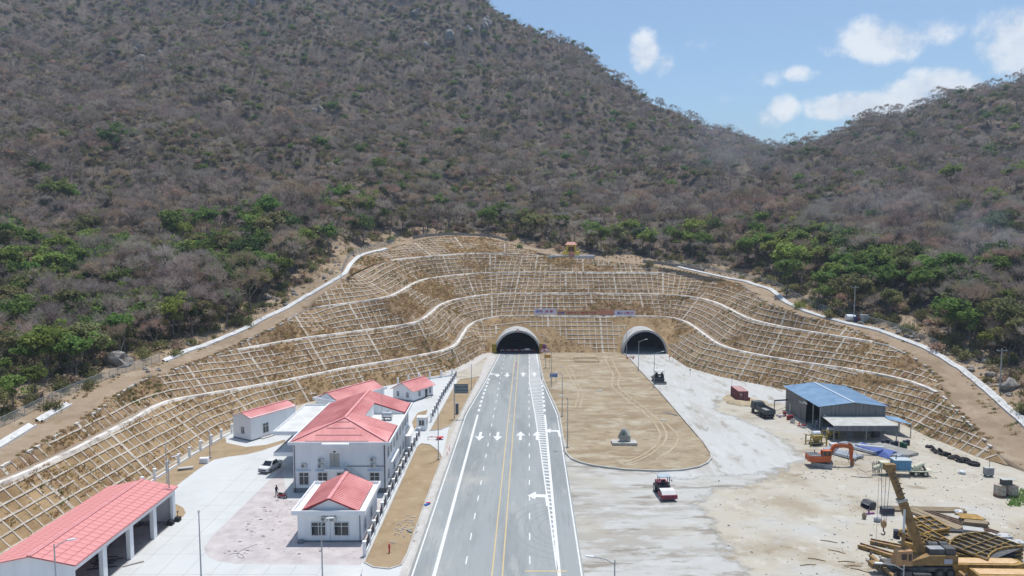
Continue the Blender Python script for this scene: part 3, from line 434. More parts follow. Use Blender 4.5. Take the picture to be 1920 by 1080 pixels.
# rim kerb of the cut (short white kerb stones)
def grass_cover(p, s):  # 0 bare .. 1 buried in grass
    return fbm(p[:, 0] / 16 + s * 7, p[:, 1] / 16 + p[:, 2] / 9, 3) - .16 * sstep(-p[:, 1], -165, -120) * (p[:, 0] < 0) * (p[:, 2] < 9)
def beam_mesh(P, N, w, h, ov=.0):
    """rectangular beam along polyline P lying on a slope with normals N"""
    P = np.asarray(P); t = np.gradient(P, axis=0); t /= np.linalg.norm(t, axis=1)[:, None] + 1e-9; sd = np.cross(t, N); sd /= np.linalg.norm(sd, axis=1)[:, None] + 1e-9
    a = P + sd * w / 2; b = P - sd * w / 2; up = N * h; dn = -N * .25
    V = []; Fs = []; n = len(P)
    for i in range(n): V += [a[i] + dn[i], a[i] + up[i], b[i] + up[i], b[i] + dn[i]]
    for i in range(n - 1):
        for k in range(3): Fs.append((4 * i + k, 4 * i + k + 1, 4 * i + 5 + k, 4 * i + 4 + k))
    Fs += [(0, 1, 2, 3), (4 * n - 1, 4 * n - 2, 4 * n - 3, 4 * n - 4)]
    return V, Fs
def plain_face(p, T):   # the face round the portals is mostly smooth sprayed soil
    if T is not T1: return 0
    w = (p[:, 1] > 235) & (p[:, 0] > -9) & (p[:, 0] < 57); inner = (np.abs(p[:, 0] - 22) < 3 + .8 * p[:, 2]); return np.where(w & ~inner, .14, 0)
def lattice(T, cols=2.05, rows=1.9, thr=.56, xr=(-75, 99)):
    n = len(T.up); mean = (T.up + T.lo) / 2; Lc = np.r_[0, np.cumsum(np.linalg.norm(np.diff(mean, axis=0), axis=1))]
    nc = int(Lc[-1] / cols); ribs = []; courses = []; rnd = random.Random(int(T.seed * 10))
    N = np.array([T.normal(i) for i in range(n)])
    for c in range(nc + 1):
        fi = np.interp(c * cols, Lc, np.arange(n)); ii = int(round(fi)); ln = T.len[min(ii, n - 1)]
        if ln < 1.2: continue
        wide = (c % 9 == 4); k = max(3, int(ln / .95) + 1); v = np.linspace(0.0, 1.0, k); p = T.pt(np.full(k, fi), v)
        g = grass_cover(p, T.seed) + plain_face(p, T); tun = in_tunnel(p, 1.5); keep = ((g < thr + (.06 if wide else 0)) & ~tun)
        run = []
        for j in range(k):
            if keep[j] and rnd.random() > .03: run.append(j)
            if (not keep[j] or j == k - 1) and len(run) > 1:
                nn = np.repeat(N[ii][None], len(run), 0); sink = rnd.uniform(.06, .13)
                ribs.append((beam_mesh(p[run] , nn, .62 if wide else rnd.uniform(.19, .27), sink), p[run].mean(0), wide)); run = []
            elif not keep[j]: run = []
    mx = T.len.max(); r = 1
    while r * rows < mx:
        v = r * rows / np.maximum(T.len, .1); ok = v < 1.0 - .4 / np.maximum(T.len, .5); run = []
        cut = rnd.randrange(7, 12); idx = np.arange(n); p = T.pt(idx, np.clip(v, 0, 1)); p[:, 2] += .04
        g = grass_cover(p, T.seed) + plain_face(p, T); tun = in_tunnel(p, 1.5); keep = ok & (g < thr) & ~tun
        for i in range(n):
            if keep[i]: run.append(i)
            if (not keep[i] or i == n - 1 or len(run) > cut) and run:
                if len(run) > 2: courses.append((beam_mesh(p[run], N[run], .26, rnd.uniform(.1, .17)), p[run].mean(0), False))
                run = [i] if keep[i] and rnd.random() > .06 else []; cut = rnd.randrange(7, 12)
        r += 1
    for name, lst in (('lattice_rib', ribs), ('lattice_course', courses)):
        lst.sort(key=lambda q: q[1][1])
        for (Vf, c, w) in lst[:300]: obj(name, Vf[0], Vf[1], m_beam, T.o)
        if len(lst) > 300:
            mb = MB()
            for (Vf, c, w) in lst[300:]: mb.add(*Vf)
            o = mb.build(name, m_beam, T.o); o['kind'] = 'stuff'
lattice(T1, thr=.6); lattice(T2, thr=.6); lattice(T3, thr=.6); lattice(T4, thr=.6); lattice(T5, thr=.55)
# ================================================================ DRAIN, FENCES, BOULDERS ALONG THE RIM
m_white = mat('whitewashed_concrete', (.5, .495, .48), (.66, .655, .64), .6, .9, .15)
def drain_run(pts, w, label):
    P = smooth3(resample3([hit(x, y, 50, 330, .5) for x, y in pts], 1.2), 1.6)
    n = normals2(P); q1 = P[:, :2]; q2 = q1 + n * w; z1 = terrain(q1)[0]; z2 = terrain(q2)[0]
    r = lambda q, z: np.c_[q, z]
    o = strip_mesh('hillside_drain', [r(q1 - n * .25, z1 - .6), r(q1 - n * .2, z1 + .35), r(q1, z1 + .38), r(q1 + n * .25, z1 + .1), r(q2 - n * .2, np.maximum(z2, z1) + .45), r(q2, np.maximum(z2, z1) + .5), r(q2 + n * .1, z2 - .6)], m_white, None, False)
    tag(o, label, 'drain'); return P, n
DL, DLn = drain_run([(313, 680), (355, 660), (420, 636), (480, 610), (500, 599), (560, 568), (602, 543), (650, 517), (660, 497), (676, 482), (700, 474), (727, 468)], 1.1, 'long white concrete drain climbing the left rim of the cut')
DL0, DL0n = drain_run([(-40, 866), (0, 842), (30, 824), (67, 800)], 1.1, 'short broken white drain at the lower left end of the rim')
DL1, _ = drain_run([(78, 792), (100, 780), (118, 769), (134, 760)], 1.0, 'cracked piece of white drain beside the chain link fence at left')
DR, DRn = drain_run([(1268, 502), (1340, 518), (1397, 529), (1440, 543), (1467, 567), (1505, 584), (1580, 607), (1649, 623), (1738, 659), (1804, 699), (1846, 735), (1875, 763), (1920, 806), (1980, 870)], 1.1, 'long white concrete drain along the right rim of the cut')
m_wire = bpy.data.materials.new('chain_link'); m_wire.use_nodes = True
_nt = m_wire.node_tree; _b = _nt.nodes['Principled BSDF']; _b.inputs['Base Color'].default_value = (.42, .46, .46, 1); _b.inputs['Metallic'].default_value = .3; _b.inputs['Roughness'].default_value = .6
_tc = _nt.nodes.new('ShaderNodeTexCoord'); _ck = _nt.nodes.new('ShaderNodeTexWave'); _ck.wave_type = 'BANDS'; _ck.bands_direction = 'DIAGONAL'; _ck.inputs['Scale'].default_value = 4
_mr = _nt.nodes.new('ShaderNodeMapRange'); _mr.inputs[1].default_value = 0; _mr.inputs[2].default_value = 1; _mr.inputs[3].default_value = .2; _mr.inputs[4].default_value = .5
_nt.links.new(_tc.outputs['Object'], _ck.inputs[0]); _nt.links.new(_ck.outputs[1], _mr.inputs[0]); _nt.links.new(_mr.outputs[0], _b.inputs['Alpha'])
m_galv = mat('galvanised_steel', (.38, .41, .42), None, rough=.5, metal=.5)
def chain_fence(pts, label, h=1.7, lead=0.0):
    P = smooth3(resample3(pts, 2.5), 1.0); P[:, 2] = terrain(P)[0]
    root = empty('chain_link_fence', P[0], 0, label, 'fence'); o0 = Vector(P[0])
    for i, p in enumerate(P):
        q = Vector(p) - o0; MB().tube(q + Vector((0, 0, -.3)), q + Vector((0, 0, h + .1)), .05, n=5).build('post', m_galv, root)
    for a, b in zip(P[:-1], P[1:]):
        a = Vector(a) - o0; b = Vector(b) - o0
        obj('wire_panel', [a + Vector((0, 0, .05)), b + Vector((0, 0, .05)), b + Vector((0, 0, h)), a + Vector((0, 0, h))], [(0, 1, 2, 3)], m_wire, root)
        MB().tube(a + Vector((0, 0, h)), b + Vector((0, 0, h)), .03, n=4).build('top_rail', m_galv, root)
chain_fence([hit(x, y, 50, 330, .5) for x, y in ((-30, 822), (0, 803), (60, 775), (118, 745), (118, 748), (165, 726), (235, 700), (300, 680))], 'chain link fence between the dirt track and the forest at lower left')
chain_fence([hit(x, y, 100, 330, .5) for x, y in ((640, 520), (646, 500), (655, 482), (690, 470), (740, 455))], 'chain link fence round the shoulder of the rim at upper left')
chain_fence([hit(x, y, 100, 340, .5) for x, y in ((1250, 495), (1330, 508), (1400, 522), (1450, 535), (1490, 560), (1530, 580), (1600, 598), (1680, 620), (1760, 655))], 'chain link fence beyond the white drain on the right rim')
# low stone wall on the crest
m_stone = mat('wall_stone', (.2, .18, .16), (.42, .38, .34), 1.2, .95, .5)
def stone_wall(pts, label):
    P = resample3([hit(x, y, 200, 340, .5) for x, y in pts], 1.6); root = empty('stone_wall', P[0], 0, label, 'wall'); rnd = random.Random(5)
    for a, b in zip(P[:-1], P[1:]):
        d = b - a; c = (a + b) / 2 - P[0]
        MB().box((c[0], c[1], .45 + c[2]), (math.hypot(d[0], d[1]) * .97, .8, 1.3 + rnd.uniform(-.15, .15)), math.atan2(d[1], d[0])).build('stone_block', m_stone, root)
stone_wall([(775, 448), (800, 444), (840, 441), (880, 442), (917, 444), (950, 452)], 'low grey stone wall along the crest of the cut')
stone_wall([(1205, 492), (1240, 496), (1290, 503), (1320, 510)], 'low stone wall on the crest above the right tunnel')
m_rock = mat('granite_boulder', (.14, .13, .12), (.4, .37, .34), .9, .95, .8, 9, c3=(.27, .25, .23))
def boulder(p, r, label, group=None, seed=0, sq=(1, .8, .7)):
    rnd = random.Random(seed); bm = bmesh.new(); bmesh.ops.create_icosphere(bm, subdivisions=2, radius=1)
    a, b, c = rnd.uniform(0, 9), rnd.uniform(0, 9), rnd.uniform(0, 9)
    cuts = [Vector((rnd.uniform(-1, 1), rnd.uniform(-1, 1), rnd.uniform(-.4, 1))).normalized() for _ in range(6)]
    for v in bm.verts:
        d = v.co.normalized()
        for k in cuts:
            e = d.dot(k)
            if e > .62: v.co *= .62 / e * .98 + .02
        v.co += d * (.14 * math.sin(3 * d.x + a) * math.sin(3 * d.y + b) + .06 * math.sin(8 * d.z + c))
        v.co = Vector((v.co.x * sq[0], v.co.y * sq[1], v.co.z * sq[2])) * r
    me = bpy.data.meshes.new('boulder'); bm.to_mesh(me); bm.free(); me.materials.append(m_rock)
    o = link('boulder', me); o.location = Vector(p) + Vector((0, 0, r * sq[2] * .35)); o.rotation_euler = (0, 0, rnd.uniform(0, 6)); tag(o, label, 'boulder', group); return o
boulder(hit(222, 684), 3.4, 'huge dark grey boulder at the edge of the forest beside the left fence', seed=1)
boulder(hit(1895, 730), 2.6, 'big grey boulder beyond the right drain beside the power pole', seed=2)
boulder(hit(500, 562), 1.5, 'flat dark boulder above the long white drain on the left', seed=3)
boulder(hit(496, 548), 1.0, 'pale round boulder just above the flat dark one on the left', seed=4)
boulder(hit(630, 466), 1.2, 'pale boulder at the forest edge by the upper left bend', seed=6)
_r = random.Random(4)
for k in range(40):
    i = _r.randrange(4, len(DL) - 3); d = 2.0 + abs(_r.gauss(0, 3.5)); q = DL[i, :2] + DLn[i] * d
    boulder((q[0], q[1], zt(q[0], q[1])), _r.uniform(.3, 1.0), 'one of the small stones strewn along the strip above the left drain', 'stones above the left drain', 20 + k)
for k in range(70):
    i = _r.randrange(int(len(DR) * .55), len(DR) - 2); d = 2.2 + abs(_r.gauss(0, 3.2)); q = DR[i, :2] + DRn[i] * d
    boulder((q[0], q[1], zt(q[0], q[1])), _r.uniform(.4, 1.35), 'one of the brown boulders heaped beyond the right drain', 'boulders beyond the right drain', 80 + k)
for k in range(14):
    boulder(hit(_r.uniform(20, 300), 0, 60, 330, .5) if False else hit(150 + _r.uniform(-40, 150), 735 - _r.uniform(0, 60), 60, 330, .5), _r.uniform(.3, .8), 'one of the small stones by the lower left fence', 'stones by the lower left fence', 180 + k)
# bare rock outcrops high on the mountain
for k, (x, y, r) in enumerate([(258, 95, 3.5), (266, 118, 4.5), (272, 140, 4.5), (290, 125, 4), (300, 110, 4), (470, 10, 5), (600, 35, 4), (905, 60, 7), (915, 45, 6), (880, 62, 5), (1055, 84, 5), (740, 20, 4), (800, 90, 4.5), (600, 215, 4), (590, 210, 3), (1240, 290, 5), (1270, 300, 5), (1255, 305, 4), (1555, 262, 5), (1460, 325, 4), (1600, 380, 4), (1620, 365, 5), (1545, 395, 4), (700, 240, 3), (320, 127, 3), (1025, 130, 4), (845, 75, 6), (780, 28, 5)]):
    boulder(hit(x, y, 200, 900, 1.0), r, 'grey bare rock outcrop among the trees high on the mountain', 'rock outcrops on the mountain', 240 + k, (1, .8, 1.15))
# ================================================================ FOREST
def leaf_cards(pts, size, rnd, nrm=None, flat=.5):
    """small bent leaf clumps: one quad each"""
    V = []; Fs = []
    for p in pts:
        s = size * rnd.uniform(.6, 1.3); d = Vector((rnd.gauss(0, 1), rnd.gauss(0, 1), rnd.gauss(.9, .7))).normalized(); a = d.orthogonal().normalized(); a.rotate(Matrix.Rotation(rnd.uniform(0, 6.28), 3, d)); b = d.cross(a)
        n = len(V); V += [p - a * s * .5 - b * s * .3, p + a * s * .5 - b * s * .35, p + a * s * .45 + b * s * .4 + d * s * .15, p - a * s * .5 + b * s * .35]; Fs.append((n, n + 1, n + 2, n + 3))
    return V, Fs
m_bark = mat('grey_bark', (.11, .095, .085), (.24, .205, .175), 3, .95, vary=.25)
m_twig = [mat('twig_grey', (.285, .23, .2), (.43, .355, .31), .8, .95, vary=.3), mat('twig_brown', (.32, .235, .17), (.45, .34, .25), .8, .95, vary=.3), mat('twig_pale', (.32, .28, .245), (.45, .4, .345), .8, .95, vary=.25)]
m_leaf = [mat('leaf_mid_green', (.125, .19, .045), (.225, .31, .085), 1.2, .7, vary=.28, spec=.25), mat('leaf_dark_green', (.062, .105, .036), (.12, .18, .06), 1.2, .7, vary=.25, spec=.25), mat('leaf_yellow_green', (.19, .25, .055), (.29, .345, .095), 1.2, .75, vary=.25, spec=.2), mat('leaf_olive', (.19, .19, .08), (.28, .27, .125), 1.2, .8, vary=.25, spec=.2)]
def translucent(m, k):
    nt = m.node_tree; b = nt.nodes['Principled BSDF']; lk = b.inputs['Base Color'].links[0].from_socket; o = nt.nodes['Material Output']
    tr = nt.nodes.new('ShaderNodeBsdfTranslucent'); mx = nt.nodes.new('ShaderNodeMixShader'); mx.inputs[0].default_value = k
    nt.links.new(lk, tr.inputs['Color']); nt.links.new(b.outputs[0], mx.inputs[1]); nt.links.new(tr.outputs[0], mx.inputs[2]); nt.links.new(mx.outputs[0], o.inputs['Surface'])
for _m in m_leaf: translucent(_m, .45)
for _m in m_twig: translucent(_m, .3)
def limb(mb, p, d, L, r, depth, rnd, ends, spread=.6):
    """tapered limb that forks; collects the end points"""
    seg = 2; q = p
    for k in range(seg):
        d2 = (d + Vector((rnd.gauss(0, .14), rnd.gauss(0, .14), rnd.gauss(.05, .08)))).normalized(); e = q + d2 * L / seg
        mb.tube(q, e, r * (1 - .35 * k / seg), r * (1 - .35 * (k + 1) / seg), 4 if depth else 5, cap=False); q, d = e, d2
    if depth >= 3 or L < .5: ends.append((q, d)); return
    for k in range(rnd.choice((2, 3, 3))):
        a = d.orthogonal().normalized(); a.rotate(Matrix.Rotation(rnd.uniform(0, 6.28), 3, d)); nd = (d + a * rnd.uniform(.4, 1.0) * spread * 1.5 + Vector((0, 0, .18))).normalized()
        limb(mb, q, nd, L * rnd.uniform(.6, .82), r * .58, depth + 1, rnd, ends, spread)
def tree_meshes(kind, seed, H, mleaf):
    rnd = random.Random(seed); tr = MB(); ends = []; cr = MB()
    if kind == 'bare':
        th = H * rnd.uniform(.22, .38); lean = Vector((rnd.uniform(-.12, .12), rnd.uniform(-.12, .12), 1)).normalized()
        top = lean * th; tr.tube((0, 0, -.6), top * .5, .024 * H, .02 * H, 6, False); tr.tube(top * .5, top, .02 * H, .016 * H, 6, False)
        for k in range(rnd.choice((3, 4))):
            a = 6.28 * k / 3.5 + rnd.uniform(-.4, .4); d = Vector((math.cos(a) * .55, math.sin(a) * .55, 1)).normalized(); limb(tr, top * rnd.uniform(.85, 1), d, H * .27, .011 * H, 0, rnd, ends, .62)
        V = []; Fs = []
        for (p, d) in ends:                        # sprays of thin twigs
            for k in range(9):
                a = Vector((rnd.gauss(0, .75), rnd.gauss(0, .75), rnd.gauss(.35, .5))); dd = (d * .7 + a).normalized(); l = H * rnd.uniform(.08, .17); w = rnd.uniform(.018, .036) * (H / 8)
                s = dd.orthogonal().normalized(); s.rotate(Matrix.Rotation(rnd.uniform(0, 6.28), 3, dd)); q = p - d * H * .07 * rnd.random()
                e = q + dd * l; n = len(V); V += [q - s * w, q + s * w, e]; Fs.append((n, n + 1, n + 2))
                f = q + dd * l * .45; d3 = (dd + Vector((rnd.gauss(0, .6), rnd.gauss(0, .6), rnd.gauss(.1, .4)))).normalized(); e = f + d3 * l * .6; n = len(V); V += [f - s * w * .7, f + s * w * .7, e]; Fs.append((n, n + 1, n + 2))
                f = q + dd * l * .7; d3 = (dd + Vector((rnd.gauss(0, .7), rnd.gauss(0, .7), rnd.gauss(.1, .4)))).normalized(); e = f + d3 * l * .5; n = len(V); V += [f - s * w * .6, f + s * w * .6, e]; Fs.append((n, n + 1, n + 2))
        cr.add(V, Fs)
    elif kind == 'leafy':
        th = H * rnd.uniform(.25, .4); top = Vector((rnd.uniform(-.05, .05) * H, rnd.uniform(-.05, .05) * H, th)); tr.tube((0, 0, -.6), top, .022 * H, .016 * H, 6, False)
        for k in range(4):
            a = 6.28 * k / 4 + rnd.uniform(-.4, .4); d = Vector((math.cos(a) * .6, math.sin(a) * .6, .9)).normalized(); limb(tr, top, d, H * .25, .01 * H, 1, rnd, ends, .7)
        pts = []; cl = [p for p, d in ends] + [Vector((rnd.gauss(0, .13) * H, rnd.gauss(0, .13) * H, H * rnd.uniform(.45, .95))) for _ in range(12)]
        for c in cl:
            r = H * rnd.uniform(.07, .14)
            for _ in range(28):
                v = Vector((rnd.gauss(0, 1), rnd.gauss(0, 1), rnd.gauss(0, 1))).normalized() * r * rnd.uniform(.5, 1.1); v.z *= .8; pts.append(c + v)
        cr.add(*leaf_cards(pts, H * .054, rnd))
    elif kind == 'shrub':
        for k in range(7):
            a = rnd.uniform(0, 6.28); d = Vector((math.cos(a) * .8, math.sin(a) * .8, 1)).normalized(); limb(tr, Vector((0, 0, -.2)), d, H * .45, .02 * H, 2, rnd, ends, .8)
        pts = []
        for (c, d) in ends:
            for _ in range(22): pts.append(c + Vector((rnd.gauss(0, .2), rnd.gauss(0, .2), rnd.gauss(-.08, .16))) * H)
        cr.add(*leaf_cards(pts, H * .13, rnd))
    return tr, cr
PROTO = []     # (kind, trunk mesh, crown mesh, height)
def proto(kind, seed, H, mcrown, wname):
    tr, cr = tree_meshes(kind, seed, H, mcrown)
    a = obj('trunk', tr.V, tr.F, m_bark); b = obj('crown', cr.V, cr.F, mcrown)
    ma, mb = a.data, b.data; bpy.data.objects.remove(a); bpy.data.objects.remove(b)
    PROTO.append((kind, ma, mb, H, wname))
for s in range(6): proto('bare', 100 + s, 10.0, m_twig[s % 3], ('grey', 'brown', 'pale')[s % 3])
for s in range(8): proto('leafy', 200 + s, 10.0, m_leaf[(0, 1, 0, 2, 0, 3, 1, 3)[s]], ('mid green', 'dark green', 'mid green', 'yellow green', 'mid green', 'olive', 'dark green', 'olive')[s])
for s in range(3): proto('shrub', 300 + s, 2.0, (m_leaf[3], m_twig[1], m_leaf[2])[s], ('olive', 'dry brown', 'yellow green')[s])
def project(P):
    P = np.asarray(P); x = P[:, 0]; y = P[:, 1]; z = P[:, 2] - CAM_H; d = y * _c - z * _s; v = y * _s + z * _c
    return 960 + FPX * x / d, 540 - FPX * v / d, d
def clear_of_drain(q, a, b):
    l, _, _ = near_xy(q, DL); r, _, _ = near_xy(q, DR); wob = (fbm(q[:, 0] / 7 + 11, q[:, 1] / 7, 2) - .5) * 5
    return ~((np.abs(l) < 26) & (l < a + wob)) & ~((np.abs(r) < 26) & (r < np.where(q[:, 1] < 205, b, a) + wob))
def scatter():
    pts = []
    for (y0, y1, sp) in ((60, 300, 4.6), (300, 480, 4.8), (480, 980, 5.2)):
        xs = np.arange(-800, 960, sp); ys = np.arange(y0, y1, sp); X, Y = np.meshgrid(xs, ys); q = np.c_[X.ravel(), Y.ravel()] + RNG.uniform(-.48, .48, (X.size, 2)) * sp
        q = q[(np.abs(q[:, 0]) < q[:, 1] * .80 + 25)]; pts.append(q)
    q = np.vstack(pts); z, sd = terrain(q); k = (sd > 8); q, z, sd = q[k], z[k], sd[k]
    k = clear_of_drain(q, 3.0, 7.5); q, z, sd = q[k], z[k], sd[k]; px, py, d = project(np.c_[q, z + 5]); k = (py < 1120) & (px > -160) & (px < 2080) & (py > -60)
    return q[k], z[k], sd[k], px[k], py[k], d[k]
tq, tz, tsd, tpx, tpy, td = scatter()
u = RNG.random(len(tq))
# bare strip beside the drain and fence
edge = sstep(tsd + (fbm(tq[:, 0] / 9, tq[:, 1] / 9, 2) - .5) * 10, 8, 14)
keep = u < edge * np.where(fbm(tq[:, 0] / 14 + 3, tq[:, 1] / 14, 3) < .36, .45, .97)
tq, tz, tsd, tpx, tpy, td = tq[keep], tz[keep], tsd[keep], tpx[keep], tpy[keep], td[keep]
n1 = fbm(tq[:, 0] / 48 + 5, tq[:, 1] / 48 + 2, 4); n2 = fbm(tq[:, 0] / 15 + 50, tq[:, 1] / 15, 3)
low = np.exp(-np.maximum(tsd - 12, 0) / 70.)            # greener near the foot of the mountain
high = sstep(tz, 190, 300)
gp = .37 + .28 * low + .12 * high + 2.1 * (n1 - .5) + 1.7 * (n2 - .5)
bump_green = lambda x, y, rx, ry, a: a * np.exp(-((tpx - x) / rx) ** 2 - ((tpy - y) / ry) ** 2)
for g in ((800, 370, 260, 60, .5), (650, 390, 130, 55, .4), (1000, 435, 220, 30, .45), (900, 330, 160, 50, .25), (340, 270, 70, 35, .6), (560, 310, 130, 50, .45), (1420, 470, 120, 45, .45), (1200, 440, 120, 30, .3), (1000, 60, 170, 60, .5), (620, 40, 160, 60, .35), (1850, 410, 60, 30, .6), (1700, 570, 200, 60, .3), (300, 620, 130, 40, .25), (30, 560, 90, 70, .2), (1050, 250, 60, 40, .3), (200, 30, 120, 50, .4), (720, 240, 140, 60, .22), (1100, 300, 150, 50, .2), (560, 170, 90, 60, .3), (420, 60, 200, 60, .3), (1180, 330, 60, 40, .25), (700, 330, 120, 50, .2), (120, 420, 160, 60, .12), (1650, 290, 60, 30, .3), (1880, 270, 60, 30, .4)): gp += bump_green(*g)
u2 = RNG.random(len(tq)); green = u2 < np.clip(gp, .03, .93)
variant = np.zeros(len(tq), int); scale = np.zeros(len(tq))
u3 = RNG.random(len(tq)); ub = RNG.random(len(tq))
nb = fbm(tq[:, 0] / 60 + 80, tq[:, 1] / 60, 3)
variant[~green] = (np.where(ub[~green] < .5 - 1.2 * (nb[~green] - .5), 0, np.where(ub[~green] < .8, 1, 2)) + 3 * (u3[~green] < .5)).astype(int)
dark = high + .25 * (tpx > 1150) * (tz > 70)
gv = np.where(ub < .12 + .4 * dark, np.where(u3 < .5, 7, 12), np.where(ub < .60, np.choose((u3 * 3).astype(int), (6, 8, 10)), np.where(ub < .80, 9, np.where(u3 < .5, 11, 13))))
variant[green] = gv[green]
scale = RNG.uniform(.5, 1.2, len(tq)) * np.where(green, .85, 1.0) * (1 - .34 * high); scale[RNG.random(len(tq)) < .05] *= 1.3
scale *= 1 + .22 * np.exp(-np.maximum(tsd - 10, 0) / 90.)
rot = RNG.uniform(0, 6.28, len(tq))
order = np.argsort(td); TREES_BARE = []; TREES_LEAFY = []
first = {}
inview = (tpx > -5) & (tpx < 1925)
single = np.zeros(len(tq), bool); cnt = {0: 0, 1: 0}
size_px = scale / td
for i in np.argsort(-size_px):
    k = int(green[i])
    if inview[i] and cnt[k] < 300: single[i] = True; cnt[k] += 1
def tree_label(i):
    kind, _, _, _, wn = PROTO[variant[i]]; px, py = tpx[i], tpy[i]
    if px < 330: where = 'behind the chain link fence at lower left' if tsd[i] < 45 else 'deeper in the lower left forest'
    elif px < 700: where = 'above the white drain on the left rim' if tsd[i] < 45 else 'higher up behind the left rim'
    elif px < 1330: where = 'along the crest above the tunnels' if tsd[i] < 45 else 'higher up behind the crest'
    elif px < 1660: where = 'beyond the drain right of the tunnels' if tsd[i] < 45 else 'further up the slope right of the tunnels'
    else: where = 'among the boulders beyond the far right drain' if tsd[i] < 45 else 'in the far right forest'
    size = 'tall' if scale[i] > .95 else ('small' if scale[i] < .72 else 'medium')
    if kind == 'bare': return '%s leafless tree with %s twigs %s' % (size, wn, where)
    return '%s leafy tree with %s crown %s' % (size, wn, where)
for i in np.nonzero(single)[0]:
    kind, ma, mb, H, wn = PROTO[variant[i]]; lab = tree_label(i)
    t = empty('leafless_tree' if kind == 'bare' else 'leafy_tree', (tq[i, 0], tq[i, 1], tz[i] - .15), rot[i], lab, 'tree', lab.replace('tree', 'trees')); t.scale = (scale[i],) * 3
    link('trunk', ma, t); link('crown', mb, t)
# --------- the rest of the wood: one object per layer, instanced on points
def points_obj(name, P, var, sc, ro, protos, label, tilt=0.0):
    """one object: the given prototype objects instanced on points"""
    me = bpy.data.meshes.new(name); me.vertices.add(len(P)); me.vertices.foreach_set('co', np.asarray(P, np.float32).ravel())
    for nm, tp, a in (('var', 'INT', var), ('scl', 'FLOAT', sc), ('rot', 'FLOAT', ro)):
        at = me.attributes.new(nm, tp, 'POINT'); at.data.foreach_set('value', np.asarray(a, np.int32 if tp == 'INT' else np.float32))
    o = link(name, me); tag(o, label, kind='stuff')
    ng = bpy.data.node_groups.new(name, 'GeometryNodeTree'); ng.interface.new_socket('Geometry', in_out='INPUT', socket_type='NodeSocketGeometry'); ng.interface.new_socket('Geometry', in_out='OUTPUT', socket_type='NodeSocketGeometry')
    N = ng.nodes.new; L = ng.links.new; gi = N('NodeGroupInput'); go = N('NodeGroupOutput'); iop = N('GeometryNodeInstanceOnPoints'); iop.inputs['Pick Instance'].default_value = True
    def attr(nm, tp):
        a = N('GeometryNodeInputNamedAttribute'); a.data_type = tp; a.inputs[0].default_value = nm; return a.outputs[0]
    L(gi.outputs[0], iop.inputs['Points']); L(attr('var', 'INT'), iop.inputs['Instance Index']); L(attr('scl', 'FLOAT'), iop.inputs['Scale'])
    cb = N('ShaderNodeCombineXYZ'); L(attr('rot', 'FLOAT'), cb.inputs[2]); e2 = N('FunctionNodeEulerToRotation'); L(cb.outputs[0], e2.inputs[0]); L(e2.outputs[0], iop.inputs['Rotation'])
    # Geometry to Instance keeps list order reversed in Join Geometry, so feed it from last to first
    join = N('GeometryNodeJoinGeometry')
    for group in reversed(protos):
        g2i = N('GeometryNodeGeometryToInstance')
        for ob in group:
            oi = N('GeometryNodeObjectInfo'); oi.inputs[0].default_value = ob; oi.transform_space = 'ORIGINAL'; L(oi.outputs['Geometry'], g2i.inputs[0])
        L(g2i.outputs[0], join.inputs[0])
    L(join.outputs[0], iop.inputs['Instance']); L(iop.outputs[0], go.inputs[0])
    md = o.modifiers.new('instances', 'NODES'); md.node_group = ng
    return o
# one real example tree/bush of every variant, standing in the scene, feeds the instances
srcs = []
def example(v, loc, sc, lab, cat, nm):
    kind, ma, mb, H, wn = PROTO[v]; t = empty(nm, loc, 0.0, lab, cat, lab + ' (kind)' if False else None); t.scale = (sc,) * 3
    return [link('trunk', ma, t), link('crown', mb, t)]
used = {}
for i in np.nonzero(single)[0]: used.setdefault(int(variant[i]), i)
bymesh = {}
for o in list(COL.objects):
    if o.type == 'MESH' and o.parent is not None and o.name.split('.')[0] in ('trunk', 'crown'): bymesh.setdefault(o.data.name, o)
for v in range(14): srcs.append([bymesh[PROTO[v][1].name], bymesh[PROTO[v][2].name]] if PROTO[v][1].name in bymesh else example(v, (float(-60 - 3 * v), 320.0, zt(-60 - 3 * v, 320)), 1.0, '%s tree of the forest standing behind the crest number' % PROTO[v][4], 'tree', 'forest_tree'))
rest = ~single
points_obj('forest', np.c_[tq[rest], tz[rest] - .2], variant[rest], scale[rest], rot[rest], srcs, 'dry deciduous forest covering the mountain')
# shrubs: a few by name, the undergrowth as one mass
named = [((1557, 598), 0, 1.2, 'round olive bush beside the right drain'), ((1500, 578), 2, 1.3, 'green bush against the white drain at its right bend'), ((735, 452), 2, 1.2, 'green bush on the crest at upper left'), ((1218, 500), 0, 1.3, 'olive bush on the rim above the right tunnel'), ((975, 470), 2, .9, 'green shrub on the rim left of the shrine')]
ssrc = [None] * 3
for (pp, v, s_, lab) in named:
    p = hit(*pp, 60, 340, .5); kind, ma, mb, H, wn = PROTO[14 + v]; t = empty('bush', p, 0.0, lab, 'bush'); t.scale = (s_,) * 3; g = [link('stem', ma, t), link('foliage', mb, t)]
    ssrc[v] = ssrc[v] or g
p = hit(1290, 497, 60, 340, .5); t = empty('bush', p, 0.0, 'dry brown bush on the rim beyond the right tunnel', 'bush'); ssrc[1] = [link('stem', PROTO[15][1], t), link('foliage', PROTO[15][2], t)]
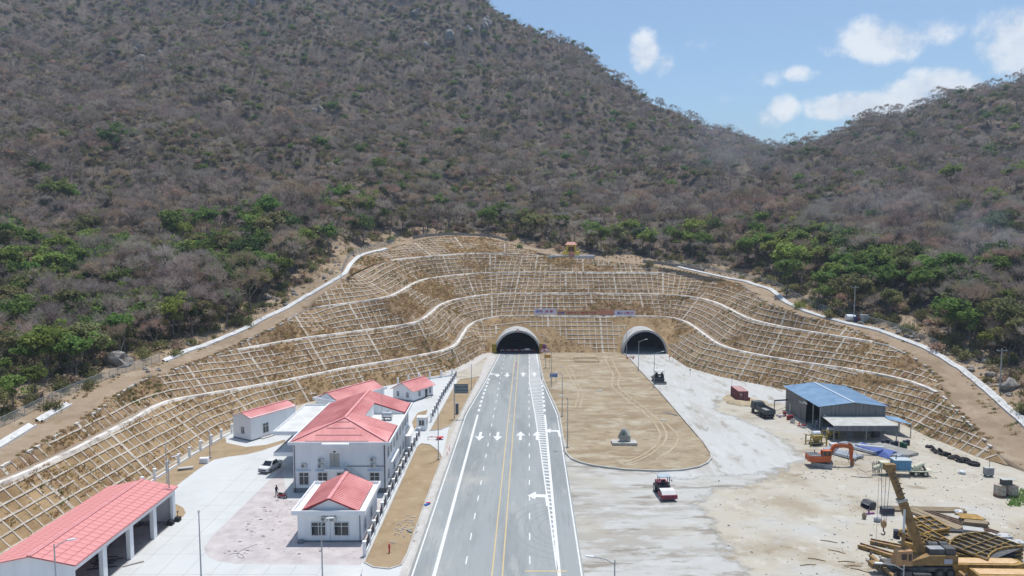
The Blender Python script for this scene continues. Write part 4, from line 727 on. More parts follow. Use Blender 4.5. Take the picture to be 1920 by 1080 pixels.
def undergrowth():
    pts = []
    for (y0, y1, sp) in ((60, 240, 2.4), (240, 400, 3.4), (400, 900, 4.6)):
        xs = np.arange(-640, 700, sp); ys = np.arange(y0, y1, sp); X, Y = np.meshgrid(xs, ys); q = np.c_[X.ravel(), Y.ravel()] + RNG.uniform(-.5, .5, (X.size, 2)) * sp; pts.append(q[np.abs(q[:, 0]) < q[:, 1] * .76 + 10])
    q = np.vstack(pts); z, sd = terrain(q); px, py, d = project(np.c_[q, z]); k = (sd > 6.5) & (px > -60) & (px < 1980) & (py > -20) & (RNG.random(len(q)) < .9 * sstep(sd + 6 * (fbm(q[:, 0] / 6, q[:, 1] / 6, 2) - .5), 5.5, 12)) & clear_of_drain(q, 1.5, 2.5); return q[k], z[k]
uq, uz = undergrowth(); uv = np.where(RNG.random(len(uq)) < .45, 1, np.where(RNG.random(len(uq)) < .72, 0, 2))
points_obj('undergrowth', np.c_[uq, uz - .1], uv, RNG.uniform(.55, 1.5, len(uq)) * (1 + .5 * sstep(uq[:, 1], 260, 500)), RNG.uniform(0, 6.28, len(uq)), ssrc, 'dry shrubs and grass under the trees')
# --------- dry grass tufts on the cut slope
m_tuft = [mat('straw_grass', (.38, .275, .13), (.52, .39, .2), .6, .95, vary=.3), mat('rust_grass', (.36, .25, .13), (.49, .35, .19), .6, .95, vary=.3), mat('slope_weed', (.1, .13, .04), (.18, .2, .075), .6, .9, vary=.3)]
for _m in m_tuft: translucent(_m, .55)
def tuft(seed, H, n, m):
    rnd = random.Random(seed); V = []; Fs = []
    for k in range(n):
        a = rnd.uniform(0, 6.28); r = rnd.uniform(0, .35); b = Vector((r * math.cos(a), r * math.sin(a), -.05)); d = Vector((math.cos(a) * rnd.uniform(.1, .6), math.sin(a) * rnd.uniform(.1, .6), 1)).normalized()
        s = Vector((-math.sin(a), math.cos(a), 0)) * rnd.uniform(.05, .1); e = b + d * H * rnd.uniform(.5, 1.1); i = len(V); V += [b - s, b + s, e]; Fs.append((i, i + 1, i + 2))
    return obj('grass_tuft', V, Fs, m)
def slope_grass():
    P = []; var = []
    for T in TIERS:
        n = len(T.up); area = T.len.sum(); m = int(area * 11); i = RNG.uniform(0, n - 1, m); w = np.interp(i, np.arange(n), T.len); k = RNG.random(m) < w / T.len.max(); i = i[k]; v = RNG.random(len(i))
        p = T.pt(i, v); g = grass_cover(p, T.seed); f = fbm(p[:, 0] / 2.2 + 9, p[:, 1] / 2.2 + p[:, 2] / 2, 3)
        keep = (RNG.random(len(p)) < np.clip(.16 + 1.3 * (g - .44) + .8 * (f - .5), .05, .6)) & ~in_tunnel(p, 2.2) & ~((p[:, 1] > 236) & (p[:, 2] < 11) & (np.abs(p[:, 0] - 23) < 34) & (RNG.random(len(p)) < .8))
        p = p[keep]; gg = fbm(p[:, 0] / 20 + 33, p[:, 1] / 20, 3); P.append(p); ub = RNG.random(len(p)); var.append(np.where((gg > .62) & (ub < .35), 2, np.where(ub < .5 - 2.2 * (gg - .5), 0, 1)))
    i = RNG.integers(6, len(RF) - 40, 9000); o = np.where(RNG.random(9000) < .4, np.abs(RNG.normal(0, .5, 9000)), RNG.uniform(5, 17, 9000)); q = RF[i, :2] + RFn[i] * o[:, None]; z, sd = terrain(q)
    k = (sd > .05) & (fbm(q[:, 0] / 4, q[:, 1] / 4, 3) > .47); P.append(np.c_[q, z][k]); var.append(np.where(RNG.random(k.sum()) < .2, 2, RNG.integers(0, 2, k.sum())))
    return np.vstack(P), np.concatenate(var)
gpnt, gvar = slope_grass()
tufts = [tuft(1, .34, 24, m_tuft[0]), tuft(2, .32, 22, m_tuft[1]), tuft(3, .34, 22, m_tuft[2])]
for t, i in zip(tufts, (100, 2000, 5000)): t.location = gpnt[i]; tag(t, 'tuft of dry grass on the cut slope', kind='stuff')
points_obj('slope_grass', gpnt, gvar, RNG.uniform(.6, 1.5, len(gpnt)), RNG.uniform(0, 6.28, len(gpnt)), [[t] for t in tufts], 'dry straw grass growing over the cut slope')
print('trees', len(tq), 'single', single.sum(), 'under', len(uq), 'tufts', len(gpnt))
# ================================================================ GROUND, ROAD, YARD
def pxs(L, z=0.0): return [(G(x, y).x, G(x, y).y) for x, y in L]
def layer(name, poly, z, m, label=None, rag=0.0, step=2.0, seed=0, parent=None):
    """level sheet; rag > 0 gives it a ragged edge"""
    P = [Vector((p[0], p[1])) for p in poly]
    if rag:
        rnd = random.Random(seed); Q = []
        for a, b in zip(P, P[1:] + P[:1]):
            n = max(1, int((b - a).length / step)); t = (b - a).normalized() if (b - a).length > 0 else Vector((1, 0)); nn = Vector((-t.y, t.x))
            for k in range(n): p = a + (b - a) * k / n; Q.append(p + nn * ((float(fbm(np.array([p.x / 4 + seed]), np.array([p.y / 4]), 4)[0]) - .5) * 4 * rag))
        P = Q
    o = MB().sheet([(p.x, p.y) for p in P], z).build(name, m, parent)
    if parent is None: tag(o, label, kind='structure')
    return o
m_yard = ground_mat('yard_dirt', (.42, .385, .32), [((.30, .25, .18), .06, .48, .62, (1, 1, 1), .8), ((.43, .425, .40), .05, .5, .66, (1, 1.4, 1), .9), ((.235, .185, .125), .16, .57, .66, (.7, 1.3, 1), .75), ((.50, .475, .42), .3, .55, .68, (1, 1, 1), .7), ((.33, .32, .30), .45, .56, .64, (.6, 1.2, 1), .5)], bscale=2.2)
m_greyyard = ground_mat('dusty_gravel', (.42, .415, .395), [((.31, .29, .255), .15, .48, .57, (.3, 1, 1), .85), ((.225, .2, .165), .3, .54, .6, (.26, 1, 1), .85), ((.47, .47, .455), .5, .5, .62, (.4, 1, 1), .7), ((.37, .335, .275), .05, .5, .66, (1, 1, 1), .6), ((.25, .235, .205), 1.1, .58, .66, (.35, 1, 1), .5)], edge=4.0, speck=.22)
m_greylane = ground_mat('dusty_lane', (.445, .445, .43), [((.37, .35, .315), .14, .5, .62, (1.2, .3, 1), .8), ((.265, .24, .2), .25, .56, .63, (1.2, .35, 1), .75), ((.49, .495, .485), .4, .5, .64, (1.5, .3, 1), .7), ((.31, .295, .26), .9, .57, .66, (1.4, .22, 1), .5)], edge=3.0, speck=.2)
m_asph = ground_mat('dusty_asphalt', (.285, .302, .303), [((.21, .225, .228), .07, .44, .62, (2.2, .28, 1), .85), ((.355, .365, .35), .18, .52, .66, (1.6, .3, 1), .7), ((.40, .385, .345), .05, .54, .7, (1, .8, 1), .6), ((.215, .23, .233), .8, .55, .64, (2.5, .12, 1), .55), ((.23, .24, .24), 1.5, .56, .66, (.2, 2, 1), .3)], bscale=14, bump=.12, speck=.14)
m_asph2 = mat('clean_asphalt', (.12, .125, .13), (.2, .21, .215), .2, .9, .1, 8, bscale=20)
m_conc = ground_mat('pale_concrete', (.515, .525, .52), [((.46, .47, .465), .08, .45, .65, (1, 1, 1), .8), ((.55, .555, .545), .3, .5, .7, (1, .5, 1), .6), ((.42, .41, .385), .12, .6, .75, (1, 1, 1), .6)], bump=.05, speck=.04, bscale=10)
m_conc2 = mat('kerb_concrete', (.36, .35, .33), (.48, .465, .435), .4, .9, .1)
m_walk = mat('pavement_tiles', (.41, .385, .36), (.51, .485, .46), .5, .9, .1)
m_dirt = ground_mat('verge_dirt', (.315, .235, .145), [((.25, .18, .105), .25, .45, .62, (1, 1, 1), .7), ((.375, .295, .195), .4, .52, .68, (1, 1, 1), .7), ((.22, .175, .09), .12, .58, .7, (1, 1, 1), .5)], bump=.5)
m_island = ground_mat('island_dirt', (.325, .262, .178), [((.24, .182, .112), .14, .44, .58, (.5, 1.3, 1), .85), ((.4, .345, .26), .22, .5, .62, (.6, 1.4, 1), .8), ((.21, .155, .09), .5, .54, .62, (.6, 1.2, 1), .65), ((.42, .38, .31), .06, .54, .66, (1, 1, 1), .7), ((.23, .175, .11), 1.2, .55, .63, (.5, 1.2, 1), .55)], bump=.9, bscale=2.5, speck=.25)
m_rut = mat('rut_dirt', (.33, .265, .175), (.42, .345, .25), .4, .97, .2)
m_wht = mat('road_paint', (.56, .565, .56), (.7, .7, .69), 1.5, .7)
m_yel = mat('yellow_road_paint', (.5, .37, .17), (.58, .45, .24), 1.5, .7)
base = MB().sheet([(-1100, -70), (1200, -70), (1200, 1250), (-1100, 1250)], -2.6).build("ground", m_hill); tag(base, "wide ground far around the site", kind="structure")
def soft_layer(name, poly, z, m, label, s_=1.6):
    bm = bmesh.new(); bm.faces.new([bm.verts.new((p[0], p[1], 0)) for p in poly]); xs = [p[0] for p in poly]; yy = [p[1] for p in poly]
    for k in np.arange(min(xs) + s_ * .37, max(xs), s_): bmesh.ops.bisect_plane(bm, geom=bm.verts[:] + bm.edges[:] + bm.faces[:], plane_co=(k, 0, 0), plane_no=(1, 0, 0))
    for k in np.arange(min(yy) + s_ * .41, max(yy), s_): bmesh.ops.bisect_plane(bm, geom=bm.verts[:] + bm.edges[:] + bm.faces[:], plane_co=(0, k, 0), plane_no=(0, 1, 0))
    for v in bm.verts: v.co.z = z
    bmesh.ops.recalc_face_normals(bm, faces=bm.faces)
    if sum(f.normal.z for f in bm.faces) < 0: bmesh.ops.reverse_faces(bm, faces=bm.faces)
    Q = np.array([v.co[:] for v in bm.verts]); C = np.array([(p[0], p[1], 0) for p in list(poly) + [poly[0]]]); D = np.abs(near_xy(Q, C)[0])
    me = bpy.data.meshes.new(name); bm.to_mesh(me); bm.free(); me.materials.append(m); at = me.attributes.new('edge', 'FLOAT', 'POINT'); at.data.foreach_set('value', D.astype(np.float32)); return tag(link(name, me), label, kind='structure')
# the level floor of the cut, out to the foot of the slopes
floor_poly = [(-66.5, 15), (-64.5, 50), (-63.5, 80), (-62.5, 115), (-61, 143), (-56.5, 158.5), (-49.5, 170.6), (-40.5, 181.6), (-32.5, 189.6), (-21, 202.6), (-17.5, 208.5), (-14.5, 218), (-11.5, 230), (-9.2, 238.8), (10, 238.8), (30, 238.8), (53.2, 237.6), (53.4, 228), (54, 213.4), (59.5, 199.4), (66.4, 190.4), (72, 182.5), (79.4, 165.4), (85, 148.8), (85.1, 140), (86, 134.6), (86.4, 128.6), (87.6, 124.9), (99, 122), (108, 104), (120, 60), (122, 15)]
layer('yard_ground', floor_poly, -.004, m_yard, 'sandy trodden ground of the construction yard')
AX = .0230
def road(c, Y): return (c + AX * Y, Y)
Y0, Y1 = 40.0, 246.0
# work lane from the right tunnel and the dusty slab in front of the island
soft_layer('dusty_slab', [(3, 15), (3, 138)] + pxs([(1090, 850), (1170, 868), (1240, 872), (1300, 868), (1345, 862), (1400, 866), (1520, 868), (1470, 892), (1440, 912), (1350, 925), (1332, 945), (1372, 1008), (1420, 1072), (1480, 1160)]) + [(44, 55), (50, 15)], .004, m_greyyard, 'patchy grey concrete slab beside the road')
soft_layer('dusty_lane', [(30, 252), (58, 252), (60, 232), (58.5, 214), (64, 202), (71, 194), (77, 187)] + pxs([(1500, 742), (1484, 762), (1440, 757), (1405, 762), (1352, 752), (1352, 768), (1425, 797), (1485, 826), (1525, 866), (1440, 892), (1250, 905)]) + [(20, 128), (20, 135), (30, 200)], .008, m_greylane, 'dusty grey lane coming out of the right tunnel')
# asphalt road
def edgeL(Y): return np.interp(Y, [0, 157, 193, 234, 260], [-14.4, -14.4, -12.0, -9.9, -9.4])
def edgeR(Y): return np.interp(Y, [0, 157, 193, 234, 260], [6.85, 6.95, 4.2, 3.3, 3.2])
ys = np.r_[np.arange(Y0, Y1, 4.0), Y1]
layer('road', [road(edgeL(y), y) for y in ys] + [road(edgeR(y), y) for y in ys[::-1]], .012, m_asph, 'grey asphalt road running into the left tunnel')
def line(name, cs, w, m, y0=Y0, y1=Y1, z=.016, parent=None, step=4.0):
    yy = np.r_[np.arange(y0, y1, step), y1]; c = cs if callable(cs) else (lambda y: cs)
    V = []; 
    for y in yy:
        x = c(y) + AX * y; V += [(x - w / 2, y, z), (x + w / 2, y, z)]
    Fs = [(2 * i, 2 * i + 1, 2 * i + 3, 2 * i + 2) for i in range(len(yy) - 1)]
    return obj(name, V, Fs, m, parent)
marks = empty('road_marking', (0, 0, 0)); marks['kind'] = 'structure'; marks['label'] = 'white and yellow painted lines on the asphalt road'
line('edge_line', lambda y: edgeL(y) + .35, .2, m_wht, parent=marks); line('edge_line', lambda y: edgeR(y) - .3, .2, m_wht, parent=marks)
line('yellow_line', -4.35, .16, m_yel, parent=marks); line('yellow_line', -3.07, .16, m_yel, parent=marks)
line('solid_line', -11.4, .45, m_wht, y1=157, parent=marks)
for y in np.arange(160, 196, 4.2): line('dash', lambda q: -11.4 + .4 * sstep(q, 170, 196), .5, m_wht, y, y + 2.2, parent=marks, step=3)
for y in np.arange(44, 236, 6.9):
    line('dash', -7.78, .17, m_wht, y, y + 2.2, parent=marks, step=3); line('dash', .28, .17, m_wht, y, y + 2.2, parent=marks, step=3)
hl = lambda y: float(np.interp(y, [40, 85, 132, 158, 190, 260], [5.0, 3.62, 2.4, 1.6, .4, .28])); hr = lambda y: float(np.interp(y, [40, 195, 234, 260], [3.95, 3.85, 2.75, 2.7]))
line('hatch_edge', hl, .22, m_wht, 84, Y1, parent=marks); line('solid_line', 3.87, .42, m_wht, y1=157, parent=marks)
for y in np.arange(160, 195, 4.2): line('dash', 3.87, .55, m_wht, y, y + 2.2, parent=marks, step=3)
line('hatch_edge', lambda y: hr(y), .2, m_wht, 195, Y1, parent=marks)
y = 86.0
while y < 240:
    a, b = hl(y) + AX * y + .1, hr(y) + AX * y - .1
    if b - a > .25: obj('hatch_stripe', [(a, y, .0165), (b, y - .28 * (b - a) ** .5, .0165), (b, y + .55 - .28 * (b - a) ** .5, .0165), (a, y + .55, .0165)], [(0, 1, 2, 3)], m_wht, marks)
    y += 1.62
def arrow(px, py, kind, L_=6.0, z=.02):
    g = G(px, py); mb = MB(); w = .28; s = 1.0 if kind != 'down' else -1.0; hh = L_ / 2
    T = lambda x, yy: (g.x + x + AX * yy, g.y + yy)
    if kind in ('up', 'down'):
        P = [T(-w, -hh * s), T(w, -hh * s), T(w, .1 * s), T(.95, .1 * s), T(0, hh * s), T(-.95, .1 * s), T(-w, .1 * s)]
    elif kind == 'left':
        P = [T(.95, -hh), T(1.5, -hh), T(1.3, hh * .55), T(-.6, hh * .62), T(-.5, hh), T(-1.9, hh * .42), T(-.7, -hh * .1), T(-.62, hh * .22), T(.85, hh * .14)]
    else:   # down and left
        P = [T(.3, hh * .5), T(-1.6, hh * .55), T(-1.55, hh * .8), T(-2.7, hh * .4), T(-1.65, 0), T(-1.62, hh * .28), T(-.25, hh * .2), T(-.25, -.1), T(-.9, -.1), T(0, -hh), T(.9, -.1), T(.3, -.1)]
    mb.sheet(P, z).build('arrow', m_wht, marks)
for a in ((900, 818, 'down'), (933, 818, 'down'), (976, 817, 'up'), (1007, 817, 'up'), (1038, 811, 'left'), (1012, 935, 'left'), (933, 703, 'turn'), (951, 703, 'down'), (981, 702, 'up'), (1002, 702, 'up')): arrow(*a)
g = G(1030, 1071); MB().sheet([(g.x - 3, g.y - .12), (g.x + 2.2, g.y - .12), (g.x + 2.2, g.y + .12), (g.x - 3, g.y + .12)], .02).build('stop_line', m_yel, marks)
# tyre marks curving over the asphalt
m_skid = mat('tyre_marks', (.22, .235, .238), (.255, .27, .272), 1.0, .9, stretch=(1, 1, 1))
def skid(pts, w, parent):
    P = resample3([tuple(G(x, y)) for x, y in pts], 4.0); P = smooth3(resample3(P, .8), 2.5)[2:-2]; n = normals2(P); V = []
    for p, q in zip(P, n): V += [(p[0] - q[0] * w / 2, p[1] - q[1] * w / 2, .0145), (p[0] + q[0] * w / 2, p[1] + q[1] * w / 2, .0145)]
    obj('tyre_mark', V, [(2 * i, 2 * i + 2, 2 * i + 3, 2 * i + 1) for i in range(len(P) - 1)], m_skid, parent)
sk = empty('tyre_mark_group', (0, 0, 0)); sk['kind'] = 'structure'; sk['label'] = 'dark curved tyre marks on the asphalt'
def skid_arc(cx, cy, rx, ry, a0, a1, w):
    V = []; n = 26
    for k in range(n + 1):
        a = math.radians(a0 + (a1 - a0) * k / n)
        for s_ in (-1, 1): V.append((cx + (rx + s_ * w / 2) * math.cos(a), cy + (ry + s_ * w / 2) * math.sin(a), .0145))
    obj('tyre_mark', V, [(2 * k, 2 * k + 1, 2 * k + 3, 2 * k + 2) for k in range(n)], m_skid, sk)
g1 = G(1040, 990)
for rr in (4.2, 5.9, 7.0, 8.6, 10.2): skid_arc(g1.x + 1, g1.y, rr * .75, rr * .95, 95, 262, .16)
g2 = G(950, 838)
for rr in (4.0, 5.6, 7.2, 8.8): skid_arc(g2.x - 1, g2.y + 6, rr * .7, rr * 1.2, 185, 320, .16)
# kerb strips and pavements
def kerb(poly, w=.25, h=.15, name='kerb', label='low concrete kerb', m=m_conc2, closed=False):
    P = [Vector((p[0], p[1], 0)) for p in poly]; mb = MB()
    for a, b in zip(P, P[1:] + (P[:1] if closed else [])):
        if (b - a).length > .05: mb.bar(a + Vector((0, 0, h / 2 - .02)), b + Vector((0, 0, h / 2 - .02)), w, h + .04)
    o = mb.build(name, m); tag(o, label, kind='structure'); return o
kerb([road(edgeL(y) - .2, y) for y in np.arange(Y0, 236, 4)], .3, .12, label='kerb along the left edge of the asphalt road')
kerb([road(edgeR(y) + .2, y) for y in np.arange(133, 236, 4)], .3, .15, label='kerb between the asphalt road and the dirt island')
walk = [road(edgeL(y) - .36, y) for y in np.arange(60, 236, 4)] + pxs([(916, 664), (900, 706), (857, 790), (829, 860), (795, 950), (762, 1040), (748, 1080), (735, 1125), (720, 1180)])
layer('pavement', walk, .010, m_walk, 'pale tiled pavement along the left road edge')
# compound: white concrete, pavers, dirt verges
comp = [(-61.5, 30), (-61.5, 80), (-60.5, 116), (-58, 143), (-50, 160), (-38, 180), (-27, 195), (-17.5, 201)] + pxs([(857, 712), (842, 800), (829, 860), (795, 950), (762, 1040), (735, 1125)]) + [(-13.8, 50), (-13.5, 30)]
layer('compound_paving', comp, 0.0, m_conc, 'white concrete paving of the station compound')
m_paver = mat('pink_pavers', (.39, .35, .345), (.5, .465, .455), .5, .9, .1, 8, c3=(.45, .41, .405))
pav = pxs([(528, 880), (500, 905), (442, 962), (398, 1005), (382, 1028), (390, 1044), (408, 1052), (442, 1057), (676, 1060), (688, 1040), (716, 955), (716, 938), (541, 938)])
layer('paver_forecourt', pav, .006, m_paver, 'pinkish block paving in front of the gable house')
# individual pavers as raised courses along the near rows
pg = MB(); rnd = random.Random(9)
for k in range(420):
    x = rnd.uniform(-38, -20); yv = rnd.uniform(88, 108)
    if -30 < x < -19.4 and yv > 91: continue
    pg.box((x, yv, .006), (rnd.uniform(.35, .6), .28, .014))
o = pg.build('paver', mat('loose_pavers', (.33, .28, .28), (.53, .48, .48), 2, .9)); o['kind'] = 'stuff'; o['label'] = 'uneven pink paving blocks of the forecourt'
# expansion joints of the concrete slabs
m_joint = mat('slab_joint', (.36, .36, .35), (.44, .44, .43), 1, .9); jm = MB()
for k in range(8): jm.box((-46.5 + k * 3.6 * .9, 92, .003), (.09, 60, .004), 0)
for k in range(12): jm.box((-36, 72 + k * 5.4, .0032), (24, .09, .004), 0)
o = jm.build('slab_joint', m_joint); tag(o, 'thin joints between the white concrete slabs', kind='structure')
layer('dirt_verge', pxs([(262, 910), (300, 884), (340, 862), (385, 836), (424, 820), (424, 830), (461, 838), (500, 834), (535, 824), (534, 829), (516, 836), (490, 845), (462, 852), (427, 856), (400, 862), (372, 880), (345, 900), (318, 921)]), .008, m_dirt, 'strip of bare dirt between the white fence and the concrete', .12, 1.5, 5)
layer('dirt_verge', pxs([(313, 950), (330, 945), (344, 952), (348, 962), (340, 972), (322, 982), (313, 985)]), .010, m_dirt, 'small patch of dirt at the end of the garage', .08, 1, 6)
v1 = pxs([(683, 1055), (700, 1064), (730, 1067), (752, 1060), (764, 1038), (796, 945), (829, 858), (823, 846), (806, 834), (790, 832), (782, 838)]); layer('dirt_verge', v1, .014, m_dirt, 'long dirt verge between the dark railing and the pavement', .06, 2, 7)
v2 = pxs([(806, 808), (826, 806), (845, 798), (858, 784), (900, 706), (862, 712), (852, 724)]); layer('dirt_verge', v2, .014, m_dirt, 'dirt verge around the big grey road sign', .06, 2, 8)
layer('dirt_verge', pxs([(772, 792), (783, 774), (802, 768), (797, 785), (776, 806)]), .012, m_dirt, 'small dirt patch behind the guard booth', .06, 2, 9)
kerb(v1, .2, .12, 'kerb', 'kerb round the long dirt verge', closed=True); kerb(v2, .2, .12, 'kerb', 'kerb round the verge of the big road sign', closed=True)
# island of dirt between the two carriageways
il = [road(edgeR(y) + .36, y) for y in np.arange(237, 133, -4)] + pxs([(1061, 850), (1072, 862), (1090, 869), (1110, 874), (1170, 882), (1235, 884.5), (1280, 882.5), (1310, 877), (1327, 869), (1334, 860), (1332, 850), (1320, 832), (1290, 797), (1266, 769), (1236, 734), (1200, 694.6), (1176, 668)]) + [(37.5, 238.5)]
def island_z(Q):
    z = .05 + (fbm(Q[:, 0] / 6, Q[:, 1] / 6, 4) - .5) * .9; return z
def filled(name, poly, zf, m, label, s=2.0):
    """ground patch with gentle relief inside an outline"""
    bm = bmesh.new(); vs = [bm.verts.new((p[0], p[1], 0)) for p in poly]; bm.faces.new(vs)
    xs = [p[0] for p in poly]; yy = [p[1] for p in poly]
    for k in np.arange(min(xs) + s * .37, max(xs), s): bmesh.ops.bisect_plane(bm, geom=bm.verts[:] + bm.edges[:] + bm.faces[:], plane_co=(k, 0, 0), plane_no=(1, 0, 0))
    for k in np.arange(min(yy) + s * .41, max(yy), s): bmesh.ops.bisect_plane(bm, geom=bm.verts[:] + bm.edges[:] + bm.faces[:], plane_co=(0, k, 0), plane_no=(0, 1, 0))
    Q = np.array([v.co[:] for v in bm.verts]); z = zf(Q)
    for v, zz in zip(bm.verts, z): v.co.z = .03 if v.is_boundary else max(.03, zz)
    bmesh.ops.recalc_face_normals(bm, faces=bm.faces)
    if sum(f.normal.z for f in bm.faces) < 0: bmesh.ops.reverse_faces(bm, faces=bm.faces)
    me = bpy.data.meshes.new(name); bm.to_mesh(me); bm.free(); me.materials.append(m); me.polygons.foreach_set('use_smooth', [True] * len(me.polygons)); return tag(link(name, me), label, kind='structure')
filled('dirt_island', il, island_z, m_island, 'bare dirt island between the two carriageways')
kerb([p for p in il[25:]], .3, .3, label='curved concrete kerb round the end of the dirt island')
def rut(pts, w=.45):
    P = smooth3(resample3([tuple(G(x, y)) for x, y in pts], 1.0), 2.0); n = normals2(P); V = []
    z = np.maximum(island_z(P), .03) + .05
    for p, q, zz in zip(P, n, z): V += [(p[0] - q[0] * w / 2, p[1] - q[1] * w / 2, zz), (p[0] + q[0] * w / 2, p[1] + q[1] * w / 2, zz)]
    return obj('wheel_rut', V, [(2 * i, 2 * i + 2, 2 * i + 3, 2 * i + 1) for i in range(len(P) - 1)], m_rut, ruts)
ruts = empty('wheel_rut_group', (0, 0, 0)); ruts['kind'] = 'structure'; ruts['label'] = 'pale wheel ruts winding over the dirt island'
for dx in (0, 12):
    rut([(1132 + dx, 668), (1140 + dx, 685), (1150 + dx, 705), (1146 + dx, 725), (1160 + dx, 740), (1195 + dx, 765), (1225 + dx, 790), (1240 + dx, 815), (1232 + dx, 835), (1205 + dx, 855), (1170 + dx, 870)])
for dx in (0, 9): rut([(1060 + dx, 690), (1072 + dx, 715), (1085 + dx, 740), (1078 + dx, 765)], .35)
rut([(1250, 795), (1275, 820), (1262, 845), (1230, 862)])
# rain gully of pale rubble at the foot of the left slope near the tunnel
P = smooth3(resample3([(-20.2, 201.5, 0), (-16.4, 207.5, 0), (-13.2, 218, 0), (-10.4, 230, 0), (-8.6, 236, 0)], 1.5), 1.5); n = normals2(P)
tag(strip_mesh('toe_drain', [np.c_[P[:, :2] + n * 1.2, np.full(len(P), .5)], np.c_[P[:, :2] + n * .2, np.full(len(P), .06)], np.c_[P[:, :2] - n * 1.6, np.full(len(P), .05)], np.c_[P[:, :2] - n * 1.9, np.full(len(P), .02)]], m_walk), 'pale rubble drain at the foot of the slope beside the left tunnel', kind='structure')
# ================================================================ TUNNEL PORTALS
m_port = mat('portal_concrete', (.3, .3, .29), (.47, .47, .455), .6, .9, .15)
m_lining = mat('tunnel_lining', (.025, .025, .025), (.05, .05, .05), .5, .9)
def portal(c, w, h, y, label):
    root = empty('tunnel_portal', (c, y, 0), 0, label, 'tunnel portal'); n = 28
    A = [math.pi * i / n for i in range(n + 1)]
    def ring(grow, yy): return [Vector(((w + grow) * math.cos(a), yy, max(-.3, (h + grow) * math.sin(a) - .02))) for a in A]
    V = ring(0, 0) + ring(.65, 0) + ring(.65, 14) + ring(0, 14); m = n + 1; Fs = []
    for k in range(4):
        for i in range(n): a, b = k * m + i, ((k + 1) % 4) * m + i; Fs.append((a, a + 1, b + 1, b))
    obj('arch_ring', V, Fs, m_port, root, False)
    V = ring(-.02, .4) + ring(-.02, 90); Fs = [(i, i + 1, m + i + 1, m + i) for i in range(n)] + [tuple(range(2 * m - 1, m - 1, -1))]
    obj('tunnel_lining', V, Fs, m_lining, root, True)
    MB().sheet([(-w - .3, 0), (w + .3, 0), (w + .3, 90), (-w - .3, 90)], .022).build('tunnel_roadway', m_asph2 if c < 20 else m_greylane, root)
    return root
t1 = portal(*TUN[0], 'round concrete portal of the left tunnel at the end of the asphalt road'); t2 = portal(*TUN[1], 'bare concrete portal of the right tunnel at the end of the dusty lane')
# ================================================================ BUILDINGS OF THE COMPOUND
m_wall = mat('white_render', (.72, .735, .75), (.82, .83, .84), .5, .85, .05, stretch=(1, 1, .2))
m_wall_in = mat('inner_render', (.45,.46,.46), (.52,.53,.53), .6, .9)
m_roof = mat('red_roof_sheet', (.52, .185, .18), (.72, .33, .315), .22, .65, .08, spec=.35, stretch=(1, .6, 1))
m_roof2 = mat('red_roof_ridge', (.6, .25, .25), (.68, .32, .32), .6, .6)
m_flat = mat('flat_roof_screed', (.5, .5, .48), (.62, .62, .6), .35, .9, .05)
m_glass = mat('window_glass', (.035, .045, .05), None, rough=.12, spec=.6)
m_frame = mat('white_window_frame', (.62, .63, .63), None, rough=.5)
m_dark = mat('dark_void', (.03, .032, .035), None, rough=.9)
m_plinth = mat('grey_plinth', (.16, .17, .18), (.24, .25, .26), 1, .9)
m_steel = mat('painted_steel', (.42, .44, .46), None, rough=.5, metal=.2)
m_pipe = mat('dark_downpipe', (.09, .085, .1), None, rough=.6)
m_ac = mat('ac_casing', (.55, .55, .52), None, rough=.5)
def window(parent, c, w, h, face='-y', cols=2, transom=True, wood=None):
    """frame set in a recess with panes as its children; c is the centre on the wall plane, in the frame of the parent"""
    fx = face in ('-y', '+y'); sgn = -1 if face[0] == '-' else 1
    def B(mb, u0, u1, z0, z1, d0, d1):
        d0, d1 = sorted((sgn * d0, sgn * d1))
        if fx: mb.bb(c[0] + u0, c[0] + u1, c[1] + d0, c[1] + d1, c[2] + z0, c[2] + z1)
        else: mb.bb(c[0] + d0, c[0] + d1, c[1] + u0, c[1] + u1, c[2] + z0, c[2] + z1)
    mb = MB(); t = .08
    B(mb, -w / 2 - t, w / 2 + t, h / 2, h / 2 + t, -.02, .09); B(mb, -w / 2 - t, w / 2 + t, -h / 2 - t, -h / 2, -.02, .12)
    B(mb, -w / 2 - t, -w / 2, -h / 2, h / 2, -.02, .09); B(mb, w / 2, w / 2 + t, -h / 2, h / 2, -.02, .09)
    for k in range(1, cols): u = -w / 2 + w * k / cols; B(mb, u - t / 2, u + t / 2, -h / 2, h / 2, -.02, .08)
    zt_ = h / 2 - .3 * h
    if transom: B(mb, -w / 2, w / 2, zt_ - t / 2, zt_ + t / 2, -.02, .075)
    f = mb.build('window', m_frame, parent)
    for k in range(cols):
        for (a, b) in ((( -h / 2, zt_ - t / 2), (zt_ + t / 2, h / 2)) if transom else ((-h / 2, h / 2),)):
            p = MB(); B(p, -w / 2 + w * k / cols + t / 2, -w / 2 + w * (k + 1) / cols - t / 2, a + .01, b - .01, .01, .03); p.build('pane', m_glass, f)
    return f
def roof_ribs(a, b, c, d, sp, h=.05, w=.06):
    """standing seams of a sheet roof between eave a-b and ridge d-c"""
    a, b, c, d = map(Vector, (a, b, c, d)); n = max(2, int((b - a).length / sp)); mb = MB(); nr = (b - a).cross(d - a).normalized(); nr = nr if nr.z > 0 else -nr
    for k in range(n + 1):
        t = k / n; p = a + (b - a) * t; q = d + (c - d) * t
        if (p - q).length > .3: mb.bar(p + nr * h / 2, q + nr * h / 2, w, h)
    return mb
def stuff(o): o['kind'] = 'stuff'; return o
AC_PROTO = None
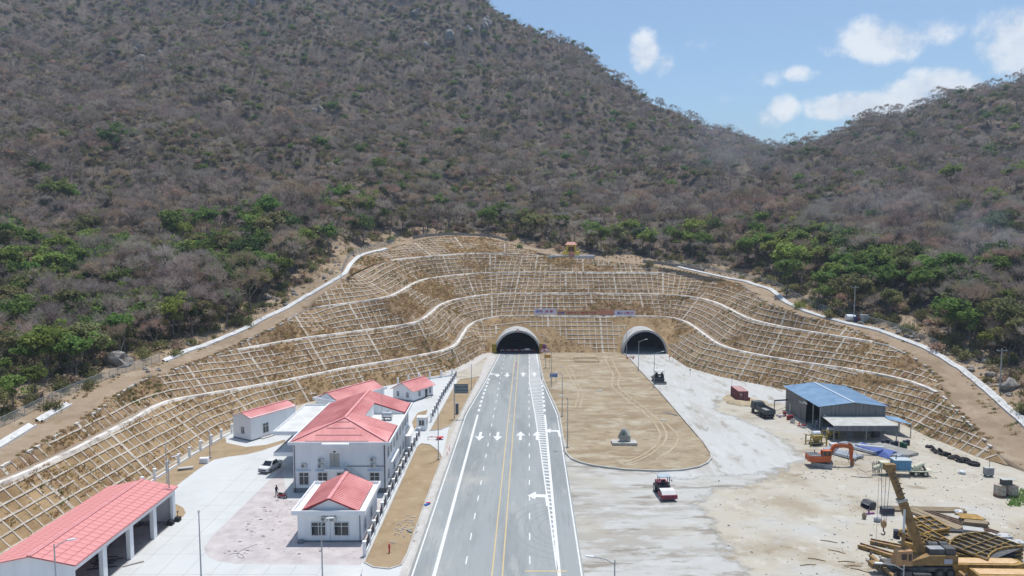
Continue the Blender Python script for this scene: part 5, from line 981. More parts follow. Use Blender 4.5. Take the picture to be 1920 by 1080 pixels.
def ac_unit(loc, rz, label, group=None):
    global AC_PROTO
    if AC_PROTO is None:
        r = empty('air_conditioner', loc, rz, label, 'air conditioner'); MB().box((0, -.17, .33), (.86, .34, .62)).build('casing', m_ac, r)
        MB().tube((-.14, -.345, .33), (-.14, -.37, .33), .24, n=14).build('fan_grille', m_plinth, r)
        mb = MB(); mb.box((-.3, -.1, -.02), (.05, .5, .06)); mb.box((.3, -.1, -.02), (.05, .5, .06)); mb.build('bracket', m_steel, r); AC_PROTO = r
    else: r = copy_tree(AC_PROTO, loc, rz, label)
    r['group'] = group or 'air conditioner units on the walls'
    return r
# ---------------------------------------------------------------- gable house in front
def gable_house():
    x0, x1, y0, y1, H = -28.85, -20.1, 91.75, 101.9, 4.05
    r = empty('gable_house', ((x0 + x1) / 2, y0, 0), 0, 'small white house with red gable roof inside a white parapet, nearest of the houses', 'house'); ox, oy = (x0 + x1) / 2, y0
    X0, X1, D = x0 - ox, x1 - ox, y1 - y0
    MB().bb(X0, X1, 0, D, 0, H).build('wall', m_wall, r); MB().bb(X0 - .04, X1 + .04, -.04, D + .04, 0, .22).build('plinth', m_plinth, r)
    p = MB(); a, b = X0 - .62, X1 + .5; p.bb(a, b, -.62, -.47, H - .1, H + .5); p.bb(a, b, D + .35, D + .5, H - .1, H + .5); p.bb(a, a + .15, -.47, D + .35, H - .1, H + .5); p.bb(b - .15, b, -.47, D + .35, H - .1, H + .5); p.bb(a + .15, b - .15, -.47, D + .35, H - .08, H + .06)
    p.build('parapet', m_wall, r)
    ze, zr, xa, xb, xm = H + .32, H + 2.0, X0 + .55, X1 - .5, (X0 + X1) / 2 - .05
    MB().side([(xa + .3, H + .06), (xb - .3, H + .06), (xm, zr - .2)], .1, .3).build('gable', m_wall, r); MB().side([(xa + .3, H + .06), (xb - .3, H + .06), (xm, zr - .2)], D - .3, D - .1).build('gable', m_wall, r)
    rf = MB(); rf.slab([(xa, -.25, ze), (xm, -.25, zr), (xm, D + .1, zr), (xa, D + .1, ze)], .09); rf.slab([(xb, -.25, ze), (xm, -.25, zr), (xm, D + .1, zr), (xb, D + .1, ze)], .09); rf = rf.build('roof', m_roof, r)
    mb = roof_ribs((xa, -.2, ze), (xa, D, ze), (xm, D, zr), (xm, -.2, zr), .5); m2 = roof_ribs((xb, -.2, ze), (xb, D, ze), (xm, D, zr), (xm, -.2, zr), .5); mb.add(m2.V, m2.F); stuff(mb.build('roof_seam', m_roof, rf))
    MB().bar((xm, -.3, zr + .05), (xm, D + .12, zr + .05), .5, .1).build('ridge_cap', m_roof2, rf)
    tr = MB(); tr.bar((xa, -.27, ze + .02), (xm, -.27, zr + .02), .06, .2); tr.bar((xm, -.27, zr + .02), (xb, -.27, ze + .02), .06, .2); tr.build('verge_trim', mat('dark_red_trim', (.3, .05, .06), None), rf)
    for cx, open_ in ((-26.05, True), (-22.95, True)):
        w = window(r, (cx - ox, 0, 1.85), 1.9, 1.75)
        s = MB(); hx = cx - ox - .95; s.box((hx + .12, -.38, 1.55), (.05, .6, 1.15), .25); s.build('open_sash', m_frame, w)
    window(r, (X1, 1.4, 1.9), 1.1, 1.4, '+x'); window(r, (X1, 5.6, 1.9), 1.1, 1.4, '+x')
    MB().tube((X1 - .35, -.08, .1), (X1 - .35, -.08, H - .2), .05, n=6).build('downpipe', m_pipe, r); MB().bb(-.02, .02, -.02, -.003, .3, H - .5).build('wall_joint', m_plinth, r)
    MB().box((X0 + .5, -.35, .2), (.8, .5, .4)).build('meter_box', m_plinth, r)
    ac_unit((-25.2, y0 - .02, 2.95), 0, 'left air conditioner of the pair above the windows of the gable house'); ac_unit((-24.05, y0 - .02, 2.95), 0, 'right air conditioner of the pair above the windows of the gable house')
gable_house()
st = empty('front_steps', (-30.3, 101.0, 0), 0, 'three white steps beside the left wall of the gable house', 'steps')
for k in range(3): MB().bb(-.9 + .0, .75, -1.2 + k * .95, -.7 + k * .95, 0, .16).build('step', m_wall, st)
# ---------------------------------------------------------------- main building
def main_building():
    x0, x1, y0, y1, H = -34.9, -20.1, 109.6, 134.2, 8.0
    r = empty('main_building', (x0, y0, 0), 0, 'large two storey white building with a red hip roof beside the dark railing', 'building')
    W, D = x1 - x0, y1 - y0; L = lambda x, y, z: (x - x0, y - y0, z)
    MB().bb(0, W, 0, D, 0, H).build('wall', m_wall, r); MB().bb(-.04, W + .04, -.04, D + .04, 0, .75).build('plinth', m_plinth, r)
    p = MB(); a, b = -.65, W + .75; zz0, zz1 = H - .05, H + .42
    p.bb(a, b, -.6, -.42, zz0, zz1); p.bb(a, b, D + .42, D + .6, zz0, zz1); p.bb(a, a + .18, -.42, D + .42, zz0, zz1); p.bb(b - .18, b, -.42, D + .42, zz0, zz1); p.bb(a + .18, b - .18, -.42, D + .42, zz0, H + .04); p.build('parapet', m_wall, r)
    xl, xr, yf, yb, ze = -.35, W + .35, -.3, D + .1, H + .36; xm, zr, yh = -27.7 - x0, 10.9, 114.7 - y0
    yn0, yn1, xn = 118.7 - y0, 127.2 - y0, -25.3 - x0; k = (zr - ze) / (xr - xm); zn = zr - k * (xn - xm)
    R = MB(); t = .1
    R.slab([(xl, yf, ze), (xr, yf, ze), (xm, yh, zr)], t); R.slab([(xl, yf, ze), (xm, yh, zr), (xm, yb, zr), (xl, yb, ze)], t)
    R.slab([(xr, yf, ze), (xr, yn0, ze), (xn, yn0, zn), (xn, yn1, zn), (xr, yn1, ze), (xr, yb, ze), (xm, yb, zr), (xm, yh, zr)], t)
    rf = R.build('roof', m_roof, r); s = MB()
    for q in (roof_ribs((xl, yh, ze), (xl, yb, ze), (xm, yb, zr), (xm, yh, zr), .6), roof_ribs((xr, yn1, ze), (xr, yb, ze), (xm, yb, zr), (xm, yn1, zr), .6), roof_ribs((xr, yh, ze), (xr, yn0, ze), (xm, yn0, zr), (xm, yh, zr), .6), roof_ribs((xn, yn0, zn), (xn, yn1, zn), (xm, yn1, zr), (xm, yn0, zr), .6)): s.add(q.V, q.F)
    for i in range(1, 20):
        x = xl + (xr - xl) * i / 20; f = 1 - abs(x - xm) / ((xr - xl) / 2 + .5); s.bar((x, yf, ze + .02), (x, yf + (yh - yf) * f, ze + (zr - ze) * f + .02), .06, .05)
    stuff(s.build('roof_seam', m_roof, rf)); hp = MB()
    hp.bar((xl, yf, ze + .06), (xm, yh, zr + .06), .4, .1); hp.bar((xr, yf, ze + .06), (xm, yh, zr + .06), .4, .1); hp.bar((xm, yh, zr + .07), (xm, yb, zr + .07), .45, .1); hp.build('ridge_cap', m_roof2, rf)
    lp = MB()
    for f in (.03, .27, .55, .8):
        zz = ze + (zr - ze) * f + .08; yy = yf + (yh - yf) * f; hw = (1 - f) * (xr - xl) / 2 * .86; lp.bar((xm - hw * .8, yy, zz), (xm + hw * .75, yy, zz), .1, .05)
    lp.build('roof_lap_strip', mat('pale_lap', (.62, .42, .4), None), rf)  # lap strips in a paler red than the roof sheets
    # terrace cut into the roof
    MB().bb(xn, W + .5, yn0 + .05, yn1 - .05, H + .04, H + .12).build('terrace_floor', m_flat, r)
    g = MB(); q = [(xn, H + .1), (xr - .2, H + .1), (xr - .2, ze - .05), (xn, zn - .12)]; g.side(q, yn1 - .02, yn1 + .18); g.build('terrace_gable', m_wall, r)
    g = MB(); g.bb(xn - .12, xn, yn0, yn1, H + .1, zn - .14); g.side(q, yn0 - .2, yn0 - .04); g.build('terrace_wall', m_wall, r)
    d = MB(); d.bar((xn, yn1 - .05, zn + .02), (xr, yn1 - .05, ze + .02), .08, .2); d.bar((xr + .03, yf, ze), (xr + .03, yn0, ze), .08, .22); d.bar((xr + .03, yn1, ze), (xr + .03, yb, ze), .08, .22); d.build('verge_trim', MATS['dark_red_trim'], rf)
    # front: windows with canopies, balcony door, escape stair
    for cx in (-33.25, -30.25, -27.2, -21.95):
        window(r, L(cx, y0, 2.3), 1.45, 1.9)
        if cx < -28 or cx > -23: MB().bb(cx - x0 - 1.15, cx - x0 + 1.15, -.6, -.005, 3.55, 3.67).build('window_canopy', m_wall, r)
    dr = MB().bb(-28.3 - x0 - .78, -28.3 - x0 + .78, -.06, -.004, 4.25, 6.4).build('balcony_door', mat('cream_door', (.44, .42, .36), None, rough=.6), r); MB().bb(-28.3 - x0 - .02, -28.3 - x0 + .02, -.08, -.06, 4.3, 6.3).build('door_joint', m_plinth, dr)
    MB().bb(-28.45 - x0, -28.1 - x0, -.12, -.01, 6.6, 6.8).build('emergency_sign', m_dark, r)
    MB().bb(-29.6 - x0, -26.6 - x0, -1.25, -.005, 3.95, 4.2).build('balcony_slab', m_wall, r)
    rl = MB(); bx0, bx1 = -29.55 - x0, -26.65 - x0
    for zz in (5.25, 4.85, 4.5): rl.tube((bx0, -1.2, zz), (bx1, -1.2, zz), .03, n=5); rl.tube((bx0, -1.2, zz), (bx0, 0, zz), .03, n=5)
    for i in range(7): rl.tube((bx0 + (bx1 - bx0) * i / 6, -1.2, 4.2), (bx0 + (bx1 - bx0) * i / 6, -1.2, 5.25), .025, n=5)
    rl.build('balcony_railing', m_steel, r)
    stx = MB(); a = Vector((bx1, -.7, 4.1)); b = Vector((bx1 + 4.4, -.7, .2)); stx.bar(a + Vector((0, -.4, 0)), b + Vector((0, -.4, 0)), .08, .25); stx.bar(a + Vector((0, .4, 0)), b + Vector((0, .4, 0)), .08, .25); stx.build('stair_stringer', m_steel, r)
    for i in range(12): q = a + (b - a) * (i + .5) / 12; MB().box((q.x, q.y, q.z + .08), (.3, .78, .05)).build('stair_tread', m_steel, r)
    hr_ = MB()
    for yy in (-.42, .42):
        hr_.tube(a + Vector((0, yy, 1.0)), b + Vector((0, yy, 1.0)), .03, n=5)
        for i in range(5): q = a + (b - a) * i / 4; hr_.tube(q + Vector((0, yy, 0)), q + Vector((0, yy, 1.0)), .025, n=5)
    hr_.build('stair_handrail', m_steel, r)
    MB().bb(-30.0 - x0, -25.75 - x0, -1.25, -.61, H - .35, H + .3).build('sunshade_box', m_wall, r)
    MB().tube((W - .22, -.09, .1), (W - .22, -.09, H - .1), .08, n=6).build('downpipe', m_pipe, r); MB().tube((.22, -.09, .1), (.22, -.09, H - .1), .06, n=6).build('downpipe', m_pipe, r)
    MB().tube((W - 6.2, -.07, 4.35), (W - .3, -.07, 4.35), .05, n=6).build('wall_pipe', m_pipe, r)
    # right side facing the road
    for i, yy in enumerate((2.0, 4.6, 7.4, 10.6, 14.0, 17.2, 20.0, 22.6)):
        window(r, (W, yy, 6.1), .95 if i % 3 else 1.3, 1.5, '+x'); 
        if i % 2 == 0 or i > 3: window(r, (W, yy, 2.3), 1.2, 1.7, '+x')
    MB().bb(W + .004, W + .55, 3.0, 9.8, 3.9, 4.05).build('window_canopy', m_wall, r); MB().bb(W + .004, W + 1.1, 19.0, 24.0, 3.4, 3.6).build('window_canopy', m_wall, r); MB().bb(W + .004, W + .9, 20.0, 22.0, .0, 3.3).build('side_annex', m_wall, r)
    # left porch: two cantilevered slabs
    px0, px1, py0, py1 = -40.7 - x0, -.66, 117.8 - y0, 136.3 - y0
    MB().bb(px0, px1, py0, py1, 7.05, 7.35).build('porch_roof', m_flat, r)
    e = MB(); e.bb(px0 - .12, px0, py0 - .12, py1 + .12, 6.95, 7.65); e.bb(px0, px1, py0 - .12, py0, 6.95, 7.65); e.bb(px0, px1, py1, py1 + .12, 6.95, 7.65); e.build('porch_parapet', m_wall, r)
    e = MB(); e.bb(px0, -.01, py0, py1, 3.35, 3.65); e.bb(px0 - .1, px0, py0 - .1, py1, 3.3, 3.95); e.bb(px0, -.01, py0 - .1, py0, 3.3, 3.95); e.build('porch_balcony', m_wall, r)
    for yy in (py0 + .6, (py0 + py1) / 2, py1 - .6): MB().bb(px1 - .8, px1 - .3, yy - .25, yy + .25, 0, 3.3).build('porch_column', m_wall, r); MB().bb(px1 - .8, px1 - .3, yy - .25, yy + .25, 3.66, 7.0).build('porch_column', m_wall, r)
    MB().bb(-3.0, -.5, py0 + 2, py0 + 4.5, 0, .5).build('porch_step', m_plinth, r)
    Y = y0 - .02
    ac_unit((-33.15, Y, 4.15), 0, 'lone air conditioner above the left window of the large building'); ac_unit((-30.45, Y, 5.0), 0, 'upper air conditioner of the stacked pair left of the balcony door'); ac_unit((-30.5, Y, 4.1), 0, 'lower air conditioner of the stacked pair left of the balcony door')
    ac_unit((-22.15, Y, 5.15), 0, 'upper air conditioner of the stacked pair right of the escape stair'); ac_unit((-22.15, Y, 4.2), 0, 'lower air conditioner of the stacked pair right of the escape stair')
    ac_unit((-37.2, 118.6, 3.72), 0, 'left air conditioner on the shaded porch slab'); ac_unit((-36.0, 118.6, 3.72), 0, 'right air conditioner on the shaded porch slab')
    for i in range(3): ac_unit((x1 + .02, 130.4 + i * 1.2, 3.65 + .0), math.pi / 2, ('nearest', 'middle', 'farthest')[i] + ' of the three air conditioners on the side canopy facing the railing')
    t = empty('water_tank', (-22.2, 123.2, H + .12), 0, 'shiny stainless steel water tank on the roof terrace', 'water tank'); m_ss = mat('stainless_steel', (.55, .56, .57), None, rough=.3, metal=.85)
    MB().tube((-.85, 0, .95), (.85, 0, .95), .62, n=18).build('tank_body', m_ss, t); lg = MB(); lg.bb(-.7, -.55, -.5, .5, 0, .45); lg.bb(.55, .7, -.5, .5, 0, .45); lg.build('tank_cradle', m_steel, t); MB().tube((0, 0, 1.5), (0, 0, 1.66), .2, n=10).build('tank_lid', m_ss, t)
    t = empty('lightning_rod', (-23.0, 122.2, H + .12), 0, 'tall thin lightning rod rising from the roof terrace', 'lightning rod'); MB().tube((0, 0, 0), (0, 0, 6.2), .05, .02, 6).build('rod', m_galv, t); MB().bb(-.3, .3, -.3, .3, 0, .12).build('base', m_plinth, t); MB().tube((-.5, 0, 1.6), (.1, 0, 1.6), .025, n=4).build('bracket', m_galv, t)
main_building()
# ---------------------------------------------------------------- rotated houses behind
RZ = math.radians(-30)
def low_house(name, corner, L, W, H, rise, label, overhang=.35, parapet=False, wins=(), door=None):
    """corner: front corner nearest the camera; L runs back along the long wall, W to the left"""
    r = empty(name, corner, RZ, label, 'house')       # local +y = along the long wall, local -x = along the gable wall
    MB().bb(-W, 0, 0, L, 0, H).build('wall', m_wall, r); MB().bb(-W - .03, .03, -.03, L + .03, 0, .25).build('plinth', m_plinth, r)
    if parapet:
        p = MB(); p.bb(-W - .5, .5, -.5, -.36, H - .15, H + .35); p.bb(-W - .5, .5, L + .36, L + .5, H - .15, H + .35); p.bb(-W - .5, -W - .36, -.36, L + .36, H - .15, H + .35); p.bb(.36, .5, -.36, L + .36, H - .15, H + .35); p.bb(-W - .36, .36, -.36, L + .36, H - .12, H + .05); p.build('parapet', m_wall, r)
        xa, xb, ze, oh = -W + .2, -.2, H + .2, -.1
    else: xa, xb, ze, oh = -W - overhang * .8, overhang, H - .12, overhang
    xm, zr = -W / 2, H + rise
    MB().side([(xa + .15, H - .01), (xb - .15, H - .01), (xm, zr - .15)], .02, .2).build('gable', m_wall, r); MB().side([(xa + .15, H - .01), (xb - .15, H - .01), (xm, zr - .15)], L - .2, L - .02).build('gable', m_wall, r)
    R = MB(); R.slab([(xa, -oh, ze), (xm, -oh, zr), (xm, L + oh, zr), (xa, L + oh, ze)], .08); R.slab([(xb, -oh, ze), (xm, -oh, zr), (xm, L + oh, zr), (xb, L + oh, ze)], .08); rf = R.build('roof', m_roof, r)
    s = roof_ribs((xb, -oh, ze), (xb, L + oh, ze), (xm, L + oh, zr), (xm, -oh, zr), .5); q = roof_ribs((xa, -oh, ze), (xa, L + oh, ze), (xm, L + oh, zr), (xm, -oh, zr), .5); s.add(q.V, q.F); stuff(s.build('roof_seam', m_roof, rf))
    MB().bar((xm, -oh, zr + .05), (xm, L + oh, zr + .05), .4, .1).build('ridge_cap', m_roof2, rf)
    for (face, u, z, w, h) in wins: window(r, (u, 0, z) if face == '-y' else (0, u, z), w, h, face)
    if door is not None:
        MB().bb(-.02, .04, door - .5, door + .5, 0, 2.1).build('door', m_glass, r); MB().bb(.02, 1.0, door - 1.0, door + 1.0, 0, .18).build('door_step', m_walk, r)
    return r
low_house('annex_house', (-51.8, 136.9, 0), 11.6, 5.3, 4.75, .75, 'white windowed annex with plain red roof at the far left of the compound', .12, False, (('-y', -2.4, 1.9, .9, 1.3), ('+x', 10.4, 1.6, .9, 1.2)), None)
dr = window(bpy.data.objects['annex_house'], (0, 3.6, 1.9), 1.35, 1.9, '+x'); MB().bb(.02, .9, 2.2, 5.6, 0, .2).build('door_step', m_walk, bpy.data.objects['annex_house'])
low_house('rear_house', (-38.4, 152.4, 0), 15.6, 6.6, 4.1, 1.7, 'white house with parapet and red gable roof behind the large building', .3, True, (('-y', -1.0, 2.4, .8, 1.2), ('-y', -2.5, 2.4, .8, 1.2), ('-y', -4.2, 2.4, 1.0, 1.2), ('+x', 13.5, 2.4, 1.0, 1.2)))
low_house('pump_house', (-24.2, 169.0, 0), 8.2, 6.2, 2.75, 1.75, 'small white red roofed house at the far end of the compound', .5, False, (('-y', -1.6, 1.5, .7, 1.2), ('-y', -4.6, 1.5, .7, 1.2), ('+x', 2.6, 1.5, .8, 1.2), ('+x', 6.9, 1.5, .7, 1.2)), 5.4)
gb = empty('guard_booth', (-18.95, 144.6, 0), math.radians(-2), 'small white guard booth with flat roof at the gate gap in the railing', 'guard booth')
MB().bb(-1.0, 1.0, 0, 2.0, 0, 2.55).build('wall', m_wall, gb); MB().bb(-1.12, 1.12, -.12, 2.12, 2.552, 2.75).build('roof', m_flat, gb); window(gb, (0, 0, 1.6), 1.1, 1.1, '-y', 2, False); window(gb, (1.0, 1.0, 1.6), .9, 1.1, '+x', 2, False)
# ---------------------------------------------------------------- garage
def garage():
    x0, x1, y0, y1 = -58.0, -48.6, 75.2, 98.7; ze, zr = 5.0, 6.05; xm = -53.3
    r = empty('open_garage', (x1, y0, 0), 0, 'long open fronted vehicle garage with red panel roof at lower left', 'garage'); o = Vector((x1, y0, 0)); X0, D = x0 - x1, y1 - y0
    w = MB(); w.bb(X0, X0 + .25, 0, D, 0, 4.9); w.bb(X0 + .25, 0, D - .25, D, 0, 4.9); w.bb(X0 + .25, 0, 0, .25, 0, 4.9); w.build('wall', m_wall, r)
    q = [(X0, 4.9), (0, 4.9), (xm - x1, zr - .12)]; MB().side(q, D - .25, D).build('gable', m_wall, r); MB().side(q, 0, .25).build('gable', m_wall, r)
    MB().bb(-.35, 0, .25, D - .25, 4.15, 4.95).build('fascia_beam', m_wall, r)
    for k in range(1, 4): yy = k * 5.9; MB().bb(-.5, 0, yy - .42, yy + .42, 0, 4.148).build('pillar', m_wall, r)
    MB().bb(-.5, 0, D - .75, D - .252, 0, 4.148).build('pillar', m_wall, r)
    MB().bb(X0 + .25, -.02, .25, D - .25, 0, .03).build('floor_slab', mat('garage_floor', (.25, .25, .24), (.36, .36, .35), .4, .9), r)
    rf = MB(); xa, xb, ya, yb = X0 - .35, .4, -.3, D + .25; rm = xm - x1
    rf.slab([(xa, ya, ze - .06), (rm, ya, zr - .06), (rm, yb, zr - .06), (xa, yb, ze - .06)], .06); rf.slab([(xb, ya, ze - .06), (rm, ya, zr - .06), (rm, yb, zr - .06), (xb, yb, ze - .06)], .06); rf = rf.build('roof', m_roof, r)
    MB().bar((rm - .16, ya, zr + .07), (rm - .16, yb, zr + .07), .26, .1).build('ridge_cap', m_roof2, rf); MB().bar((rm + .16, ya, zr + .07), (rm + .16, yb, zr + .07), .26, .1).build('ridge_cap', m_roof2, rf)
    me = None; ncol, nrow = 26, 4
    for side in (1, -1):
        xe = xb if side == 1 else xa; a = Vector((rm, 0, zr)); dv = Vector((xe, 0, ze)) - a; Ls = dv.length
        for i in range(ncol):
            for j in range(nrow):
                if me is None:
                    mb = MB(); pw, ph = (yb - ya) / ncol - .05, Ls / nrow - .05; mb.box((0, 0, .02), (ph, pw, .04)); ob = mb.build('roof_panel', m_roof); me = ob.data; bpy.data.objects.remove(ob)
                p = link('roof_panel', me, rf); p.location = a + dv * (j + .5) / nrow + Vector((0, ya + (yb - ya) * (i + .5) / ncol, 0)); p.rotation_euler = (0, math.atan2(-dv.z, dv.x), 0)
garage()
# ---------------------------------------------------------------- white fence behind, dark railing along the road
def post_wall(pts, label, sp=4.2, rail=False, h=1.9):
    P = resample3([(x, y, 0) for x, y in pts], sp); r = empty('railing_fence' if rail else 'white_fence', P[0], 0, label, 'fence'); o = Vector(P[0]); m_dk = mat('dark_railing', (.075, .075, .095), (.12, .12, .14), 6, .6)
    for a, b in zip(P[:-1], P[1:]):
        a = Vector(a) - o; b = Vector(b) - o; d = (b - a).normalized(); MB().bar(a + d * .2 + Vector((0, 0, .2)), b - d * .2 + Vector((0, 0, .2)), .22, .44).build('base_wall', m_wall, r)
        if rail:
            a2, b2 = a + d * .22, b - d * .22; q = MB(); q.bar(a2 + Vector((0, 0, 1.6)), b2 + Vector((0, 0, 1.6)), .05, .07); q.bar(a2 + Vector((0, 0, .55)), b2 + Vector((0, 0, .55)), .05, .07); n = int((b2 - a2).length / .16)
            for k in range(n + 1): e = a2 + (b2 - a2) * k / n; q.box((e.x, e.y, 1.1), (.045, .07, 1.1), math.atan2(d.y, d.x))
            q.build('railing_panel', m_dk, r)
    for p in P: p = Vector(p) - o; q = MB(); q.box((p.x, p.y, h / 2), (.38, .38, h)); q.box((p.x, p.y, h + .06), (.48, .48, .12)); q.build('post', m_wall, r)
post_wall([(-60.0, 99.5), (-60.0, 114), (-59.4, 128), (-58.1, 141.5), (-56.5, 146)], 'white low wall with posts below the slope behind the garage', 4.0)
post_wall([(-30.8, 187.5), (-25.5, 193.5), (-17.2, 199.5)], 'white low wall with posts behind the pump house', 3.6)
post_wall([(-19.0, 87.6), (-19.15, 106), (-18.75, 139.6)], 'dark railing with white posts between the houses and the long verge', 3.3, True)
post_wall([(-17.7, 151.2), (-17.3, 172), (-15.9, 197.5)], 'dark railing with white posts beyond the guard booth', 3.3, True)
# ================================================================ LAMPS, SIGNS, ROADSIDE
m_lamp = mat('lamp_grey', (.36, .38, .4), None, rough=.5, metal=.3)
m_lampw = mat('lamp_head_white', (.62, .64, .66), None, rough=.4)
def lamp_post(base, h, arm, label, double=False, name='street_lamp'):
    """arm: horizontal vector of the lamp arm"""
    r = empty(name, base, 0, label, 'street lamp', 'street lamps of the site'); MB().box((0, 0, .15), (.45, .45, .3)).build('base', m_conc2, r); MB().tube((0, 0, .2), (0, 0, h), .1, .06, 8).build('pole', m_lamp, r)
    MB().box((0, .0, 1.1), (.16, .2, .4)).build('hatch_box', m_lamp, r)
    for s in ((1, -1) if double else (1,)):
        if arm is None: break
        a = Vector(arm) * s; e = Vector((a.x, a.y, h + .35)); MB().path([(0, 0, h - .5), (a.x * .4, a.y * .4, h + .05), e], .045, 6).build('arm', m_lamp, r); d = a.normalized() * .75
        MB().bar(e - d * .1, e + d + Vector((0, 0, .08)), .3, .1).build('lamp_head', m_lampw, r)
    if arm is None: MB().tube((0, 0, h), (0, 0, h + .35), .12, .12, 8).build('lamp_head', m_lampw, r)
    return r
lamp_post(G(320, 981), 9.3, (.5, .3, 0), 'thin grey lamp post at the corner of the dirt patch beside the garage'); lamp_post(G(314, 917), 7.4, None, 'lamp post on the dirt strip behind the garage end'); lamp_post(G(394, 859), 4.9, None, 'short lamp post in front of the white fence beside the stacked pallet')
lamp_post((-36.7, 80.0, 0), 8.9, None, 'single lamp post on the white concrete right of the garage'); lamp_post((-22.1, 79.0, 0), 8.3, (.7, 0, 0), 'lamp post rising in front of the gable house'); lamp_post((-48.2, 71.6, 0), 9.0, (1.4, .2, 0), 'lamp post with a long arm in front of the garage roof')
lamp_post(G(822, 862), 9.4, None, 'lamp post at the tip of the long dirt verge by the road'); lamp_post(G(884, 730), 6.4, None, 'slim lamp post on the verge near the big grey sign')
for (x, y, h, lab) in ((1064, 840, 9.9, 'lamp post on the dirt island nearest the curved kerb'), (1054, 781, 9.7, 'lamp post on the dirt island beside the left turn arrow'), (1034, 727, 9.8, 'lamp post on the dirt island behind the blue sign'), (1023, 690, 9.6, 'lamp post on the dirt island closest to the left tunnel')): lamp_post(G(x, y), h, (-.9, 0, 0), lab)
lamp_post(G(1197, 696), 9.1, (1.9, .4, 0), 'lamp post in front of the right tunnel mouth'); lamp_post(G(1226, 727), 9.3, (2.0, .4, 0), 'lamp post on the island edge beside the black paver'); lamp_post(G(1174.5, 670), 9.0, None, 'lamp post just left of the right tunnel')
lamp_post((10.3, 68, 0), 9.0, (-2.2, 0, 0), 'lamp post whose head shows at the bottom edge right of the road'); lamp_post((39.0, 67.5, 0), 8.7, (-2.4, -.3, 0), 'lamp post whose white head shows at the bottom edge before the yellow crane')
m_signgrey = mat('sign_back_grey', (.10, .125, .135), (.15, .18, .19), .8, .6); m_blue = mat('sign_blue', (.03, .13, .42), None, rough=.5); m_orange = mat('sign_orange', (.52, .27, .03), None, rough=.5); m_red = mat('sign_red', (.55, .05, .06), None, rough=.5); m_purple = mat('sign_violet', (.22, .06, .22), None, rough=.5)
b = G(852, 785); r = empty('road_sign', b, 0, 'big grey road sign seen from the back on one tall post', 'road sign'); MB().tube((0, 0, 0), (0, 0, 7.9), .11, n=8).build('post', m_galv, r); p = MB().box((1.55, .12, 6.75), (3.1, .06, 2.1)).build('sign_panel', m_signgrey, r)
for zz in (6.05, 6.75, 7.45): MB().box((1.55, .05, zz), (3.0, .06, .1)).build('stiffener', m_galv, r)
b = G(857, 776); r = empty('control_cabinet', b, 0, 'slim grey cabinet on the verge below the big grey sign', 'cabinet'); MB().box((0, 0, 1.2), (.7, .5, 2.4)).build('casing', m_signgrey, r); MB().box((0, 0, 2.45), (.8, .6, .1)).build('cap', m_galv, r)
b = G(1042, 720); r = empty('road_sign', b, 0, 'small blue road sign on two posts beside the dirt island', 'road sign'); p = MB().box((-.6, 0, 2.4), (2.1, .06, 1.0)).build('sign_panel', m_blue, r); MB().tube((-1.3, .05, 0), (-1.3, .05, 2.9), .05, n=6).build('post', m_galv, r); MB().tube((.1, .05, 0), (.1, .05, 2.9), .05, n=6).build('post', m_galv, r)
tx = MB()
for k in range(6): tx.box((-1.4 + k * .3, -.035, 2.62), (.22, .01, .16))
for k in range(4): tx.box((-1.25 + k * .36, -.035, 2.2), (.26, .01, .13))
tx.build('lettering', m_lampw, p)
b = G(1028, 691); r = empty('road_sign', b, 0, 'orange notice board on two posts right of the left tunnel', 'road sign'); MB().box((-.2, 0, 3.7), (1.9, .06, .9)).build('sign_panel', m_orange, r); MB().tube((-.8, .05, 0), (-.8, .05, 4), .05, n=6).build('post', m_galv, r); MB().tube((.4, .05, 0), (.4, .05, 4), .05, n=6).build('post', m_galv, r)
b = G(1021, 674); r = empty('traffic_sign', b, 0, 'post with one violet disc above two red ringed prohibition discs right of the left tunnel', 'traffic sign'); MB().tube((0, .1, 0), (0, .1, 4.6), .06, n=6).build('post', m_galv, r)
d = MB().tube((0, 0, 4.2), (0, -.05, 4.2), .75, n=20).build('violet_disc', m_purple, r); MB().tube((0, -.051, 4.2), (0, -.06, 4.2), .5, n=16).build('disc_face', mat('violet_face', (.16, .03, .17), None), d)
for s in (-1, 1):
    d = MB().tube((s * .72, 0, 2.85), (s * .72, -.05, 2.85), .68, n=20).build('ringed_disc', m_red, r); q = MB().tube((s * .72, -.051, 2.85), (s * .72, -.06, 2.85), .5, n=18); q.build('disc_face', m_lampw, d); MB().bar((s * .72 - .36, -.075, 3.15), (s * .72 + .36, -.075, 2.55), .02, .12).build('disc_bar', m_red, d)
# portal fittings
c, w, h, y = TUN[0]; r = empty('height_limit_sign', (c, y - .1, h + .55), 0, 'small round red ringed sign on the crown of the left tunnel portal', 'traffic sign'); d = MB().tube((0, -.02, 0), (0, -.08, 0), .55, n=20).build('ring', m_red, r); MB().tube((0, -.081, 0), (0, -.09, 0), .4, n=18).build('disc_face', m_lampw, r)
m_hz = mat('hazard_yellow', (.5, .36, .03), None, rough=.6); m_hzk = mat('hazard_black', (.03, .03, .03), None, rough=.6)
for s, lab in ((-1, 'yellow and black striped hazard panel on the left pier of the left tunnel'), (1, 'yellow and black striped hazard panel on the right pier of the left tunnel')):
    r = empty('hazard_panel', (c + s * (w + .55), y - .12, 0), 0, lab, 'hazard panel'); MB().bb(-.75, .75, -.05, .05, .2, 3.3).build('board', m_hz, r)
    for k in range(6): MB().add([(-.74, -.06, .3 + k * .5), (.74, -.06, .55 + k * .5 if s > 0 else .05 + k * .5 + .2), (.74, -.06, .78 + k * .5 if s > 0 else .48 + k * .5), (-.74, -.06, .53 + k * .5)], [(0, 1, 2, 3)]).build('stripe', m_hzk, r)
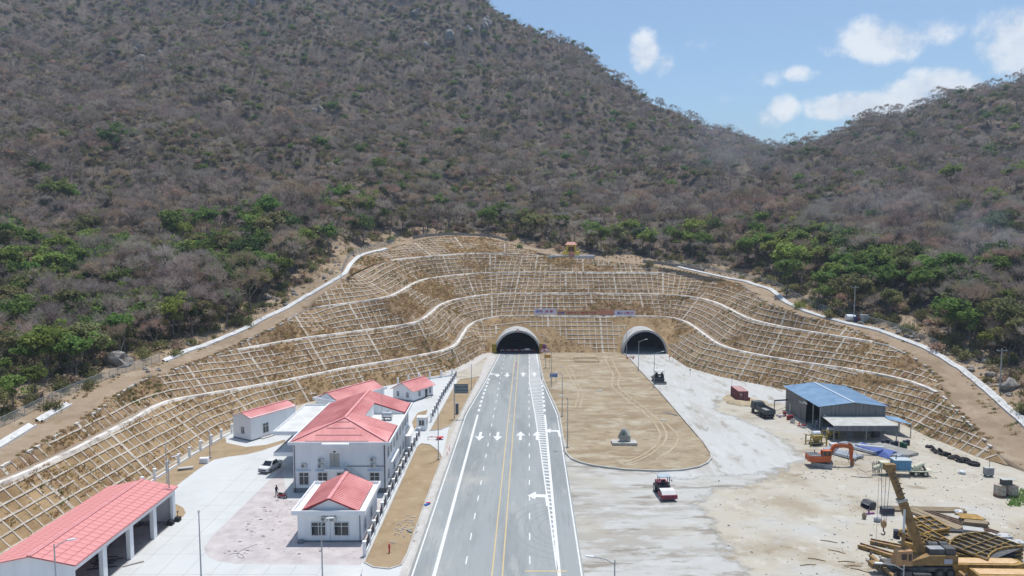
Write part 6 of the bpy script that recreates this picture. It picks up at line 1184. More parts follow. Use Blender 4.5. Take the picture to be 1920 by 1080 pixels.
r = empty('barrier', (c, y + 2.0, 0), 0, 'low red and white barrier across the mouth of the left tunnel', 'barrier'); m_rw = mat('barrier_white', (.6, .6, .6), None)
for k in range(10): MB().bb(-6.0 + k * 1.2, -4.85 + k * 1.2, -.05, .05, .75, 1.0).build('rail', m_red if k % 2 else m_rw, r)
for k in range(5): MB().bb(-5.9 + k * 2.9, -5.75 + k * 2.9, -.3, .3, 0, .9).build('foot', m_red, r)
r = empty('barrier_board', (c + 3.2, y + 1.5, 0), 0, 'white notice board on the barrier in the left tunnel', 'sign'); MB().box((0, 0, 1.2), (1.6, .06, .6)).build('sign_panel', m_rw, r); MB().tube((0, 0.05, 0), (0, .05, 1.4), .04, n=5).build('post', m_galv, r)
r = empty('barrier', G(1178, 674), .6, 'red and white barrier lying beside the right tunnel mouth', 'barrier')
for k in range(5): MB().bb(-.9 + k * .8, -.15 + k * .8, -.06, .06, .5, .75).build('rail', m_red if k % 2 == 0 else m_rw, r)
for k in range(2): MB().bb(-.5 + k * 2.6, -.4 + k * 2.6, -.3, .3, 0, .6).build('foot', m_red, r)
r = empty('barrier', G(968, 688), 1.55, 'thin red barrier pole standing on the yellow lines before the left tunnel', 'barrier'); MB().tube((0, 0, 0), (0, 0, 1.6), .07, n=6).build('post', m_red, r); MB().bar((-5, 0, .8), (5, 0, .8), .08, .12).build('rail', m_red, r)
# banners on the ledge above the tunnels
m_ban = mat('lilac_banner', (.6, .58, .72), (.7, .68, .78), 2, .7); m_banred = mat('banner_red_print', (.42, .06, .1), None); m_banblue = mat('banner_blue_print', (.1, .1, .4), None)
def banner(px0, px1, py0, py1, lab, m, marks, seed, Y=249.6):
    a = RP(px0, py1, Y); b_ = RP(px1, py0, Y); w = b_[0] - a[0]; hh = b_[2] - a[2]; r = empty('banner', (a[0], Y, a[2]), 0, lab, 'banner')
    cl = MB(); n = 14
    for i in range(n): x0_, x1_ = w * i / n, w * (i + 1) / n; f = lambda x: .12 * math.sin(x * 2.1); cl.add([(x0_, f(x0_), 0), (x1_, f(x1_), 0), (x1_, f(x1_), hh), (x0_, f(x0_), hh)], [(0, 1, 2, 3)])
    cl = cl.build('cloth', m, r)
    for x in (.05, w / 2, w - .05): MB().tube((x, .15, -.6), (x, .15, hh + .2), .05, n=5).build('post', m_galv, r)
    rnd = random.Random(seed); x = .5
    t1_, t2_ = MB(), MB()
    while x < w - .6:
        cw = rnd.uniform(.25, .4); t = t1_ if (x > w * .22) else t2_; z0 = hh * .3; ch = hh * .42; y_ = -.15
        if rnd.random() < .85:
            t.bb(x, x + .07, y_ - .01, y_, z0, z0 + ch); t.bb(x + cw - .09, x + cw - .02, y_ - .01, y_, z0, z0 + ch)
            if rnd.random() < .7: t.bb(x + .07, x + cw - .09, y_ - .01, y_, z0 + ch * rnd.choice((.4, .82, 0)), z0 + ch * rnd.choice((.98, 1.0)) if False else z0 + ch * .98)
        x += cw + .1
    if marks:
        if t1_.V: t1_.build('lettering', m_banred, cl)
        if t2_.V: t2_.build('lettering', m_banblue, cl)
banner(1002, 1043, 579, 589, 'lilac banner with red lettering above the left tunnel', m_ban, True, 1); banner(1152, 1191, 582, 592, 'lilac banner with red lettering above the right tunnel', m_ban, True, 2)
m_ob = mat('faded_orange_banner', (.52, .27, .15), (.6, .42, .22), .5, .8); banner(1044, 1120, 582, 591, 'long faded orange banner between the two lilac banners', m_ob, True, 3); banner(1121, 1151, 582, 592, 'short orange red banner left of the right lilac banner', mat('orange_red_banner', (.58, .22, .14), (.65, .3, .2), 1, .8), False, 4)
# shrine on the crest
p = RP(1071, 474, 281); p[2] = max(p[2], zt(p[0], p[1])); r = empty('shrine', p, 0, 'small yellow roadside shrine with red roof on the crest of the cut', 'shrine'); m_sy = mat('shrine_yellow', (.6, .42, .06), (.68, .52, .12), 2, .7); m_sr = mat('shrine_red', (.45, .2, .16), (.54, .3, .25), 2, .7)
MB().bb(-3.2, 3.2, -1.5, 3, -1.5, .5).build('platform', m_sy, r)
for k in range(4): MB().bb(-1.0, 1.0, -1.5 - (k + 1) * .3, -1.502 - k * .3, -1.5, .3 - k * .35).build('step', m_sr, r)
MB().bb(-1.9, -1.2, -.4, 2, .502, 3.2).build('side_wall', m_sy, r); MB().bb(1.2, 1.9, -.4, 2, .502, 3.2).build('side_wall', m_sy, r); MB().bb(-1.2, 1.2, 1.8, 2, .502, 3.2).build('back_wall', m_sr, r); MB().bb(-1.2, 1.2, -.38, .1, 2.5, 3.2).build('lintel', m_sy, r); MB().bb(-.5, .5, .9, 1.5, .502, 1.5).build('altar', m_sr, r)
f = MB(); f.slab([(-2.4, -1, 3.2), (2.4, -1, 3.2), (1.3, .8, 4.3), (-1.3, .8, 4.3)], .15); f.slab([(-2.4, 2.6, 3.2), (2.4, 2.6, 3.2), (1.3, .8, 4.3), (-1.3, .8, 4.3)], .15); f.slab([(-2.4, -1, 3.2), (-2.4, 2.6, 3.2), (-1.3, .8, 4.3)], .15); f.slab([(2.4, -1, 3.2), (2.4, 2.6, 3.2), (1.3, .8, 4.3)], .15); f = f.build('roof', m_sr, r)
for s in (-1, 1): MB().tube((s * 1.3, .8, 4.25), (s * 1.7, .8, 4.9), .12, .04, 6).build('roof_finial', m_sy, f); MB().tube((s * 3.0, -1.3, .5), (s * 3.0, -1.3, 1.9), .18, .1, 6).build('gate_post', m_sy, r)
q = [(-9, -2.6), (9, -2.2), (9.5, 1.5), (3.4, 1.6), (3.4, 3.4), (-3.4, 3.4), (-3.4, 1.6), (-8.5, 1)]
sp = MB().prism([(p[0] + a, p[1] + b_) for a, b_ in q], p[2] - 2.2, p[2] - .9).build('shrine_terrace', m_white); tag(sp, 'pale concrete terrace in front of the yellow shrine', 'terrace')
# power poles and tank group beyond the right drain
def power_pole(px, py, h, lab):
    b = hit(px, py, 90, 330, .5); r = empty('power_pole', b, 0, lab, 'power pole'); MB().tube((0, 0, -.5), (0, 0, h), .17, .11, 8).build('pole', m_port, r); MB().box((0, 0, h - .5), (2.2, .12, .14)).build('cross_arm', m_galv, r); MB().box((0, 0, h * .42), (1.4, .1, .12)).build('cross_arm', m_galv, r)
    for s in (-1, 0, 1): MB().tube((s * .95, 0, h - .43), (s * .95, 0, h - .15), .06, .04, 6).build('insulator', m_lampw, r)
    return b + Vector((0, 0, h - .3))
pA = power_pole(1601, 600, 9.6, 'concrete power pole beside the grey water tank beyond the right drain'); pB = power_pole(1874, 735, 9.0, 'concrete power pole among the boulders at far right')
w_ = MB(); n = 14; pC = pB + Vector((22, -42, 3))
for s in (-.9, .9):
    for a, b_, sag in ((pA, pB, 1.6), (pB, pC, 1.2)):
        w_.path([a + (b_ - a) * (k / n) + Vector((s, 0, -sag * 4 * (k / n) * (1 - k / n))) for k in range(n + 1)], .022, 3)
tag(w_.build('power_line', m_pipe), 'sagging power lines between the poles beyond the right drain', 'power line')
b = hit(1594, 602, 90, 330, .5); r = empty('white_water_tank', b, 0, 'white rounded water tank beyond the right drain', 'water tank'); MB().tube((-1.2, 0, .9), (1.2, 0, .9), .9, .85, 14).build('tank_body', m_wall, r); MB().bb(-1.0, 1.0, -.5, .5, 0, .3).build('cradle', m_conc2, r)
b = hit(1607, 604, 90, 330, .5); r = empty('rusty_drum_frame', b, 0, 'dark blue and rust red drums beside the white water tank', 'drums'); MB().tube((-.4, 0, 0), (-.4, 0, 1.5), .5, n=12).build('drum', mat('drum_blue', (.05, .06, .15), None), r); MB().tube((.7, 0, 0), (.7, 0, 1.3), .5, n=12).build('drum', mat('drum_rust', (.2, .06, .04), (.3, .11, .07), 3), r)
b = hit(1620, 604, 90, 330, .5); r = empty('grey_cabinet', b, 0, 'pale grey sheet metal cabinet beyond the right drain', 'cabinet'); MB().box((0, 0, 1.0), (2.0, 1.2, 2.0)).build('casing', mat('cabinet_grey', (.34, .37, .38), (.42, .45, .45), 1.5, .6), r); MB().box((0, -.62, 1.0), (.05, .03, 1.8)).build('door_joint', m_pipe, r)
# rock monument on the island
b = G(1170, 833); r = empty('rock_monument', b, 0, 'pale standing rock on a white plinth on the dirt island', 'monument'); MB().box((0, 0, .3), (4.8, 2.4, .6)).build('plinth', m_conc2, r)
bm = bmesh.new(); bmesh.ops.create_icosphere(bm, subdivisions=3, radius=1)
for v in bm.verts:
    d = v.co.normalized(); k = 1 + .08 * math.sin(5 * d.x + 1) * math.cos(4 * d.z) + .04 * math.sin(11 * d.y)
    for cc, lim in ((Vector((.8, -.3, .55)), .72), (Vector((-.75, .1, .6)), .7), (Vector((0, -1, .1)), .75), (Vector((.3, .9, .2)), .8), (Vector((1, 0, -.2)), .82)):
        e = d.dot(cc.normalized()); k = min(k, lim / e) if e > lim else k
    v.co = Vector((d.x * 1.35 * k - .25 * d.z, d.y * .75 * k, d.z * 1.6 * k))
me = bpy.data.meshes.new('rock'); bm.to_mesh(me); bm.free(); me.materials.append(mat('monument_rock', (.28, .28, .26), (.44, .44, .41), 1.4, .95, .6)); o = link('rock', me, r); o.location = (.1, .1, 1.75)
MB().tube((-.25, -.82, 2.3), (-.25, -.76, 2.3), .3, n=14).build('emblem', mat('emblem_green', (.1, .2, .15), None), r)
# manhole frame and litter on the island
r = empty('drain_frame', G(1100, 676), 0, 'rectangular concrete frame set in the dirt island near the slope', 'drain frame')
for (cx, cy, dx, dy) in ((0, 4, 7.5, .3), (0, -3, 7.5, .3), (-3.75, .5, .3, 7), (3.75, .5, .3, 7)): MB().box((cx, cy, .1), (dx, dy, .3)).build('kerb', m_dirt, r)
for (x, y, s, lab) in ((1124, 733, (1.4, .5), 'small white slab lying in the middle of the dirt island'), (1243, 788, (1.3, .35), 'small white slab at the right edge of the dirt island'), (1101, 690, (.8, .4), 'small pale slab on the dirt island near the slope'), (1053, 688, (.9, .4), 'small pale slab by the posts of the orange board')):
    o = MB().box((0, 0, .12), (s[0], s[1], .2)).build('concrete_slab', m_wht); o.location = G(x, y); tag(o, lab, 'slab')
o = MB().tube((-1.3, 1.9, .15), (1.3, -1.9, .15), .12, n=6).build('steel_pipe', m_galv); o.location = G(1255, 776); tag(o, 'thin steel pipe lying on the right edge of the dirt island', 'pipe')
# ================================================================ VERGE AND FORECOURT BITS
b = G(730, 1037); r = empty('fire_hydrant', b, 0, 'red standpipe hydrant on the long dirt verge', 'hydrant'); MB().tube((0, 0, 0), (0, 0, 1.15), .1, n=10).build('barrel', m_red, r); MB().tube((-.2, 0, .85), (.2, 0, .85), .07, n=8).build('outlet', m_red, r); MB().ball((0, 0, 1.18), .12, 8, 5).build('cap', m_red, r)
b = G(801, 947); r = empty('survey_flags', b, .5, 'small heap of blue and red cloth on the pavement edge', 'cloth'); MB().box((0, 0, .12), (.9, .4, .2), .4).build('blue_cloth', m_blue, r); MB().box((.3, .25, .2), (.6, .3, .18), -.5).build('red_cloth', m_red, r); MB().bar((-.9, 0, .1), (.8, .4, .25), .06, .06).build('stick', m_galv, r)
b = G(816, 824); r = empty('entrance_barrier', b, .05, 'red and white barrier boards on the gate driveway', 'barrier')
for k in range(3): MB().box((-1.3 + k * .6, 0, .55), (.55, .1, .18)).build('rail', m_rw if k % 2 == 0 else m_red, r)
MB().box((.9, 0, .45), (1.5, .9, .08), .3).build('red_board', m_red, r); MB().box((-1.4, 0, .3), (.08, .7, .6)).build('foot', m_rw, r); MB().box((.8, .1, .22), (.9, .3, .4)).build('foot', m_red, r)
b = G(838, 855); r = empty('barrier_tape', b, .2, 'thin red tape barrier on the pavement by the lamp post', 'barrier'); MB().box((0, 0, .5), (.06, .06, 1.0)).build('post', m_red, r); MB().box((.4, 1.4, .9), (.05, 3.0, .06)).build('tape', m_red, r); MB().box((.8, 2.9, .5), (.06, .06, 1.0)).build('post', m_red, r)
rnd = random.Random(3)
r = empty('rubble_patch', G(757, 990), 0, 'scatter of broken concrete on the long dirt verge', 'rubble'); q = MB()
for k in range(60): q.box((rnd.gauss(0, 1.0), rnd.gauss(0, 2.2), .05), (rnd.uniform(.08, .3), rnd.uniform(.08, .25), .12), rnd.uniform(0, 3))
stuff(q.build('rubble', m_conc2, r)); MB().bar((.6, -.8, .12), (1.3, -1.6, .12), .3, .12).build('broken_slab', m_plinth, r)
b = G(660, 1085); r = empty('transformer_box', b, 0, 'white flat topped cabinet cut by the bottom edge below the gable house', 'cabinet'); MB().box((0, 0, .35), (2.0, 1.6, .7)).build('casing', m_wall, r); MB().box((0, 0, .75), (2.3, 1.9, .1)).build('lid', m_flat, r)
b = G(383, 868); r = empty('block_pallet', b, .1, 'small stack of white blocks beside the short lamp post', 'block stack')
for i in range(4):
    for k in range(3): MB().box((-.55 + i * .38, 0, .2 + k * .32), (.34, .9, .28)).build('block', m_wall, r)
b = G(349, 880); r = empty('plank_stack', b, .3, 'flat stack of pale boards on the dirt strip', 'boards')
for k in range(3): MB().box((rnd.uniform(-.1, .1), rnd.uniform(-.1, .1), .08 + k * .14), (2.4, .9, .1), rnd.uniform(-.1, .1)).build('board', m_walk, r)
for (x, y, lab, hh) in ((320, 984, 'black square planter tub at the foot of the lamp post', .55), (333, 977, 'small black bin with a stick beside the dirt patch', .5)):
    b = G(x, y); r = empty('black_tub', b, 0, lab, 'tub'); MB().box((0, 0, hh / 2 + .1), (.75, .7, hh)).build('tub', m_dark, r); MB().box((0, 0, .05), (.85, .8, .1)).build('rim', m_pipe, r)
    if x > 325: MB().tube((0, 0, .5), (.05, 0, 1.3), .06, .04, 6).build('stick', m_pipe, r); MB().tube((.05, 0, 1.3), (.05, 0, 1.5), .12, n=6).build('knob', m_pipe, r)
# garage contents
r = empty('pipe_heap', (-51.2, 85.2, .03), .2, 'heap of dark pipes on the garage floor', 'pipes')
for k in range(9): MB().bar((rnd.uniform(-1.8, -.8), rnd.uniform(-1.2, 1.2), .1 + .06 * k), (rnd.uniform(1.0, 2.0), rnd.uniform(-1.2, 1.4), .1 + .06 * k), .12, .12).build('pipe', m_pipe, r)
o = MB().bar((-1.0, -.7, .1), (.9, .7, .1), .35, .14).build('loose_plank', m_walk); o.location = (-47.6, 85.4, 0); tag(o, 'loose plank leaning out of the garage by a pillar', 'plank')
r = empty('tool_heap', (-52.2, 97.0, .03), 0, 'dark tools and cables lying in the end bay of the garage', 'tools')
for k in range(6): MB().box((rnd.uniform(-1.5, 1.8), rnd.uniform(-.5, .7), .08), (rnd.uniform(.3, .8), .15, .14), rnd.uniform(0, 3)).build('tool', m_pipe, r)
# ---------------------------------------------------------------- vehicles and people of the compound
m_tyre = mat('tyre_rubber', (.022, .022, .022), (.04, .04, .04), 4, .9); m_rim = mat('alloy_rim', (.4, .4, .42), None, rough=.4, metal=.6); m_carw = mat('white_car_paint', (.68, .69, .7), None, rough=.25, spec=.6); m_cglass = mat('car_glass', (.012, .014, .02), None, rough=.08, spec=.7)
def wheel(parent, c, r_, w, axis='x', rim=None):
    a = Vector((w / 2, 0, 0)) if axis == 'x' else Vector((0, w / 2, 0)); c = Vector(c); q = MB().tube(c - a, c + a, r_, n=16).build('wheel', m_tyre, parent); s = MB().tube(c - a * 1.04, c + a * 1.04, r_ * .58, n=12).build('rim', rim or m_rim, q); return q
def suv(loc, rz, label, pickup=False):
    r = empty('parked_car', loc, rz, label, 'car'); L_, W_ = 4.7, 1.86      # local -y is the nose
    b = MB(); P = [(-2.35, .42), (-2.38, .78), (-2.2, 1.02), (-1.2, 1.12), (2.25, 1.12), (2.36, .95), (2.36, .42)]; b.V = []; V = []
    b = MB(); n = len(P)
    for s in (-1, 1): V += [(s * W_ / 2, p[0], p[1]) for p in P]
    b.add(V, [tuple(range(n)), tuple(range(2 * n - 1, n - 1, -1))] + [(i, n + i, n + (i + 1) % n, (i + 1) % n) for i in range(n)]); b.build('body', m_carw, r)
    ye = 1.2 if pickup else 2.2; g = MB(); Q = [(-1.25, 1.12), (-.45, 1.72), (ye - .45, 1.76), (ye, 1.12)]; V = []
    for s in (-1, 1): V += [(s * (W_ / 2 - .05 - (.16 if p[1] > 1.3 else 0)), p[0], p[1]) for p in Q]
    g.add(V, [(0, 1, 2, 3), (7, 6, 5, 4), (0, 4, 5, 1), (1, 5, 6, 2), (2, 6, 7, 3), (3, 7, 4, 0)]); g.build('cabin_glass', m_cglass, r)
    MB().bb(-.72, .72, -.5, ye - .42, 1.74, 1.80).build('roof', m_carw, r)
    pl = MB()
    for s in (-1, 1):
        for (y0_, z0_, y1_, z1_) in ((-1.2, 1.1, -.46, 1.74), (ye - .02, 1.1, ye - .46, 1.75), (.4, 1.1, .38, 1.75)): pl.bar((s * (W_ / 2 - .08), y0_, z0_), (s * (W_ / 2 - .2), y1_, z1_), .09, .07)
    pl.build('pillar', m_carw, r)
    MB().bb(-.62, .62, -2.41, -2.37, .62, .86).build('grille', m_dark, r); MB().bb(-.9, .9, -2.42, -2.36, .34, .5).build('bumper', m_pipe, r)
    for s in (-1, 1):
        MB().box((s * .74, -2.34, .85), (.34, .12, .16)).build('headlight', m_rim, r); MB().box((s * 1.02, -.95, 1.2), (.2, .12, .16)).build('mirror', m_carw, r)
        for yy in (-1.45, 1.4): wheel(r, (s * .82, yy, .37), .37, .24)
        MB().box((s * .8, 2.36, .9), (.2, .06, .22)).build('tail_light', m_red, r)
    return r
g_ = G(497, 889); suv((g_.x + .2, g_.y + 2.2, 0), math.radians(-14), 'white pickup car parked on the white concrete left of the large building', True)
suv((-54.0, 89.3, .03), math.radians(18), 'white car parked inside the garage')
def scooter(loc, rz, label):
    r = empty('motor_scooter', loc, rz, label, 'scooter'); m = mat('scooter_red', (.32, .04, .05), None, rough=.35)
    for yy in (-.62, .62): wheel(r, (0, yy, .27), .27, .1)
    b = MB(); b.bar((0, .62, .5), (0, -.15, .42), .24, .3); b.bar((0, -.15, .35), (0, -.45, .45), .26, .12); b.bar((0, -.45, .4), (0, -.62, .95), .3, .1); b.build('body', m, r)
    MB().box((0, .3, .76), (.26, .75, .12)).build('seat', m_dark, r); h_ = MB(); h_.bar((-.32, -.55, 1.02), (.32, -.55, 1.02), .05, .05); h_.build('handlebar', m_rim, r); MB().ball((0, -.62, .95), .12, 8, 5).build('headlight', m_rim, r); MB().bar((0, -.62, .27), (0, -.6, .9), .06, .06).build('fork', m_rim, r)
    return r
p_ = G(529, 934); scooter((p_.x, p_.y, .006), math.radians(72), 'red motor scooter on the pink paving by the corner of the large building')
def person(loc, rz, label, J=None):
    """standing figure: one continuous skinned body, clothes and hair as children"""
    r = empty('person', loc, rz, label, 'person')
    def skin(name, P, E, R, m):
        me = bpy.data.meshes.new(name); me.from_pydata([Vector(p) for p in P], E, []); o = link(name, me, r); md = o.modifiers.new('skin', 'SKIN'); sv = me.skin_vertices
        if not sv: bpy.context.view_layer.objects.active = o
        for i, rr in enumerate(R): me.skin_vertices[0].data[i].radius = (rr, rr)
        me.skin_vertices[0].data[0].use_root = True; o.modifiers.new('sub', 'SUBSURF').levels = 1; o.modifiers['sub'].render_levels = 1; me.materials.append(m); return o
    P = [(0, 0, .95), (0, .01, 1.2), (0, 0, 1.42), (0, -.01, 1.52), (0, -.03, 1.64), (0, -.03, 1.72), (.18, 0, 1.4), (.24, -.06, 1.14), (.22, -.26, .98), (-.18, 0, 1.4), (-.25, -.03, 1.13), (-.24, -.2, .93), (.1, 0, .9), (.12, -.03, .5), (.12, .03, .08), (.12, -.14, .04), (-.1, 0, .9), (-.13, .0, .5), (-.13, .06, .08), (-.13, -.1, .04)]
    E = [(0, 1), (1, 2), (2, 3), (3, 4), (4, 5), (2, 6), (6, 7), (7, 8), (2, 9), (9, 10), (10, 11), (0, 12), (12, 13), (13, 14), (14, 15), (0, 16), (16, 17), (17, 18), (18, 19)]
    R = [.15, .14, .15, .06, .1, .08, .07, .05, .04, .07, .05, .04, .1, .07, .05, .045, .1, .07, .05, .045]
    me = bpy.data.meshes.new('body'); me.from_pydata([Vector(p) for p in P], E, []); o = link('body', me, r); o.modifiers.new('skin', 'SKIN')
    for i, rr in enumerate(R): me.skin_vertices[0].data[i].radius = (rr, rr); me.skin_vertices[0].data[i].use_root = (i == 0)
    s_ = o.modifiers.new('sub', 'SUBSURF'); s_.levels = 1; s_.render_levels = 1; me.materials.append(mat('dark_work_clothes', (.03, .03, .045), (.05, .05, .065), 4, .9))
    MB().ball((0, -.04, 1.65), .115, 10, 8, (.9, 1, 1.15)).build('head', mat('skin_tone', (.25, .14, .09), None, rough=.6), r); MB().ball((0, -.01, 1.71), .12, 10, 6, (.95, 1.02, .8)).build('hair', m_dark, r)
    for s in (-1, 1): MB().ball((s * (.22 if s > 0 else .24), -.27 if s > 0 else -.21, .95 if s > 0 else .9), .05, 6, 5, (.7, .8, 1.3)).build('hand', MATS['skin_tone'], r)
    return r
p_ = G(518.5, 930); person((p_.x, p_.y, .006), math.radians(60), 'person in dark clothes standing beside the red scooter')
# hose lying on the pavers
h_ = MB(); pts = resample3([tuple(G(x, y)) for x, y in ((430, 1040), (445, 1035), (458, 1043), (462, 1048), (452, 1049), (440, 1040), (455, 1030), (482, 1021))], .5); h_.path([(p[0], p[1], .03) for p in smooth3(pts, 1.5)], .025, 4); tag(h_.build('hose', m_pipe), 'thin dark hose curling over the pink paving', 'hose')
# ================================================================ CONSTRUCTION YARD
m_corr = mat('grey_cladding', (.13, .13, .135), (.24, .235, .23), .8, .6, stretch=(3, 3, .25)); m_bluer = mat('blue_roof_sheet', (.15, .25, .38), (.22, .34, .48), .4, .5, spec=.4); m_galvr = mat('pale_roof_sheet', (.36, .36, .33), (.5, .5, .47), .6, .6)
m_org = mat('excavator_orange', (.42, .085, .025), (.54, .14, .05), 2, .55); m_ykl = mat('crane_ochre', (.17, .11, .055), (.32, .205, .09), 1.3, .75, c3=(.26, .165, .07)); m_yel2 = mat('formwork_yellow', (.24, .15, .05), (.46, .28, .08), 1.2, .7); m_rusty = mat('rusty_yellow_steel', (.13, .085, .045), (.36, .24, .08), 1.5, .85, lo=.4, hi=.6)
m_dks = mat('dark_steel', (.06, .06, .065), (.12, .12, .12), 2, .7); m_grs = mat('grey_steel', (.22, .23, .24), (.34, .35, .36), 1.2, .6); m_wood = mat('weathered_wood', (.2, .155, .1), (.34, .27, .18), 2, .9, stretch=(.3, 3, 3)); m_cream = mat('cream_machine_paint', (.5, .5, .38), (.6, .59, .46), 1, .6); m_bluem = mat('generator_blue', (.08, .22, .38), (.14, .3, .46), 1, .6); m_mar = mat('container_maroon', (.16, .05, .055), (.24, .08, .085), 1, .65)
def clad(mb_parent, name, P0, P1, z0, z1, m, step=.9):
    """cladding wall made of separate vertical sheets"""
    a, b = Vector(P0), Vector(P1); n = max(1, int((b - a).length / step)); d = (b - a) / n; ang = math.atan2(d.y, d.x)
    for k in range(n):
        c = a + d * (k + .5); top = z1(( c - a).length / (b - a).length) if callable(z1) else z1
        MB().box((c.x, c.y, (z0 + top) / 2), (d.length - .03, .06 + .02 * (k % 2), top - z0), ang).build(name, m, mb_parent)
def shed():
    x0, x1, y0, y1, ze, zr = 64.0, 77.4, 143.5, 161.8, 5.5, 6.35; r = empty('open_shed', (x0, y0, 0), 0, 'large open construction shed with pale blue roof and grey sheet walls', 'shed'); W, D = x1 - x0, y1 - y0
    clad(r, 'wall_sheet', (0, 7.0, 0), (0, D, 0), 0, ze - .1, m_corr); clad(r, 'wall_sheet', (0, D, 0), (W, D, 0), 0, ze - .1, m_corr, 1.6); clad(r, 'wall_sheet', (W, 2.0, 0), (W, D, 0), 0, ze - .1, m_corr, 1.6)
    clad(r, 'gable_sheet', (0, 0, 0), (W, 0, 0), 3.35, lambda t: ze + (zr - ze) * (1 - abs(2 * t - 1)) - .12, m_corr, 1.1)
    for (x, y) in ((0, 0), (0, 3.4), (W, 0), (W / 2, .1)): MB().bb(x - .09, x + .09, y - .09, y + .09, 0, ze - .15).build('post', m_grs, r)
    R = MB(); R.slab([(-.6, -.5, ze - .05), (W / 2, -.5, zr), (W / 2, D + .5, zr), (-.6, D + .5, ze - .05)], .06); R.slab([(W + .6, -.5, ze - .05), (W / 2, -.5, zr), (W / 2, D + .5, zr), (W + .6, D + .5, ze - .05)], .06); rf = R.build('roof', m_bluer, r)
    s = roof_ribs((-.6, -.5, ze - .05), (-.6, D + .5, ze - .05), (W / 2, D + .5, zr), (W / 2, -.5, zr), .8, .04, .05); q = roof_ribs((W + .6, -.5, ze - .05), (W + .6, D + .5, ze - .05), (W / 2, D + .5, zr), (W / 2, -.5, zr), .8, .04, .05); s.add(q.V, q.F); stuff(s.build('roof_seam', m_bluer, rf)); MB().bar((W / 2, -.55, zr + .05), (W / 2, D + .55, zr + .05), .5, .06).build('ridge_cap', mat('pale_ridge', (.4, .48, .55), None), rf)
    MB().bb(W * .05, W * .08, -.1, -.06, 3.4, 3.6).build('lamp', m_lampw, r); MB().box((-.09, 9.5, 3.9), (.05, 2.2, .5)).build('notice_board', m_galvr, r); MB().box((-.09, 7.4, 4.3), (.05, 2.0, .4)).build('notice_board', m_lampw, r)
    MB().box((-.08, 15.5, 1.0), (.06, .9, 2.0)).build('door', m_galvr, r); MB().box((-.08, 10.0, 1.0), (.06, .9, 2.0)).build('door', m_plinth, r)
    # front lean-to
    fx0, fx1, fy = .2, 12.4, -7.0; l = MB(); l.slab([(fx0 - .6, fy, 3.3), (fx1, fy, 3.3), (fx1 + .4, -.2, 3.42), (fx0, -.2, 3.42)], .06); lt = l.build('lean_to_roof', m_galvr, r)
    clad(r, 'fascia_sheet', (fx0 - .6, fy - .05, 0), (fx1, fy - .05, 0), 2.2, 3.25, m_corr, 1.2)
    for x in (fx0 - .4, (fx0 + fx1) / 2 - .1, fx1 - .2): MB().bb(x - .08, x + .08, fy + .02, fy + .18, 0, 3.25).build('post', m_grs, r)
    # right lean-to
    l = MB(); l.slab([(W + .05, 2.6, 3.1), (W + 3.6, 1.2, 2.75), (W + 3.4, -4.2, 2.75), (W - .2, -1.5, 3.1)], .06); l.build('side_roof', m_bluer, r)
    for (x, y) in ((W + 3.3, -3.9), (W + 3.4, .8), (W + 1.6, -2.8)): MB().bb(x - .06, x + .06, y - .06, y + .06, 0, 2.7).build('post', m_grs, r)
shed()
def container():
    g = G(1384, 753); L_, W_, H_ = 6.06, 2.44, 2.55; r = empty('shipping_container', (g.x, g.y, 0), 0, 'maroon shipping container on a low sand heap', 'shipping container')
    MB().bb(.05, W_ - .05, .06, L_ - .05, .12, H_ - .05).build('body', m_mar, r); f = MB()
    for x in (0, W_ - .12):
        for y in (0, L_ - .12): f.bb(x, x + .12, y, y + .12, 0, H_)
    for y in (0, L_ - .12): f.bb(.12, W_ - .12, y, y + .12, H_ - .12, H_); f.bb(.12, W_ - .12, y, y + .12, 0, .14)
    for x in (0, W_ - .12): f.bb(x, x + .12, .12, L_ - .12, H_ - .1, H_); f.bb(x, x + .12, .12, L_ - .12, 0, .14)
    f.build('frame', m_mar, r); c = MB()
    for k in range(20): c.bb(.0, .045, .3 + k * .28, .44 + k * .28, .15, H_ - .12); c.bb(W_ - .045, W_, .3 + k * .28, .44 + k * .28, .15, H_ - .12)
    stuff(c.build('side_corrugation', m_mar, r)); MB().bb(.13, W_ - .13, .13, L_ - .13, H_ - .05, H_ - .01).build('roof', mat('dusty_pink_steel', (.36, .2, .2), (.46, .29, .28), 1, .8), r)
    for x in (.14, W_ / 2 + .02): d = MB().bb(x, x + W_ / 2 - .16, .0, .055, .16, H_ - .14).build('door', m_mar, r); q = MB(); q.tube((x + .3, -.03, .2), (x + .3, -.03, H_ - .2), .03, n=5); q.tube((x + .75, -.03, .2), (x + .75, -.03, H_ - .2), .03, n=5); q.build('locking_bar', m_galv, d)
    MB().bb(.55, .8, -.02, -.005, 1.5, 1.9).build('label_plate', m_lampw, r); MB().bb(W_ + .05, W_ + .5, .1, .7, 0, .95).build('steel_box', m_mar, r)
    filled('sand_heap', [(g.x + a, g.y + b_) for a, b_ in ((-3.2, -2.2), (-1, -4.5), (2, -5), (5, -3.2), (7.5, 0), (5, 2.5), (3, 6.8), (-.5, 7), (-3, 3.5))], lambda Q: .1 + .55 * np.exp(-(((Q[:, 0] - g.x + .8) / 2.6) ** 2 + ((Q[:, 1] - g.y + 1.6) / 2.2) ** 2)) * (Q[:, 1] < g.y - .1) + .1 * fbm(Q[:, 0], Q[:, 1], 3), mat('sand_heap_soil', (.3, .24, .155), (.42, .35, .24), .6, .97, .4), 'low heap of sand around the maroon container', .8)
container()
